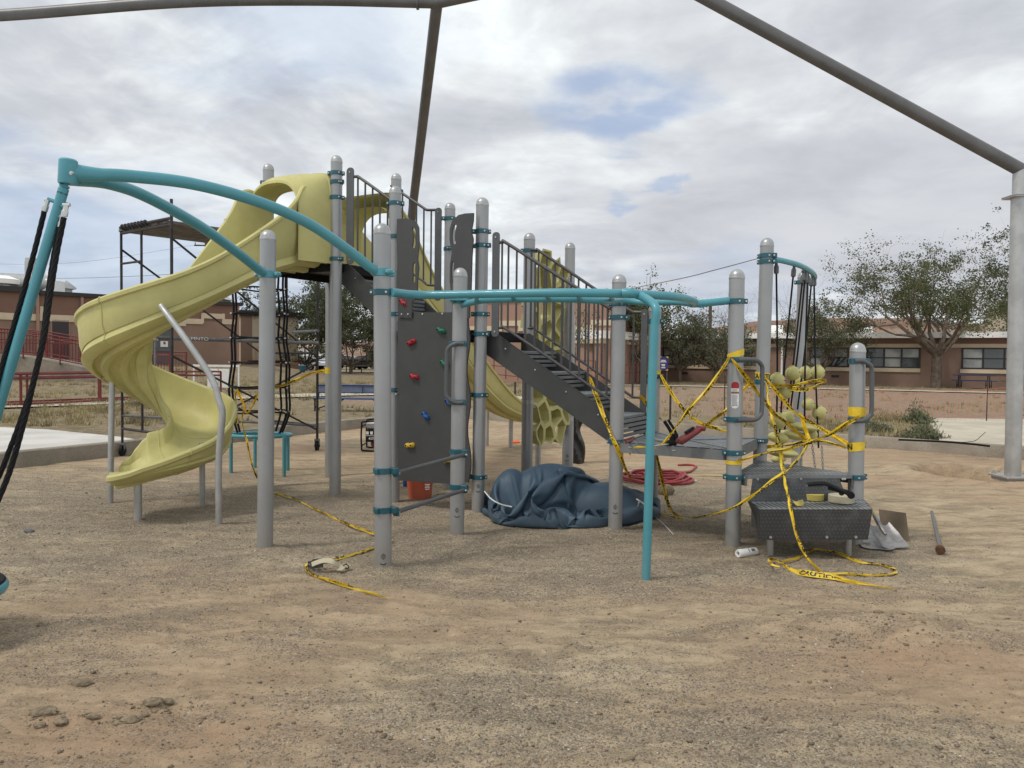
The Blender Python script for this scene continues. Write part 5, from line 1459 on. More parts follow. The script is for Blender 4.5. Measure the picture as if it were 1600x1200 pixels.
t16 = T_([(p(381, 640, 9.55), .03, 10), (p(378, 660, 9.5), .025, 30), (p(386, 690, 9.3), .035, 10), (p(391, 715, 9.1), .03, 40), (p(398, 738, 8.8), .035, 20), (G(407, 752, .05), .03, 60), (G(425, 768, gz), .025, 80), (G(450, 776, gz), .028, 70), (G(478, 788, gz), .022, 90), (G(500, 799, gz), .03, 60), (G(520, 808, gz), .022, 80), (G(545, 820, gz), .035, 60), (G(565, 827, gz), .03, 70), (G(590, 836, gz), .028, 80), (G(612, 843, gz), .025, 80), (G(600, 850, gz), .028, 80), (G(580, 858, gz), .03, 60), (G(545, 868, gz), .025, 80), (G(510, 878, gz), .025, 80), (G(484, 880, gz), .025, 70), (G(479, 890, gz), .028, 60), (G(495, 901, gz), .03, 70), (G(525, 910, gz), .032, 60), (G(560, 921, gz), .028, 80), (G(606, 934, gz), .008, 80)],
         'twisted tape snaking over the gravel from the net climber past the ratchet strap')
t17 = T_([(p(370, 608, 9.7), .04, 10), (p(380, 630, 9.65), .045, 10), (p(386, 645, 9.6), .03, 20), (p(396, 630, 9.65), .035, 10), (p(406, 610, 9.7), .04, 10)], 'tape in a V shape across the net climber', txt=False)
t17b = T_([(p(368, 612, 9.65), .03, 10), (p(369, 640, 9.6), .03, 20), (p(372, 662, 9.55), .025, 10)], 'narrow tape hanging down the left side of the net', txt=False)
t18 = T_([(p(420, 607, 9.6), .04, 10), (p(445, 601, 9.8), .045, 10), (p(462, 594, 9.9), .06, 8), (p(480, 586, 10.0), .05, 20), (p(500, 580, 10.1), .06, 5), (p(507, 579, 10.1), .07, 5)], 'tape stretched from the net climber to the rear left post', flip=True)
band('H', 579, .085, t18, None, txt=False)
t19 = T_([(G(1218, 886, .05), .02, 60), (G(1206, 882, .06), .03, 60), (G(1202, 874, .05), .03, 50), (G(1215, 876, .03), .028, 60), (G(1230, 886, .02), .035, 60), (G(1242, 893, gz), .08, 66), (G(1270, 897, gz+.02), .09, 62), (G(1300, 902, gz+.015), .08, 66), (G(1340, 910, gz), .03, 70), (G(1396, 920, gz), .010, 80)],
         'tape knotted at the left step leg and trailing right over the sand', ph=.22)
t20 = T_([(G(1222, 878, .02), .02, 60), (G(1245, 872, gz), .03, 80), (G(1262, 862, gz), .028, 70), (G(1278, 858, gz), .022, 80), (G(1310, 865, gz), .032, 60), (G(1345, 878, gz), .028, 80), (G(1375, 882, gz), .022, 80), (G(1396, 889, gz), .026, 70), (G(1398, 895, gz), .028, 70), (G(1370, 899, gz), .024, 80), (G(1330, 897, gz), .03, 80), (G(1288, 896, gz), .024, 70)],
         'loop of tape lying on the sand in front of the step, right side', ph=.3)

# ---------------------------------------------------------------- ratchet strap on the ground, by the tape
def strap(P, w, name, m, par, up=(0, 0, 1), th=.004):
    P = catmull(P, 8); mb = MB(); vs = []; u_ = np.array(up, float)
    for i, q in enumerate(P):
        t = unit(P[min(i+1, len(P)-1)]-P[max(i-1, 0)]); s = unit(np.cross(t, u_)); n = np.cross(s, t)
        for a, b in ((-.5, -.5), (.5, -.5), (.5, .5), (-.5, .5)): vs.append(q+s*a*w+n*b*th)
    mb.add(vs, [(i*4+k, i*4+(k+1) % 4, (i+1)*4+(k+1) % 4, (i+1)*4+k) for i in range(len(P)-1) for k in range(4)]+[(0, 1, 2, 3), tuple(len(vs)-4+k for k in (3, 2, 1, 0))])
    return mb.build(name, m, par)
c = G(493, 888); RS = thing('ratchet_strap', c, 'metal ratchet buckle with a short beige webbing strap on the gravel left of a post', 'strap')
d = unit(G(505, 886)-G(483, 889)); n = np.array([-d[1], d[0], 0])
mb = MB(); b0 = c+ZZ*.03
for sg in (-1, 1): mb.box(b0+n*sg*.028, (.10, .004, .045), (d, n, ZZ), bev=.001); mb.box(b0+n*sg*.022+d*.02+ZZ*.024, (.075, .004, .02), (d, n, ZZ), bev=.001)
mb.cyl(b0-n*.03, b0+n*.03, .011, 10); mb.cyl(b0-d*.04-n*.034, b0-d*.04+n*.034, .008, 10); mb.cyl(b0+d*.04-n*.03, b0+d*.04+n*.03, .006, 10)
mb.build('ratchet', M_gbar, RS)
strap([G(487, 882, .05), G(505, 876, .075), G(520, 878, .07), G(530, 885, .03), G(534, 890, .012)], .045, 'webbing', M_cream2, RS, up=(0, -.6, 1))
strap([G(530, 891, .02), G(540, 884, .022), G(545, 886, .018)], .04, 'webbing_end', M_cream2, RS, up=(0, -.3, 1))
mb = MB(); mb.tube(catmull([G(536, 884, .03), G(541, 882, .045), G(545, 885, .03), G(543, 889, .01), G(537, 887, .02)], 5), .004, 7); mb.build('hook', M_black, RS)
# webbing rolls and buckle on the step
def roll(px, py, r, h, m, label, ax=(0, 0, 1), tail=None):
    c = G(px, py, ZS+.006); R_ = thing('webbing_roll', c, label, 'webbing roll', 'webbing rolls on the lowest step')
    mb = MB(); prof = [(r*.22, 0), (r, 0), (r*1.01, h*.1), (r, h*.95)]
    for k in range(9): rr = r*(.97-.08*k); prof += [(rr, h*(1.0-.02*(k % 2))), (rr-r*.03, h*(1.0+.03*math.sin(k*2.1))), (rr-r*.05, h*.955)]
    prof += [(r*.22, h*.97), (r*.22, 0)]; mb.lathe(c, prof, 36)
    mb.build('coil', m, R_)
    if tail: strap([np.array(t) for t in tail], h*.9, 'loose_end', m, R_, up=(.1, -1, .15))
    return R_
cz = ZS+.03
roll(1270, 780, .088, .05, M_ystrap, 'yellow roll of webbing with a pointed loose end on the lowest step', tail=[G(1255, 785, cz), G(1247, 786, cz), G(1238, 782, cz)])
roll(1314, 784, .10, .058, M_cream2, 'cream roll of webbing under the black ratchet on the lowest step')
c = G(1300, 770, ZS+.09)+np.array([0, 0, 0]); RB = thing('ratchet_buckle', G(1314, 784, ZS+.064), 'black ratchet buckle with long handle lying across the webbing rolls', 'ratchet')
a0, a1 = PY(1262, 757, 6.12), PY(1329, 773, 6.02)
d = unit(a1-a0); n = unit(np.cross(d, ZZ)); z_ = np.cross(n, d); mid_ = (a0+a1)/2
mb = MB(); 
for sg in (-1, 1): mb.tube(catmull([a0+n*sg*.020, a0+(a1-a0)*.3+z_*.035+n*sg*.028, mid_+z_*.035+n*sg*.03, a1+n*sg*.03], 5), .0125, 8)
mb.cyl(a1-n*.04, a1+n*.04, .028, 14); mb.cyl(a1-d*.07-n*.036, a1-d*.07+n*.036, .02, 12); mb.box(mid_+z_*.015+d*.07, (.16, .06, .03), (d, n, z_), bev=.004); mb.build('ratchet_handle', M_black, RB)
mb = MB(); mb.box(a0+d*.05+z_*.0+ZZ*.0, (.13, .032, .012), (unit(d+z_*.3), n, unit(z_-d*.3)), bev=.003); mb.build('release_bar', M_gbar, RB)

# ---------------------------------------------------------------- spray can, shovels, board, pipe
c = G(1167, 866); a, b = G(1153, 865, .033), G(1181, 861, .033); d = unit(b-a)
CN = thing('spray_can', c, 'white marking spray can lying on the sand by the foot of a post', 'can')
mb = MB(); L_ = np.linalg.norm(b-a); ax = a+d*.0
mb.lathe(a, [(.0, .035), (.022, .035), (.032, .045), (.032, L_-.006), (.028, L_), (.0, L_)], 22, d); mb.build('can_body', M_white, CN)
mb = MB(); mb.lathe(a, [(.012, .012), (.014, .0), (.030, -.002), (.033, .006), (.033, .045), (.030, .048), (.0, .048)], 22, d); mb.lathe(a, [(.0, .010), (.013, .010)], 14, d, mi=1); mb.build('cap', [M_white, M_dark], CN)
n = np.array([d[1], -d[0], 0]); f_ = unit(n+ZZ*.9); f2 = np.cross(d, f_)
mb = MB(); mb.box(a+d*L_*.72+f_*.0325, (.035, .022, .0015), (d, f2, f_)); mb.box(a+d*L_*.5+f_*.0325, (.008, .03, .0015), (d, f2, f_)); mb.build('print', M_gbar, CN)
def shovel(tip, neck, label, w=.24, rot=0):
    SH = thing('shovel', neck, label, 'shovel', 'square shovels beside the step')
    t = unit(tip-neck); s = unit(np.cross(t, ZZ)); up = np.cross(s, t); L_ = np.linalg.norm(tip-neck)
    mb = MB(); vs = []; nu, nv = 14, 12
    for i in range(nv+1):
        q = i/nv
        for j in range(nu+1):
            x = (j/nu-.5); wid = w*(.80+.20*min(1, q*3)); e = abs(x*2)
            lift = .035*e**4*(1-q*.55)+.03*max(0, 1-q*6)**1*(1-e)-.012*math.sin(q*3.1)+ .012*math.exp(-(x/.06)**2)*(1-q)
            back = -.03*e**3*max(0, 1-q*8)
            vs.append(neck+t*(q*L_+back)+s*x*wid+up*lift)
    k = nu+1; fs = [(i*k+j, i*k+j+1, (i+1)*k+j+1, (i+1)*k+j) for i in range(nv) for j in range(nu)]
    mb.add(vs+[v-up*.003 for v in vs], fs+[tuple((nv+1)*k+i for i in reversed(f)) for f in fs]); mb.build('blade', M_shov, SH)
    mb = MB(); mb.tube([neck+t*.10+up*.005, neck+up*.02, neck-t*.10+up*.045], [.012, .021, .020], 12); mb.build('socket', M_shov, SH)
    mb = MB(); mb.cyl(neck-t*.09+up*.044, neck-t*.16+up*.06, .0175, 12); mb.build('handle_stub', M_wood, SH)
    return SH
shovel(G(1400, 856, .02), G(1374, 824, .14), 'square shovel blade on top of the other shovel, with a pale wood stub'); shovel(G(1372, 858, .015), G(1352, 826, .06), 'square shovel lying flat underneath, half hidden by the step', w=.26)
BD = G(1400, 838); mb = MB(); pa, pb_ = G(1378, 836), G(1421, 845); pu = unit(np.array([0.02, .35, 1.])); dd = unit(pb_-pa)
mb.plate([pa, pb_, pb_+pu*(.245), pa+pu*(.235)], (0, -1, .3), .006); mb.build('board', M_cardb, loc=BD, label='brown square board leaning behind the shovels', cat='board')
a, b = G(1469, 858, .03), G(1456, 800, .05); SLH = thing('sledgehammer', G(1465, 850), 'old hammer with grey shaft and rusty head lying on bare sand', 'hammer')
mb = MB(); mb.cyl(a, b, .016, 12); mb.build('shaft', M_gbar, SLH); d = unit(b-a); mb = MB(); mb.lathe(a-d*.05, [(.0, 0), (.034, .003), (.038, .012), (.036, .06), (.024, .075), (.0, .078)], 12, d); mb.build('head', mat('rust', (.12, .06, .035), .9, .3, .4, 60, .3, 20), SLH)

# ---------------------------------------------------------------- hose coil
HC0 = G(1030, 752); HO = thing('air_hose', HC0, 'coil of red rubber hose on the sand behind the low deck', 'hose')
P = []; random.seed(3)
for i in range(150):
    a = i/150*2*math.pi*7.3; k = i/150
    rx = .40+.12*math.sin(k*23)-.12*k; ry = .46+.12*math.sin(k*17+1)-.15*k
    P.append(HC0+np.array([math.cos(a)*rx+.05*math.sin(k*9), math.sin(a)*ry+.08, .018+.085*k*(.6+.4*math.sin(a*1.3)**2)+.01*random.random()]))
P += [G(1072, 738, .03), G(1085, 732, .018), G(1087, 728, .018), G(1074, 726, .018), G(1060, 727, .018)]
mb = MB(); mb.tube(catmull(P, 3), .0165, 8); mb.tube(catmull([G(1000, 748, .02), G(1030, 751, .02), G(1055, 752, .018), G(1082, 752, .018)], 6), .0165, 8); mb.build('hose', M_red, HO)
q = G(1082, 752, .018); mb = MB(); mb.cyl(q, q+np.array([.05, -.0, 0]), .02, 12); mb.build('coupling', M_bolt, HO)
# ---------------------------------------------------------------- tools on the low deck
zt_ = ZD+.012
a = G(1062, 690, zt_+.045); b = PY(1092, 671, a[1]+.06); d = unit(b-a); n = unit(np.cross(d, ZZ))
TL = thing('crimping_tool', G(1070, 680, zt_), 'red and black cable cutting tool with raised handles on the low deck', 'tool')
mb = MB(); [mb.tube([a-d*.02+n*k, a+d*.03+n*k, b+n*k, b+d*.02+n*k], [.012, .028, .020, .012], 10) for k in (-.022, .022)]; mb.box(a+d*.02, (.07, .09, .05), (d, n, np.cross(n, d)), bev=.012); mb.box(b+d*.02, (.035, .12, .04), (d, n, np.cross(n, d)), bev=.01); mb.build('tool_body', M_redm, TL)
mb = MB(); q = G(1050, 690, zt_+.02)
mb.tube(catmull([q, q+np.array([-.01, 0, .08]), PY(1038, 658, q[1])], 4), [.022]*4+[.015]*5, 10); mb.tube(catmull([q+np.array([.03, 0, 0]), q+np.array([.03, 0, .08]), PY(1044, 656, q[1])], 4), [.02]*4+[.012]*5, 10); mb.box(q+np.array([-.01, -.0, -.01]), (.10, .06, .045), bev=.012)
mb.box((a+b)/2+np.array([0, -.0, .045]), (.10, .03, .02), (d, n, np.cross(n, d)), bev=.006); mb.build('handle', M_black, TL)
for a_, b_, r_j in ((G(1040, 690, zt_), G(1018, 686, zt_), .012), (G(1044, 694, zt_), G(1022, 697, zt_), .008)): mb = MB(); mb.tube([a_, b_], r_j, 8); mb.build('jaw', M_bolt, TL)
PL_ = thing('bolt_cutter', G(990, 682, zt_), 'small red handled pliers at the left corner of the low deck', 'pliers')
mb = MB(); mb.tube([G(976, 688, zt_), G(990, 683, zt_)], .010, 8); mb.tube([G(978, 692, zt_), G(992, 685, zt_)], .010, 8); mb.build('grip', M_redm, PL_)
mb = MB(); mb.tube([G(990, 684, zt_), G(1004, 679, zt_)], .009, 8); mb.build('jaw', M_bolt, PL_)
# ---------------------------------------------------------------- black bag, bucket, generator, small things behind
def bag():
    c = G(903, 724); mb = MB(); nu, nv = 22, 26; vs = []
    for i in range(nv+1):
        q = i/nv; z = VZ((c[0], c[1]), 724-84*q)
        xl = 890+2*q; xr = 917-3*(1-q)**3+(0 if q < .35 else -0)-9*math.exp(-((q-.62)/.18)**2)-5*sst(.85, 1, q)
        for j in range(nu):
            a = 2*math.pi*j/nu; x = (xl+xr)/2+(xr-xl)/2*math.cos(a)*(1+.06*math.sin(5*a+q*9)); y = c[1]+.10*math.sin(a)*(1+.3*math.sin(4*a+q*12))
            pp = PY(x, 600, y); vs.append((pp[0], y, z+.01*math.sin(a*3)))
    mb.add(vs, [(i*nu+j, i*nu+(j+1) % nu, (i+1)*nu+(j+1) % nu, (i+1)*nu+j) for i in range(nv) for j in range(nu)]+[tuple(range(nu)), tuple(nv*nu+j for j in range(nu-1, -1, -1))])
    mb.build('plastic_bag', M_bag, loc=c, label='black plastic sack hanging behind the stair stringer next to a post', cat='bag', ang=60)
bag()
c = G(656, 778); BK = thing('bucket', c, 'orange red plastic bucket standing behind the climbing wall', 'bucket')
mb = MB(); mb.lathe(c, [(.0, .0), (.125, .0), (.128, .01), (.150, .22), (.158, .225), (.158, .24), (.150, .245), (.150, .26), (.160, .262), (.160, .28), (.154, .285), (.152, .36), (.158, .365), (.156, .372), (.145, .37), (.120, .02), (.0, .02)], 28); mb.build('bucket_shell', M_orange, BK)
q = PY(667, 757, c[1]-.150); mb = MB()
for k in range(4): mb.box(q+np.array([.005, 0, -.018*k]), (.06-.012*(k % 2), .004, .009), bev=.001)
mb.build('print', M_white, BK)
mb = MB(); q = G(634, 760); mb.lathe(q, [(.0, 0), (.035, .0), (.035, .09), (.0, .09)], 14); mb.build('canister', M_hblu, loc=q, label='small blue can beside the orange bucket', cat='can')
def generator():
    c = G(581, 706); GN = thing('generator', c, 'black and red portable generator in a tube frame behind the left posts', 'generator')
    x0, x1, y0, y1, z1 = c[0]-.17, c[0]+.45, c[1], c[1]+.45, .50
    mb = MB()
    for y in (y0, y1): mb.tube(catmull([(x0+.06, y, .02), (x0, y, .08), (x0, y, z1-.07), (x0+.06, y, z1), (x1-.06, y, z1), (x1, y, z1-.07), (x1, y, .08), (x1-.06, y, .02)], 4, closed=True), .014, 8, closed=True)
    for x in (x0, x1):
        for z in (.1, z1-.08): mb.cyl((x, y0, z), (x, y1, z), .012, 8)
    mb.build('tube_frame', M_black, GN)
    mb = MB(); mb.box(((x0+x1)/2, (y0+y1)/2, .43), (.5, .4, .12), bev=.03); mb.build('fuel_tank', MATS['galvanised_steel'], GN)
    mb = MB(); mb.box(((x0+x1)/2, y0+.10, .26), (.5, .16, .2), bev=.01); mb.build('control_panel', M_black, GN)
    mb = MB()
    for k in range(3): mb.box((x0+.09+.07*k, y0+.018, .31), (.045, .006, .05), bev=.002)
    tv, tf = textmesh('4375', .055, True); mb.add([(x0+.11+v[0], y0+.014, .20+v[1]) for v in tv], tf); mb.box((x0+.17, y0+.016, .265), (.2, .004, .008)); mb.build('panel_print', M_white, GN)
    mb = MB(); mb.ball(((x0+x1)/2-.08, y0+.16, .12), .11, 14, 10, (1, .9, .8)); mb.build('engine', M_redm, GN)
generator()
c = G(798+7, 693); mb = MB(); mb.lathe(G(806, 693), [(.0, 0), (.07, 0), (.09, .03), (.05, .06), (.0, .06)], 14); mb.build('orange_cover', mat('bright_orange', (.8, .14, .02), .5), loc=G(806, 693), label='small bright orange plastic cap on the sand beside the second slide leg', cat='cap')
# dug soil rock near the canopy foot, rusty rod by hose
mb = MB(); mb.tube(catmull([G(1082, 744, .015), G(1100, 743, .02), G(1130, 744, .015)], 4), .012, 7); mb.build('wood_stick', M_wood, loc=G(1100, 744), label='thin pale stick on the sand behind the labelled post', cat='stick')
mb = MB(); q = G(1040, 773); mb.ball((q[0], q[1], .05), .10, 16, 10, (1, .6, .8), fn=lambda q_: .85+.3*float(fbm(np.array(q_[0]*2.), np.array(q_[2]*2.), 3, 3))); mb.build('concrete_lump', M_clod, loc=q, label='rounded grey brown lump on the sand behind the teal ladder leg', cat='rock')
# black conduit along the kerb at right
mb = MB(); P = [G(x, y, .245) for x, y in ((1404, 687), (1440, 688.5), (1480, 690.5), (1520, 694), (1546, 697))]; mb.tube(catmull(P, 5), .017, 8); mb.build('black_pipe', M_black, loc=P[0], label='black plastic pipe lying along the kerb by the concrete pad', cat='pipe')
mb = MB(); P = [G(1480, 690, .25), G(1500, 691, .30), G(1515, 690, .25), G(1525, 688, .33), PY(1540, 675, 13.2)]; mb.tube(catmull(P, 5), .005, 5); mb.build('loose_wire', M_black, loc=P[0], label='thin bent wire sticking up beside the black pipe', cat='wire')
# ================================================================ CANOPY FRAME
CF = thing('canopy_frame', (0, 11, 0), 'tall unfinished steel canopy frame of tubes arching over the playground', 'canopy frame')
c1 = G(1582, 748); e1 = np.array([-1.14, 11.6, 7.0]); e2 = np.array([1.68, 10.3, 7.0]); P1t = np.array([*PY(1594, 265, c1[1]+.05)])
e1 = PY(683, 4, 11.6); e2 = PY(993, -63, 10.3); P2t = PY(641.5, 353, 16.2); P2b = np.array([P2t[0]-.05, P2t[1]+.05, 0])
r_ = .088
def col_(b, t, lab=None):
    mb = MB(); mb.tube([np.array([b[0], b[1], .03]), t-ZZ*.38], .100, 20); cl = mb.build('column', M_steel, CF, label=lab)
    mb = MB(); mb.box((b[0], b[1], .035), (.42, .42, .03), bev=.004); mb.box((b[0], b[1], .0), (.36, .36, .05))
    for sx in (-1, 1):
        for sy in (-1, 1): mb.cyl((b[0]+sx*.16, b[1]+sy*.16, .0), (b[0]+sx*.16, b[1]+sy*.16, .10), .013, 8); mb.cyl((b[0]+sx*.16, b[1]+sy*.16, .05), (b[0]+sx*.16, b[1]+sy*.16, .075), .026, 6)
    mb.build('base_plate', M_steel, cl)
    mb = MB(); mb.box(np.array([*t[:2], t[2]-.36])+np.array([0, 0, 0]), (.30, .30, .014), bev=.003); mb.box(np.array([*t[:2], t[2]-.378]), (.30, .30, .014), bev=.003); mb.build('flange', M_steel, cl)
    mb = MB(); mb.tube([t-ZZ*.36, t+ZZ*.02], .088, 18); mb.build('column_stub', M_steel, cl)
col_(c1, P1t, 'grey canopy column at the right'); col_(P2b, P2t)
for a, b in ((P1t, e2), (e2, e1), (e1, P2t)):
    mb = MB(); mb.tube([a, b], r_*.98 if b is e1 else r_, 22); mb.ball(a, r_*1.0, 16, 10); mb.build('rafter', M_frame, CF)
q3 = PY(0, 24, 11.7); d3 = q3-e1; end3 = e1+d3*1.3; mid3 = e1+d3*.6+ZZ*.12
mb = MB(); mb.tube(catmull([e1, e1+d3*.3+ZZ*.10, mid3, q3, end3], 6), .084, 22); mb.build('rafter', M_frame, CF)
mb = MB(); s_ = e1+unit(d3)*.28; mb.tube([s_, s_+unit(d3)*.035], .093, 22); mb.build('splice', M_frame, CF)
end3g = np.array([end3[0], end3[1], 0]); col_(end3g, end3)
#e4 = e2+np.array([1.2, -4.6, 0])-ZZ*2.7; mb = MB(); mb.tube([e2, e4], r_, 18); mb.build('rafter', M_frame, CF); col_(np.array([e4[0], e4[1], 0]) if False else e4*np.array([1, 1, 0]), e4) if False else None
# ================================================================ SCAFFOLD
SF = thing('scaffold', G(190, 712), 'dark wheeled scaffold tower with plank platform behind the spiral slide', 'scaffold')
sa, sb, sc_, se = np.array([-6.0, 11.67]), np.array([-4.84, 10.8]), np.array([-3.22, 12.55]), np.array([-4.38, 13.5])
zp = VZ(sb, 344)
def fr(a, b, n1, n2):
    for q, (k, h) in ((a, n1), (b, n2)):
        mb = MB(); mb.cyl((q[0], q[1], .18), (q[0], q[1], h), .0215 if k else .019, 12); st = mb.build('standard', M_scaf, SF)
        mb = MB(); mb.tube([(q[0]-.02, q[1], .085), (q[0]+.02, q[1], .085)], .085, 20); mb.cyl((q[0]-.045, q[1], .085), (q[0]+.045, q[1], .085), .02, 8)
        mb.build('caster', M_black, st); mb = MB(); mb.box((q[0], q[1], .185), (.08, .06, .03)); mb.box((q[0]-.035, q[1], .13), (.008, .05, .12)); mb.box((q[0]+.035, q[1], .13), (.008, .05, .12)); mb.build('caster_fork', M_scafg, st)
fr(sa, sb, (0, zp-.02), (1, VZ(sb, 311))); fr(se, sc_, (0, zp-.02), (1, zp+.3))
def bar(a, b, r=.016, m=M_scaf, nm='brace'):
    mb = MB(); mb.cyl(a, b, r, 10); return mb.build(nm, m, SF)
def at2(a, b, k, z): q = a+(b-a)*k; return np.array([q[0], q[1], z])
for (a, b) in ((sa, sb), (se, sc_)):
    for z in (zp-.06, 1.62, .42): bar(at2(a, b, 0, z), at2(a, b, 1, z), .021, nm='ledger')
    bar(at2(a, b, .42, zp-.06), at2(a, b, .42, zp-.98), .018, nm='inner_post')
    for z in (zp-.52, zp-.97): bar(at2(a, b, 0, z), at2(a, b, .42, z), .017, nm='rung')
    bar(at2(a, b, .42, .42), at2(a, b, .42, 1.62), .018, nm='inner_post')
bar((sb[0], sb[1], zp-.25), (sc_[0], sc_[1], 1.55)); bar((sb[0], sb[1], 1.55), (sc_[0], sc_[1], .35)); bar((sb[0], sb[1], .35), (sc_[0], sc_[1], 1.45))
bar((sa[0], sa[1], zp-.3), (se[0], se[1], 1.55)); bar((sa[0], sa[1], 1.6), (se[0], se[1], .4))
bar((sa[0], sa[1], .62), (sc_[0], sc_[1], .42), .02, M_scafg, 'diagonal_strut')
lb = bar((PY(225, 527, 10.9)), (PY(497, 536, 12.5)), .033, M_scafg, 'guard_pipe'); tv, tf = textmesh('MNTO', .085); q = PY(302, 531.5, 11.2); dd = unit(PY(497, 536, 12.5)-PY(225, 527, 10.9))
mb = MB(); mb.add([q+dd*v[0]+ZZ*v[1]*.8-np.array([0, .09, 0]) for v in tv], tf); mb.build('pipe_marking', M_white, lb)
bar(PY(243, 512, 10.9), PY(243, 570, 10.9), .02, M_scafg, 'clamp_post')
for x in (231, 243): 
    q = PY(x, 528, 10.9); mb = MB(); mb.lathe(q-np.array([.03, 0, 0]), [(.036, 0), (.046, .01), (.046, .05), (.036, .06)], 14, (1, 0, 0)); mb.build('coupler', M_bolt, lb)
bar(PY(458, 519, 13.2), PY(497, 517, 12.5), .025, M_scafg, 'guard_pipe')
for k in range(6):
    q0 = at2(sa, sb, .04+.165*k, zp); q1 = at2(se, sc_, .04+.165*k, zp); d = unit(q1-q0); n = np.array([-d[1], d[0], 0]); mb = MB(); mb.box((q0+q1)/2+n*.08+ZZ*.0, (np.linalg.norm(q1-q0)-.02, .22, .042), (d, n, ZZ)); mb.build('plank', M_plank, SF)
ea_, eb_ = at2(sa, sb, -.02, zp+.03), at2(sa, sb, 1, zp+.03); de_ = unit(eb_-ea_); ne_ = np.array([-de_[1], de_[0], 0]); bar(ea_, eb_, .022, nm='ledger')
mb = MB(); mb.tube([ea_+de_*(.05+.78*k/120)+ne_*.037*math.cos(k*.42)+ZZ*.037*math.sin(k*.42) for k in range(120)], .013, 6); mb.build('lashing', M_scaf, SF)

# ================================================================ BUILDINGS
def wallbox(par, name, a, b, z0, z1, depth, m, inset=0.0, label=None):
    """wall slab whose face runs from plan point a to b (seen from the camera side); depth goes away"""
    a, b = np.array(a, float), np.array(b, float); d = unit(b-a); n = np.array([-d[1], d[0]])
    if n[1] < 0: n = -n
    c = (a+b)/2+n*(depth/2+inset); mb = MB(); mb.box((c[0], c[1], (z0+z1)/2), (np.linalg.norm(b-a), depth, z1-z0), (np.array([*d, 0]), np.array([*n, 0]), ZZ))
    return mb.build(name, m, par, smooth=False, label=label)
def trim(par, name, a, b, s0, s1, z0, z1, out, m, depth=None):
    a, b = np.array(a, float), np.array(b, float); d = unit(b-a); n = np.array([-d[1], d[0]])
    if n[1] < 0: n = -n
    dp = depth or out+.02; c = a+d*(s0+s1)/2+n*(-out+dp/2); mb = MB(); mb.box((c[0], c[1], (z0+z1)/2), (s1-s0, dp, z1-z0), (np.array([*d, 0]), np.array([*n, 0]), ZZ)); return mb.build(name, m, par, smooth=False)
def window(par, a, b, s0, s1, z0, z1, lites=3, blind=.5):
    a, b = np.array(a, float), np.array(b, float); d = unit(b-a); n = np.array([-d[1], d[0]])
    if n[1] < 0: n = -n
    X, Y = np.array([*d, 0]), np.array([*n, 0]); f = MB(); w = s1-s0; mid = a+d*(s0+s1)/2
    t = .07
    C3 = lambda s, z, o: np.array([*(a+d*s-n*o), z])
    f.box(C3((s0+s1)/2, z0+t/2, .02), (w, .06, t), (X, Y, ZZ)); f.box(C3((s0+s1)/2, z1-t/2, .02), (w, .06, t), (X, Y, ZZ)); f.box(C3((s0+s1)/2, (z0+z1)/2, .022), (w, .06, t*.9), (X, Y, ZZ))
    for k in range(lites+1): s = s0+t/2+(w-t)*k/lites; f.box(C3(s, (z0+z1)/2, .026), (t*1.4, .06, z1-z0-.01), (X, Y, ZZ))
    fr_ = f.build('window', M_bframe, par, smooth=False)
    for k in range(lites):
        for r in (0, 1):
            sa_, sb_ = s0+t+(w-t)*k/lites, s0+(w-t)*(k+1)/lites; za, zb_ = (z0+t, (z0+z1)/2) if r == 0 else ((z0+z1)/2, z1-t)
            mb = MB(); mb.box(C3((sa_+sb_)/2, (za+zb_)/2, .004), (sb_-sa_+.02, .012, zb_-za+.02), (X, Y, ZZ)); mb.build('pane', M_blind if ((k+r) % 2 == 0 or r == 1) and random.random() < blind+.25 else M_glass, fr_, smooth=False)
    return fr_
# --- low classroom wing, right
RB_ = thing('classroom_building', (18, 50, .2), 'long low brown classroom building with white roof edge and dark windows at the right', 'building')
ra, rb2 = np.array([9.9, 54.0]), np.array([9.9, 54.0])+np.array([.857, -.514])*33
zz1 = .0
wallbox(RB_, 'wall', ra, rb2, -.2, 3.1, 9, M_wall)
trim(RB_, 'roof_fascia', ra, rb2, -.4, 33, 3.06, 3.40, .55, M_roofw, 9.8)
trim(RB_, 'header_band', ra, rb2, 0, 33, 2.74, 3.05, .04, M_wall2)
for s0_, s1_ in ((-.0, 13.2), (15.6, 25.0)): pass
trim(RB_, 'lintel_band', ra, rb2, 0, 33, 2.50, 2.72, .05, M_trim)
S_ = lambda px: ((lambda q: (q[:2]-ra)@np.array([.857, -.514]))(PV(px, 560, ra, rb2)))
for x0, x1, nl in ((1036, 1086, 2), (1150, 1176, 1), (1265, 1326, 2), (1327.5, 1438, 4), (1503, 1640, 4)):
    a_, b_ = S_(x0), S_(x1); window(RB_, ra, rb2, a_, b_, 1.27, 2.48, nl)
for x0, x1 in ((1034, 1190), (1255, 1439), (1501, 1650)): trim(RB_, 'sill', ra, rb2, S_(x0), S_(x1), 1.02, 1.25, .09, M_trim)
for x in (1221, ): trim(RB_, 'downpipe', ra, rb2, S_(x), S_(x)+.11, .3, 3.0, .12, M_roofw)
for x in (1065, 1300): trim(RB_, 'vent', ra, rb2, S_(x), S_(x)+.45, .62, .76, .03, M_rust)
trim(RB_, 'pilaster', ra, rb2, S_(1440), S_(1500), .0, 2.49, .012, M_wall)
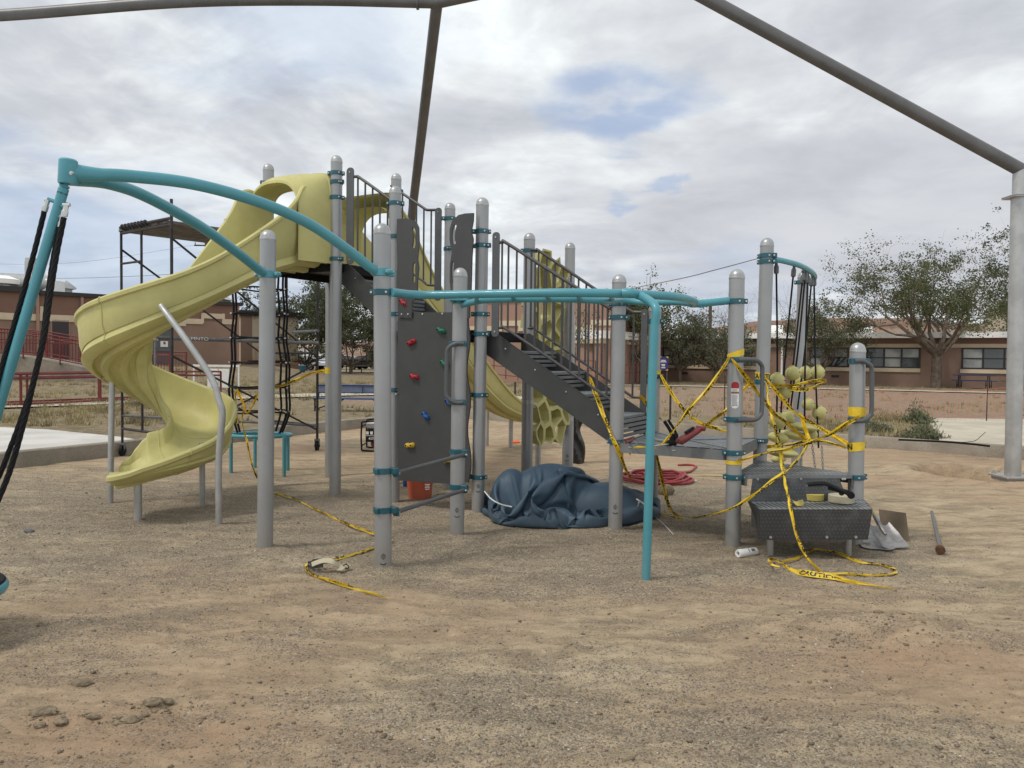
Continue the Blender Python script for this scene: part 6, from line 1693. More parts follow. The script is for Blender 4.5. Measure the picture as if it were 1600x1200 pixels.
# roof equipment on it
for i, (x, y, Y, w, h, lb) in enumerate([(1203, 524, 58, 1.6, .9, 'grey louvred roof unit above the classroom wing downpipe'), (1353, 524, 56, .8, .8, 'small white roof vent on the classroom wing'), (1590, 524, 54, 3.2, 2.2, 'tan roof enclosure at the right end behind the big tree')]):
    q = PY(x, y, Y); mb = MB(); mb.box((q[0], q[1], 3.4+h/2), (w, w*.7, h), bev=.03)
    for k in range(4): mb.box((q[0], q[1]-w*.36, 3.5+h*k/4.6), (w*.9, .05, h*.12))
    mb.build('roof_unit', [M_cream if i == 2 else M_roofw], loc=(q[0], q[1], 3.4), label=lb, cat='roof unit')
# --- taller block in the middle with entrance
MBd = thing('gym_building', (-1, 46, .3), 'taller brown stucco block behind the stairs with stepped tan trim', 'building')
ma, mb_ = np.array([-8.5, 47.4]), np.array([-8.5, 47.4])+np.array([.93, -.367])*15.4
wallbox(MBd, 'wall', ma, mb_, -.2, 3.45, 12, M_wall3)
wallbox(MBd, 'upper_wall', ma, mb_, 3.45, 4.95, 12, M_wall3, inset=.03, label='darker rose brown upper wall')
trim(MBd, 'roof_edge', ma, mb_, -.1, 15.5, 4.95, 5.12, .12, M_rust, 12.2)
SM = lambda px: ((lambda q: (q[:2]-ma)@np.array([.93, -.367]))(PV(px, 560, ma, mb_)))
for (x0, x1, za, zb_) in ((640, 782, 3.15, 3.45), (782, 812, 3.45, 3.75), (812, 925, 3.15, 3.45), (925, 957, 3.45, 3.75)): trim(MBd, 'stepped_trim', ma, mb_, SM(x0), SM(x1), za, zb_, .08, M_trim)
for x0, x1 in ((781, 784.5), (810, 814), (923, 927)): trim(MBd, 'stepped_trim', ma, mb_, SM(x0), SM(x1), 3.14, 3.76, .085, M_trim)
# entrance recess, canopy and columns
EN = thing('entrance_porch', (6.5, 44, .3), 'shaded entrance porch with white canopy band between the two buildings', 'porch')
ea = PY(935, 560, 41.6)[:2]; eb = PY(1036, 560, 47)[:2]
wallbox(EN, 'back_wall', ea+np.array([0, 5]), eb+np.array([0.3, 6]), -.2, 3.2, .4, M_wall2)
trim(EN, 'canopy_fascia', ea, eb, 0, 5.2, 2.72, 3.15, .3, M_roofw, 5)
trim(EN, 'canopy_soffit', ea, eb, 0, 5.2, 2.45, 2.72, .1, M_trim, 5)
for k in (0.1, 2.6, 5.0): trim(EN, 'column', ea, eb, k, k+.45, -.1, 2.46, .0, M_wall3, .45)
trim(EN, 'door', ea+np.array([0, 4.9]), eb+np.array([0, 5.9]), 1.0, 2.9, .2, 2.3, .05, M_door)
trim(EN, 'glazing', ea+np.array([0, 4.9]), eb+np.array([0, 5.9]), 3.2, 4.9, .9, 2.2, .05, M_glass)
SG = thing('notice_sign', PY(1037, 612, 36)*np.array([1, 1, 0])+ZZ*.2, 'purple sign with yellow corners and white lettering on two posts near the entrance', 'sign')
q = PY(1037, 568, 36); mb = MB(); mb.box(q, (.42, .04, .66), mi=0); 
for sx, sz in ((-1, 1), (1, 1), (-1, -1), (1, -1)):
    mb.add([q+np.array([sx*.21, -.023, sz*.33]), q+np.array([sx*.21-sx*.12, -.023, sz*.33]), q+np.array([sx*.21, -.023, sz*.33-sz*.08])], [(0, 1, 2)], 1)
for z, w in ((.15, .2), (.08, .28), (-.05, .18), (-.11, .16), (-.2, .2)): mb.box(q+np.array([-.02, -.024, z]), (w, .006, .04), mi=2)
mb.build('sign_panel', [M_purple, MATS['yellow_tape'], M_white], SG, smooth=False)
for dx in (-.17, .17): mb = MB(); mb.cyl((q[0]+dx, q[1]+.03, .2), (q[0]+dx, q[1]+.03, q[2]+.3), .02, 8); mb.build('sign_post', M_gbar, SG)
# --- left gym building
LB = thing('brown_hall', (-24, 48, .9), 'large brown stucco hall at the left with tan stepped band and dark roof edge', 'building')
la = np.array([-31.0, 37.6]); lb2 = PY(373, 560, 50)[:2]; dl_ = unit(lb2-la); LL = np.linalg.norm(lb2-la)
wallbox(LB, 'wall', la, lb2, -.2, 4.85, 16, M_wall)
SLf = lambda px: ((lambda q: (q[:2]-la)@dl_)(PV(px, 560, la, lb2)))
def ZL_(px, py): q = PV(px, 560, la, lb2); return VZ(q, py)
trim(LB, 'upper_band', la, lb2, 0, LL, 3.75, 4.86, .03, M_wall2)
trim(LB, 'roof_edge', la, lb2, 0, SLf(62), 4.86, 5.16, .25, M_rust, 16.4); trim(LB, 'roof_edge', la, lb2, SLf(62)+.01, LL+.2, 4.80, 5.02, .22, M_rust, 16.3)
trim(LB, 'tan_band', la, lb2, 0, SLf(62), 3.35, 3.72, .09, M_trim); trim(LB, 'tan_band', la, lb2, SLf(62)+.01, SLf(71), 3.35, 4.15, .10, M_trim); trim(LB, 'tan_band', la, lb2, SLf(71)+.01, SLf(290), 3.35, 3.72, .09, M_trim)
for x0, x1, y0, y1 in ((288, 316, 498, 505), (316, 349, 490, 497), (347, 373, 499, 506)): z1_ = ZL_((x0+x1)/2, y0); trim(LB, 'tan_band', la, lb2, SLf(x0), SLf(x1), z1_-.33, z1_, .095, M_trim)
for x, y0, y1 in ((316, 490, 505), (348.5, 490, 506), (280, 488, 505)): trim(LB, 'tan_band', la, lb2, SLf(x-2), SLf(x+2), ZL_(x, y1), ZL_(x, y0), .10, M_trim)
for x in (56.5, 126, 369): trim(LB, 'downpipe', la, lb2, SLf(x), SLf(x)+.14, .9, 4.8, .16, M_wall3)
dz = 1.25
trim(LB, 'door_frame', la, lb2, SLf(79), SLf(109), dz, ZL_(95, 496), .06, M_wall3); dr = trim(LB, 'door', la, lb2, SLf(81.5), SLf(107.5), dz+.02, ZL_(95, 500), .09, M_door)
q = PV(84, 534, la, lb2); mb = MB(); mb.box((q[0]+.05, q[1]-.16, q[2]), (.12, .05, .03)); mb.build('handle', M_bolt, dr)
tv, tf = textmesh('BLDG 730', .28, True); q = PV(-2, 496, la, lb2); mb = MB(); mb.add([q+np.array([dl_[0], dl_[1], 0])*v[0]+ZZ*v[1]-np.array([dl_[1]*-1, dl_[0], 0])*0+np.array([dl_[1], -dl_[0], 0])*.05 for v in tv], tf); mb.build('wall_lettering', M_wall2, LB)
sg = trim(LB, 'wall_sign', la, lb2, SLf(250.5), SLf(262), ZL_(256, 542), ZL_(256, 533), .06, M_white); 
trim(LB, 'grey_door', la, lb2, SLf(236), SLf(266), 1.0, ZL_(250, 505), .035, M_gbar)
mb = MB(); q = PV(256, 536, la, lb2); mb.box(q+np.array([.045, -.06, 0]), (.16, .03, .13)); mb.build('sign_print', M_redm, LB)
# roof things on the hall: each its own
def rooft(x, y, Y, kind, lb):
    q = PY(x, y, Y); z = 4.95; mb = MB(); c = (q[0], q[1], z)
    if kind == 'vent': mb.lathe(c, [(.35, -.1), (.35, .5), (.62, .5), (.60, .58), (.0, 1.02)], 4 if 'pyramid' in lb else 14)
    elif kind == 'duct': mb.tube([(q[0]-6, q[1]-3, z+.55), (q[0]+1.6, q[1]+1, z+.55)], .55, 18)
    elif kind == 'fan': mb.lathe(c, [(.4, -.1), (.4, .3), (.8, .35), (.85, .6), (.3, .8), (0, .8)], 16)
    elif kind == 'pipes':
        mb.box((c[0], c[1], z+.45), (1.6, 1.2, .8), bev=.05)
        for k in range(4): mb.cyl((c[0]-.55+.36*k, c[1], z+.8), (c[0]-.55+.36*k, c[1], z+1.35), .09, 8)
    elif kind == 'cyl': mb.lathe(c, [(.34, -.1), (.34, 1.9), (.30, 2.2), (0, 2.2)], 14)
    elif kind == 'gable': mb.box((c[0], c[1], z+.2), (2.6, 2, .5)); mb.add([(c[0]-1.6, c[1]-1.2, z+.45), (c[0]+1.6, c[1]-1.2, z+.45), (c[0]+1.6, c[1]+1.2, z+.45), (c[0]-1.6, c[1]+1.2, z+.45), (c[0], c[1], z+1.5)], [(0, 1, 4), (1, 2, 4), (2, 3, 4), (3, 0, 4), (0, 3, 2, 1)])
    mb.build('roof_vent', M_roofw if kind in ('pipes', 'fan') else MATS['galvanised_steel'], loc=c, label=lb, cat='roof vent')
rooft(104, 455, 46, 'vent', 'small pyramid capped metal vent on the brown hall roof'); rooft(22, 450, 43, 'duct', 'long round duct on the left end of the hall roof'); rooft(4, 449, 41.5, 'fan', 'mushroom shaped fan at the far left of the hall roof')
rooft(71, 452, 44, 'pipes', 'white roof unit with four short stacks on the hall roof'); rooft(49, 440, 45, 'cyl', 'tall narrow metal flue on the hall roof'); rooft(323, 470, 53, 'gable', 'wide low pitched metal roof cap near the right end of the hall')
# cream annex
CA = thing('cream_annex', (-20, 62, .7), 'cream metal building with dark roof edge between the hall and the tree', 'building')
ca, cb = PY(376, 560, 60)[:2], PY(466, 560, 63)[:2]
wallbox(CA, 'wall', ca, cb, 0, 4.75, 10, M_cream); trim(CA, 'roof_edge', ca, cb, -.2, 5.4, 4.72, 5.15, .25, M_rust, 10.4); trim(CA, 'side_return', ca, cb, 0, .9, 0, 4.7, .05, M_wall)
L_ = np.linalg.norm(cb-ca); 
mb = MB(); d = unit(cb-ca); n = np.array([d[1], -d[0]])
for k in range(34): q = ca+d*(1.0+k*(L_-1.1)/34); mb.box((q[0]+n[0]*.06, q[1]+n[1]*.06, 1.6), (.05, .05, 1.5))
mb.build('ribbed_panel', M_trim, CA); trim(CA, 'red_rail', ca, cb, .4, L_, 1.05, 1.2, .5, M_redm, .08); trim(CA, 'brown_base', ca, cb, .9, L_, 0, .95, .06, M_wall3)
# far white house, shed, dark barn
def house(x0, x1, ybase, ytop, Y, m, mroof, label, roofh=.9, wins=2, cat='house'):
    a, b = PY(x0, 560, Y)[:2], PY(x1, 560, Y)[:2]; z0 = float(terr(a[0], a[1]))-.2; z1 = VZ(a, ytop)
    H = thing('house', (a[0], a[1], z0), label, cat); wallbox(H, 'wall', a, b, z0, z1, 7, m)
    mb = MB(); mb.add([(a[0]-.4, a[1]-.4, z1), (b[0]+.4, b[1]-.4, z1), (b[0]+.4, b[1]+7.4, z1), (a[0]-.4, a[1]+7.4, z1), (a[0]-.4, a[1]+3.5, z1+roofh), (b[0]+.4, b[1]+3.5, z1+roofh)], [(0, 1, 5, 4), (2, 3, 4, 5), (0, 4, 3), (1, 2, 5), (0, 3, 2, 1)]); mb.build('roof', mroof, H, smooth=False)
    for k in range(wins):
        s = np.linalg.norm(b-a)*(k+.5)/wins; window(H, a, b, s-.6, s+.6, z1-1.7, z1-.6, 1)
house(430, 502, 575, 541, 98, M_roofw, M_trim, 'far white house behind the parked cars', 1.2, 3)
house(572, 640, 556, 548, 118, mat('tan_shed', (.33, .24, .12), .9), M_wall2, 'far tan shed with brown roof behind the dark cars', 1.6, 1, 'shed')
# ================================================================ CARS
def car(px, Y, head, m, label, L_=4.6, H=1.45, suv=False):
    q = PY(px, 560, Y); z0 = float(terr(q[0], q[1]))+.05; C_ = thing('parked_car', (q[0], q[1], z0), label, 'car', 'cars parked beyond the field')
    a = math.radians(head); X = np.array([math.cos(a), math.sin(a), 0]); Yv = np.array([-X[1], X[0], 0]); o = np.array([q[0], q[1], z0])
    if suv: prof = [(-.5, .35), (-.5, .95), (-.47, 1.05), (-.40, 1.72), (-.33, 1.80), (.08, 1.80), (.20, 1.15), (.44, 1.02), (.5, .85), (.5, .35)]
    else: prof = [(-.5, .40), (-.5, .85), (-.46, .98), (-.36, 1.02), (-.20, 1.40), (-.08, 1.46), (.06, 1.44), (.22, 1.02), (.42, .88), (.49, .72), (.5, .38)]
    bw = .90; mb = MB(); n = len(prof); vs = []
    for sg, wf in ((-1, 1), (1, 1)):
        for (x, z) in prof: vs.append(o+X*x*L_+Yv*sg*(bw-(.16*max(0, (z-.95)/.6)))+ZZ*z*(H/1.46 if not suv else 1))
    mb.add(vs, [tuple(range(n)), tuple(range(2*n-1, n-1, -1))]+[(i, (i+1) % n, n+(i+1) % n, n+i) for i in range(n)]); body = mb.build('body', m, C_, ang=50)
    mb = MB()
    gl = [(-.31, 1.08), (-.19, 1.34), (-.07, 1.38), (.06, 1.36), (.17, 1.06)] if not suv else [(-.42, 1.15), (-.37, 1.66), (.06, 1.66), (.15, 1.18)]
    for sg in (-1, 1):
        mb.plate([o+X*x*L_+Yv*sg*(bw-.16*max(0, (z-.95)/.6)+.006)+ZZ*z for x, z in gl], Yv*sg, .004)
    mb.build('side_window', M_glass, body)
    mb = MB(); k0 = (6, 7) if not suv else (5, 6); pa_, pb2 = prof[k0[0]], prof[k0[1]]
    f = lambda t, y, e: o+X*((pa_[0]+(pb2[0]-pa_[0])*t)*L_+e)+Yv*y+ZZ*(pa_[1]+(pb2[1]-pa_[1])*t+e)
    mb.add([f(.12, -.62, .012), f(.12, .62, .012), f(.92, .74, .012), f(.92, -.74, .012)], [(0, 1, 2, 3)]); mb.build('windscreen', M_glass, body)
    for sx in (-.31, .31):
        for sg in (-1, 1):
            c = o+X*sx*L_+Yv*sg*.80+ZZ*.33; mb = MB(); mb.tube([c-Yv*.11*1, c+Yv*.11], .33, 18); w = mb.build('wheel', M_black, C_); mb = MB(); mb.tube([c+Yv*sg*.105, c+Yv*sg*.118], .2, 14); mb.build('rim', M_steel, w)
    for sg in (-1, 1): mb = MB(); mb.box(o+X*L_*.495+Yv*sg*.65+ZZ*.75, (.06, .35, .12), (X, Yv, ZZ), bev=.02); mb.build('headlight', M_white, C_)
    return C_
car(474, 74, -20, M_carw, 'white car seen behind the climbing net'); car(494, 79, -15, M_carw, 'second pale car partly hidden by the scaffold post and the white car')
car(577, 80, -12, M_cark, 'black sedan parked to the left of the tall near post'); car(547, 83, -10, M_cark, 'black car whose tail shows just right of the double posts')
car(604, 88, 0, M_cark, 'dark tall utility car behind the black sedan', 4.8, suv=True); car(540, 128, 0, M_carw, 'tiny far white car beyond the tree trunks')
# ================================================================ RAILINGS AND RAMP
def fence(pts, zb, h, rails, posts, m, name, label, cat, pick=0, r=.03, group=None):
    P = [np.array(q, float) for q in pts]; F_ = thing(name, (P[0][0], P[0][1], zb(P[0])), label, cat, group)
    Ls = [np.linalg.norm(P[i+1]-P[i]) for i in range(len(P)-1)]; tot = sum(Ls)
    def at(s):
        for i, l in enumerate(Ls):
            if s <= l+1e-6: return P[i]+(P[i+1]-P[i])*s/l
            s -= l
        return P[-1]
    for k in range(posts+1):
        q = at(tot*k/posts); mb = MB(); mb.cyl((q[0], q[1], zb(q)-.1), (q[0], q[1], zb(q)+h), r, 10); mb.build('post', m, F_)
    for rz in rails:
        mb = MB(); mb.tube([(q[0], q[1], zb(q)+rz) for q in [at(tot*k/24) for k in range(25)]], r*.85, 8); mb.build('rail', m, F_)
    if pick:
        mb = MB()
        for k in range(pick): q = at(tot*(k+.5)/pick); mb.cyl((q[0], q[1], zb(q)+rails[-1]), (q[0], q[1], zb(q)+rails[0]), r*.35, 5)
        mb.build('pickets', m, F_)
    return F_
tz = lambda q: float(terr(q[0], q[1]))
fence([(-17.5, 15.9), (-13.6, 18.6), (-12.2, 20.6), (-10.9, 22.6), (-9.6, 25.0)], tz, .86, [.86, .74, .08], 6, M_redm, 'red_railing', 'low red pipe railing along the footpath at the left', 'railing', r=.035)
fence([(-17.8, 17.3), (-13.8, 20.2), (-12.4, 22.0), (-11.2, 24.0)], tz, .86, [.86, .74, .08], 5, M_redm, 'red_railing', 'second low red railing just behind the first one', 'railing', r=.03)
# loop end
# ramp up to the hall door
def rampz(q): return .35+.9*float(sst(-14.5, -21.5, q[0]))
rp0, rp1 = np.array([-14.2, 31.5]), np.array([-24.5, 31.0])
RP = MB(); vs = []
for k in range(13):
    q = rp0+(rp1-rp0)*k/12; z = rampz(q)+.25
    for (dy, zz_) in ((0, 0), (0, z), (1.6, z), (1.6, 0)): vs.append((q[0], q[1]+dy, zz_))
RP.add(vs, [(i*4+j, (i+1)*4+j, (i+1)*4+(j+1) % 4, i*4+(j+1) % 4) for i in range(12) for j in range(4)]+[(0, 1, 2, 3), (48, 51, 50, 49)])
RP.build('access_ramp', M_conc, loc=(-18, 32, .3), label='concrete access ramp rising towards the hall door', cat='ramp', smooth=False)
rz_ = lambda q: rampz(q)+.28
fence([tuple(rp0+np.array([0, -.03])), tuple(rp1+np.array([0, -.03]))], rz_, 1.05, [1.05, .9, .1], 7, M_redm, 'ramp_railing', 'front red railing with pickets on the ramp', 'railing', 80, .03, 'red ramp railings')
fence([tuple(rp0+np.array([0, 1.6])), tuple(rp1+np.array([0, 1.6]))], rz_, 1.05, [1.05, .9, .1], 7, M_redm, 'ramp_railing', 'rear red railing with pickets on the ramp', 'railing', 80, .03, 'red ramp railings')
fence([(-26.5, 35.5), (-21, 36.5), (-18.0, 37.4)], lambda q: 1.1-.5*float(sst(-20.5, -18, q[0])), 1.1, [1.1, .95, .1], 6, M_redm, 'ramp_railing', 'red picket railing around the landing at the hall door', 'railing', 60, .03, 'red ramp railings')
LDm = MB(); LDm.box((-23, 36.9, .65), (7, 2.6, .9)); LDm.build('door_landing', M_conc, loc=(-23, 36.9, .2), label='concrete landing in front of the dark hall door', cat='landing', smooth=False)
fence([tuple(PY(736, 585, 38.5)[:2]), tuple(PY(828, 590, 36.0)[:2]), tuple(PY(930, 592, 35.0)[:2])], lambda q: .55-.0*q[0]+.25*float(sst(2, -3, q[0])), .95, [.95, .5, .08], 9, M_redm, 'red_railing', 'dark red railing along the wall of the taller block', 'railing', 0, .022)
fence([tuple(PY(975, 590, 41.0)[:2]), tuple(PY(1000, 580, 44.0)[:2])], lambda q: .35, .95, [.95, .5], 3, M_redm, 'red_railing', 'short red handrail under the entrance porch', 'railing', 0, .022)
# white barricade
qa, qb = PY(303, 605, 29), PY(373, 600, 29); z0 = .28
BR = thing('barricade', ((qa[0]+qb[0])/2, 29, z0), 'white plastic barricade with two panels beyond the slide', 'barricade')
mb = MB(); w = qb[0]-qa[0]
for x in (qa[0], qb[0]): mb.box((x, 29, z0+.45), (.05, .05, .95))
mb.box(((qa[0]+qb[0])/2, 29, z0+.88), (w+.06, .06, .08)); mb.build('frame', M_white, BR)
for k in (0, 1): mb = MB(); mb.box((qa[0]+w*(.42+.25*k), 29.0, z0+.40), (.40, .04, .72), bev=.01); mb.build('panel', M_white, BR)
# picnic tables
def ptable(c, ang, m, label, L_=1.9, group='picnic tables'):
    z0 = tz(c)+.02; T0 = thing('picnic_table', (c[0], c[1], z0), label, 'picnic table', group); a = math.radians(ang); X = np.array([math.cos(a), math.sin(a), 0]); Y_ = np.array([-X[1], X[0], 0]); o = np.array([c[0], c[1], z0])
    mb = MB(); mb.box(o+ZZ*.74, (L_, .76, .04), (X, Y_, ZZ), bev=.01); mb.build('tabletop', m, T0)
    for sg in (-1, 1): mb = MB(); mb.box(o+Y_*sg*.62+ZZ*.44, (L_, .26, .035), (X, Y_, ZZ), bev=.01); mb.build('bench_seat', m, T0)
    for sx in (-.36, .36):
        mb = MB(); s = X*sx*L_
        for sg in (-1, 1): mb.tube([o+s+Y_*sg*.2+ZZ*.72, o+s+Y_*sg*.22+ZZ*.03], .024, 8); mb.tube([o+s+Y_*sg*.22+ZZ*.12, o+s+Y_*sg*.62+ZZ*.2, o+s+Y_*sg*.62+ZZ*.43], .02, 8); mb.tube([o+s+Y_*sg*.62+ZZ*.43, o+s+Y_*sg*.62+ZZ*.0], .02, 8)
        mb.build('leg_frame', M_black, T0)
    return T0
BN = thing('park_bench', (-3.9, 19.3, .19), 'blue bench with perforated backrest behind the kerb, seen between the posts', 'bench')
M_mesh = slotmat('perforated_blue', (.05, .085, .20), 40, 40, .34, .34, None, dark=(.30, .30, .30))
mb = MB(); mb.box((-3.9, 19.62, .735), (2.3, .02, .19)); mb.build('backrest', M_mesh, BN)
mb = MB()
for z in (.64, .83): mb.tube([(-5.05, 19.6, z), (-2.75, 19.6, z)], .016, 8)
mb.cyl((-3.86, 19.58, .63), (-3.86, 19.58, .84), .012, 6); mb.build('back_frame', M_btab, BN)
mb = MB(); mb.box((-3.9, 19.4, .50), (2.3, .42, .035), bev=.01); mb.build('seat', M_btab, BN)
for x in (-5.0, -2.85): mb = MB(); mb.tube([(x, 19.25, .18), (x, 19.25, .48), (x, 19.62, .50), (x, 19.66, .84)], .02, 8); mb.tube([(x, 19.25, .3), (x, 19.7, .18)], .016, 8); mb.tube([(x, 19.4, .22), (x+(.7 if x < -4 else -.7), 19.4, .47)], .014, 8); mb.build('leg', M_black, BN)
q = PY(1521, 617, 42.6); ptable((q[0], 42.6), -20, M_btab, 'blue picnic table to the right of the big tree', 2.0); q = PY(1580, 610, 42); ptable((q[0]+.5, 41.6), -20, M_gbar, 'picnic table half hidden behind the canopy column', 2.0)
# orange net fence
NF = thing('net_fence', (9, 19, .2), 'sagging orange safety net fence across the red dirt at the right', 'net fence')
na, nb_ = G(1118, 651, .2)[:2], G(1760, 662, .2)[:2]; Ln = np.linalg.norm(nb_-na)
def nfp(s, k):
    q = na+(nb_-na)*s/Ln; top = .80+.06*math.sin(s*1.3)-.16*abs(math.sin(s*.9)); z = tz(q)+.03+top*k
    return np.array([q[0]+.03*math.sin(s*5+k*4), q[1]+.05*math.sin(s*2.3+k*3)+.08*k, z])
mb = MB(); nv = int(Ln/.115)
for i in range(nv):
    s = Ln*i/nv; mb.tube([nfp(s+.012*math.sin(k*9+i), k) for k in np.linspace(.04*math.sin(i*7.1)**2, 1-.1*math.sin(i*3.7)**2, 9)], .0027, 4, caps=False)
for k in np.linspace(0, 1, 5): mb.tube([nfp(s, k) for s in np.linspace(0, Ln, 120)], .0012 if 0 < k < 1 else .003, 4, caps=False)
mb.build('netting', M_netor, NF)
for s in (0.02, .34, .67, 1): q = nfp(Ln*s, 0); mb = MB(); mb.cyl(q-ZZ*.1, q+ZZ*1.0, .012, 6); mb.build('stake', M_scaf, NF)
for px, y0, y1, Y, lb in ((804.5, 600, 636, 17.9, 'thin dark steel stake in dry grass left of the stair posts'), (1047, 608, 652, 16.4, 'thin dark steel stake in red dirt right of the stairs')):
    q = PY(px, y1, Y); mb = MB(); mb.box((q[0], q[1], (q[2]+PY(px, y0, Y)[2])/2), (.04, .03, PY(px, y0, Y)[2]-q[2]+.1)); mb.build('stake', M_scaf, loc=q, label=lb, cat='stake')
# far fence posts by cars
fence([tuple(PY(446, 580, 66)[:2]), tuple(PY(660, 585, 66)[:2])], tz, 1.05, [1.0, .55], 9, M_scaf, 'field_fence', 'dark post and rail fence in front of the parked cars', 'fence', 0, .045)
q = PY(472.5, 582, 40); mb = MB(); mb.lathe((q[0], q[1], VZ(q, 582)), [(0, 0), (.14, 0), (.20, .36), (.18, .38), (0, .38)], 12); mb.build('waste_bin', MATS['dark_teal_clamp'], loc=q, label='small dark green bin hanging near the white car, behind the net', cat='bin')
# ================================================================ TREES
def tree(base, trunk_h, H, spread, seed, leafm, label, nl=9000, leaf=.11, nlimb=6, cat='tree', name='tree', r0=None, bare=False, flat=.8, low=.0, group=None, limbs_up=.7, lobes=None):
    rg_ = np.random.default_rng(seed); bz = float(terr(base[0], base[1])); o = np.array([base[0], base[1], bz-.1])
    T0 = thing(name, (base[0], base[1], bz), label, cat, group); r0 = r0 or H*.028
    mb = MB(); tips = []
    def branch(p, d, L_, r, depth):
        n = 5; P = [p]; q = p.copy(); dd = d.copy()
        for i in range(n):
            dd = unit(dd+rg_.normal(0, .16, 3)+np.array([0, 0, .05 if depth < 2 else .0])); q = q+dd*L_/n; P.append(q.copy())
        rr = [r*(1-.55*i/n) for i in range(n+1)]; mb.tube(P, rr, 7 if depth < 2 else 5 if depth < 3 else 4, caps=False)
        if depth >= 2:
            for k in range(1, n+1): tips.append((P[k], L_*.5))
        if depth < (4 if bare else 3):
            nb = (4, 4, 4, 3)[depth] if depth < 4 else 2
            for k in range(nb):
                i = min(n, 2+int(rg_.random()*(n-1))) if k < nb-1 else n
                ax_ = unit(rg_.normal(0, 1, 3)); nd = unit(dd*.75+ax_*.75*(1 if depth else 1)+np.array([0, 0, .10])); branch(P[i], nd, L_*rg_.uniform(.55, .8), rr[i]*.62, depth+1)
    top = o+ZZ*trunk_h; P = [o-ZZ*.1, o+ZZ*.15, o+ZZ*trunk_h*.5+np.array([rg_.normal(0, .05), 0, 0]), top]
    mb.tube(P, [r0*1.5, r0*1.15, r0, r0*.95], 12, caps=False)
    for k in range(nlimb):
        a = 2*math.pi*(k+rg_.random()*.7)/nlimb; ou = rg_.uniform(.45, 1.0)*(1.0 if k % 3 else .35)
        d = unit(np.array([math.cos(a)*ou*spread/H*1.9, math.sin(a)*ou*spread/H*1.9*.8, limbs_up+rg_.uniform(0, .5)])); branch(top-ZZ*trunk_h*.1*rg_.random(), d, (H-trunk_h)*rg_.uniform(.42, .56), r0*.55, 0)
    mb.build('trunk', M_bark if not bare else M_twig, T0, ang=80)
    if not bare:
        TP_ = np.array([t[0] for t in tips]); n = nl; m_ = max(40, int(len(TP_)*.30)); ctr = TP_[rg_.permutation(len(TP_))[:m_]]; wt = rg_.uniform(.3, 1.6, m_); i = rg_.choice(m_, n, p=wt/wt.sum())
        sg = (.11+.15*rg_.random(m_))[i][:, None]*(H/8)**.6; c = ctr[i]+rg_.normal(0, 1, (n, 3))*sg*np.array([1.15, 1.15, .75])
        c = c[c[:, 2] > bz+low]; n = len(c)
        s = leaf*rg_.uniform(.6, 1.35, n); A_ = rg_.normal(0, 1, (n, 3)); A_ /= np.linalg.norm(A_, axis=1)[:, None]; B_ = np.cross(A_, rg_.normal(0, 1, (n, 3))); B_ /= np.linalg.norm(B_, axis=1)[:, None]
        Vt = np.stack([c-A_*s[:, None]*.6, c-B_*s[:, None]*.36, c+A_*s[:, None]*.6, c+B_*s[:, None]*.36], 1).reshape(-1, 3)
        fastmesh('crown', Vt, np.arange(len(Vt)).reshape(-1, 4), leafm, parent=T0, smooth=False)
    return T0
q = PY(1462, 612, 43.5); tree((q[0], q[1]), 1.9, 8.5, 7.0, 12, M_leaf, 'big spreading cottonwood with pale bark in front of the classroom windows', 26000, .095, 9, r0=.27, low=1.9)
q = PY(1283, 612, 46.5); tree((q[0], q[1]), 1.0, 5.4, 4.2, 5, M_leafg, 'smaller grey green tree left of the big cottonwood', 9000, .10, 6, r0=.13, low=1.0)
q = PY(1120, 606, 48); tree((q[0], q[1]), .9, 5.0, 7.0, 8, M_leafg, 'wide low olive tree before the left classroom windows', 8500, .11, 8, r0=.17, low=1.1, limbs_up=.45)
q = PY(1062, 604, 50); tree((q[0], q[1]), .9, 4.6, 4.4, 81, M_leafg, 'bushy olive tree at the left end of the classroom windows', 5500, .11, 6, r0=.15, low=1.0, limbs_up=.45)
q = PY(1008, 600, 44); tree((q[0], q[1]), 1.2, 5.4, 3.4, 9, M_leaf, 'dark dense tree in front of the entrance porch', 8500, .12, 7, r0=.16, low=1.2)
q = PY(898, 600, 40); tree((q[0], q[1]), 1.4, 4.0, 1.8, 10, M_leaf, 'thin young tree against the taller block wall', 1600, .08, 4, r0=.05)
q = PY(548, 590, 62); tree((q[0], q[1]), 0.7, 8.6, 8.0, 21, M_leafd, 'large grey green tree behind the double posts, in front of the cars', 26000, .15, 9, r0=.15, low=.9, limbs_up=.25)
q = PY(478, 590, 66); tree((q[0], q[1]), 0.8, 8.0, 6.5, 22, M_leafd, 'broad tree behind the climbing net and scaffold', 20000, .15, 8, r0=.15, low=1.3, limbs_up=.3)
q = PY(1625, 612, 47); tree((q[0], q[1]), 2.2, 10.0, 4.6, 31, M_leafd, 'tall dark tree at the right edge beyond the column', 14000, .13, 7, r0=.22, low=1.8)
q = PY(1095, 560, 62); tree((q[0], q[1]), 2.2, 7.2, 5.0, 41, None, 'bare leafless tree rising behind the low olive tree', bare=True, r0=.09)
q = PY(1135, 560, 64); tree((q[0], q[1]), 2.2, 8.0, 4.0, 43, None, 'bare leafless tree left of the labelled post', bare=True, r0=.09)
q = PY(1232, 560, 62); tree((q[0], q[1]), 2.2, 8.0, 4.0, 42, None, 'bare thin tree behind the hanging ropes', bare=True, r0=.09)
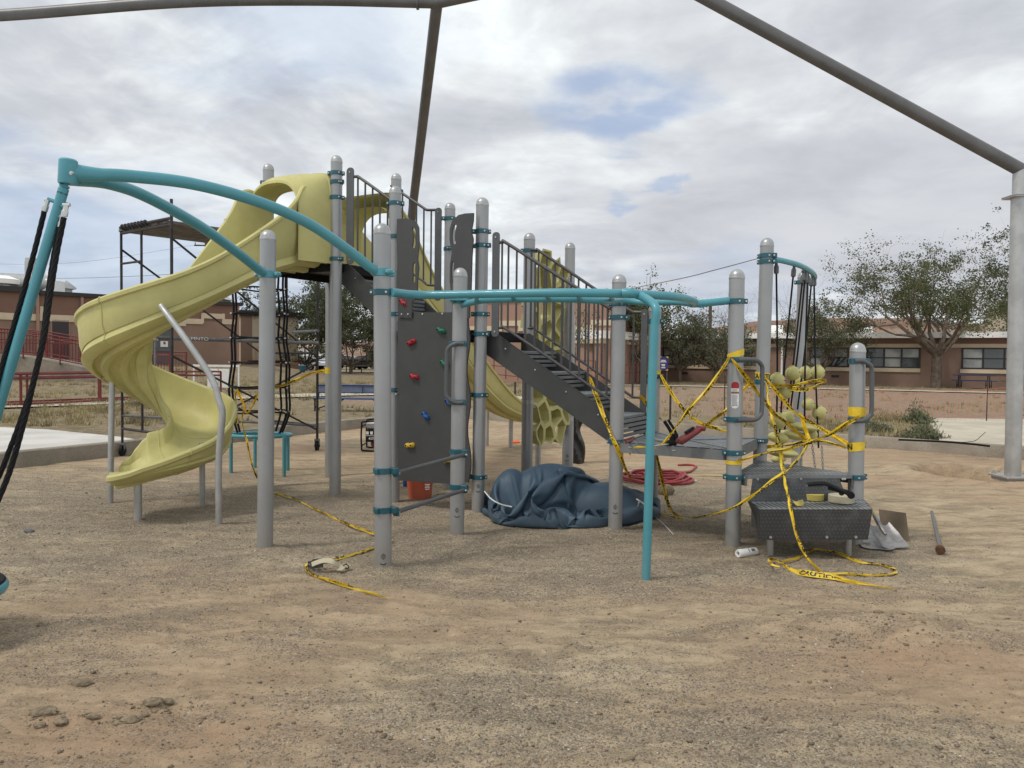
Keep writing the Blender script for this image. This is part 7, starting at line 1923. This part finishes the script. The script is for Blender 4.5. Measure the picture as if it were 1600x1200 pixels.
def bush(px, py, w, h, label, m=M_sage, n=900, seed=1, z=.2, name='shrub'):
    q = G(px, py, z); r_s = np.random.default_rng(seed); c = np.stack([r_s.normal(0, w*.28, n), r_s.normal(0, w*.22, n), np.abs(r_s.normal(0, .5, n))*h*.6], 1); c[:, 2] *= np.exp(-(c[:, 0]/(w*.5))**2)+.2
    c += np.array([q[0], q[1], tz(q)]); s = r_s.uniform(.02, .05, n)*(h/.5)**.5; A_ = r_s.normal(0, 1, (n, 3))*np.array([.5, .5, 1]); A_ /= np.linalg.norm(A_, axis=1)[:, None]; B_ = np.cross(A_, r_s.normal(0, 1, (n, 3))); B_ /= np.linalg.norm(B_, axis=1)[:, None]
    Vt = np.stack([c-A_*s[:, None]*1.3, c-B_*s[:, None]*.25, c+A_*s[:, None]*1.3, c+B_*s[:, None]*.25], 1).reshape(-1, 3)
    fastmesh(name, Vt, np.arange(len(Vt)).reshape(-1, 4), m, loc=(q[0], q[1], tz(q)), smooth=False, label=label, cat='shrub')
bush(1444, 684, .65, .42, 'grey green shrub at the corner of the concrete pad', n=1500, seed=2); bush(1432, 660, .6, .5, 'shrub behind the corner shrub of the pad', n=1500, seed=3); bush(1365, 672, .7, .32, 'low sage clump right of the right hand post', n=1200, seed=4); bush(1385, 655, 1.0, .3, 'low scrub clump at the foot of the orange net', n=1200, seed=5, m=M_grass)
bush(32, 583, 1.3, 1.5, 'dark green bush in front of the ramp railing', m=M_leafd, n=2600, seed=6, z=.3); bush(215, 632, .9, .35, 'dry grey tuft of weeds beyond the slab, left of the scaffold', m=M_grass, n=1200, seed=7); bush(150, 640, 1.2, .25, 'flat dry weeds below the red railing', m=M_grass, n=1200, seed=8); bush(570, 612, 2.0, .4, 'dry bush behind the blue picnic table', m=M_grass, n=1500, seed=9); bush(500, 612, 1.6, .35, 'dry bush beyond the rear left post', m=M_grass, n=1200, seed=10); bush(870, 640, 1.3, .3, 'dry weeds behind the honeycomb climber', m=M_grass, n=900, seed=11)
# ================================================================ HILLS, POLES, LINES
def hills():
    xs = np.linspace(-420, 520, 400); rows = []
    m = bpy.data.materials.new('red_mesa'); m.use_nodes = True; g = NT(m.node_tree); geo = g.n('ShaderNodeNewGeometry'); sp = g.n('ShaderNodeSeparateXYZ', i_0=geo.outputs['Position'])
    n1 = g.noise(geo.outputs['Position'], .09, 7, .65, 1.0); st = g.math('ADD', g.math('MULTIPLY', sp.outputs[2], .16), g.math('MULTIPLY', n1, .5)); c = g.ramp(g.math('FRACT', st), [(0, (.20, .12, .09)), (.35, (.27, .17, .125)), (.6, (.22, .135, .10)), (.8, (.32, .22, .16)), (1, (.21, .125, .09))])
    c = g.mix(g.maprange(g.noise(geo.outputs['Position'], .5, 6, .7), .5, .65), c, (.14, .11, .08)); b = g.n('ShaderNodeBsdfPrincipled', i_Base_Color=c, i_Roughness=.95); g.n('ShaderNodeOutputMaterial', i_0=b)
    prof = [(0, 0), (8, .35), (12, .55), (14, .88), (18, 1.0), (60, 1.0), (140, .9)]
    V = []
    for (dy, k) in prof:
        y0 = 190+60*(fbm(xs*.01, xs*0, 3, 61)-.5)+9*(fbm(xs*.08, xs*0+dy*.1, 3, 63)-.5)+dy
        ht = 6.8+6.4*sst(20, 75, xs)+5*(fbm(xs*.012, xs*0+2, 3, 62)-.5)+.9*(fbm(xs*.12, xs*0, 3, 65)-.5)
        V.append(np.stack([xs, y0, k*ht], -1))
    V = np.array(V); n_, k_ = V.shape[:2]; idx = np.arange(n_*k_).reshape(n_, k_); Fq = np.stack([idx[:-1, :-1], idx[:-1, 1:], idx[1:, 1:], idx[1:, :-1]], -1).reshape(-1, 4)
    fastmesh('hills', V.reshape(-1, 3), Fq, m, kind='structure')
hills()
def upole(px, ytop, Y, label, arm=True, r=.13):
    q = PY(px, ytop, Y); U0_ = thing('utility_pole', (q[0], q[1], 0), label, 'pole'); mb = MB(); mb.tube([(q[0], q[1], 0), (q[0], q[1], q[2])], [r*1.2, r], 10); mb.build('pole', M_pole, U0_)
    if arm: mb = MB(); mb.box((q[0], q[1]-.15, q[2]-.5), (2.2, .1, .12)); mb.build('crossarm', M_pole, U0_); mb = MB(); [mb.cyl((q[0]+x, q[1]-.15, q[2]-.45), (q[0]+x, q[1]-.15, q[2]-.2), .05, 8) for x in (-1, 0, 1)]; mb.build('insulators', M_gbar, U0_)
    return q
upole(322, 376, 75, 'utility pole top showing above the slide'); upole(1110, 478, 60, 'brown wooden pole under the teal ladder end, behind the trees', arm=False); 
q = PY(1016, 432, 90); mb = MB(); mb.tube([(q[0], q[1], 0), (q[0], q[1], q[2])], .05, 6); mb.tube([(q[0]-.4, q[1], q[2]-1.2), (q[0]-.4, q[1], q[2]+.0)], .03, 5); mb.tube([(q[0]-.4, q[1], q[2]-1.2), (q[0], q[1], q[2]-1.2)], .03, 5); mb.build('antenna_mast', M_steel, loc=(q[0], q[1], 0), label='thin antenna mast standing far behind the ladder bend', cat='antenna')
def wire(pts, label, r=.012):
    P = catmull([PY(*a) for a in pts], 12); mb = MB(); mb.tube(P, r, 5); mb.build('overhead_wire', M_gbar, loc=P[0], label=label, cat='wire')
a = pat('T', zpx('T', 404)); mb = MB(); P = catmull([a+np.array([-.08, -.01, 0]), PY(1120, 421, 11), PY(1060, 436, 18), PY(985, 451, 30)], 8); mb.tube(P, [.004+.010*i/(len(P)-1) for i in range(len(P))], 5); mb.build('guy_wire', M_gbar, loc=P[0], label='thin wire running from the tall rope post up left past the antenna', cat='wire')
wire([(-60, 432, 70), (80, 435, 70), (200, 432, 71), (322, 425, 75)], 'lowest thin power line crossing the sky left of the scaffold', .018); wire([(-60, 412, 70), (120, 410, 70), (322, 380, 75)], 'upper thin power line ending at the pole above the slide', .010); wire([(322, 380, 75), (420, 440, 66), (480, 470, 60)], 'thin power line descending right from the pole behind the slide', .012)
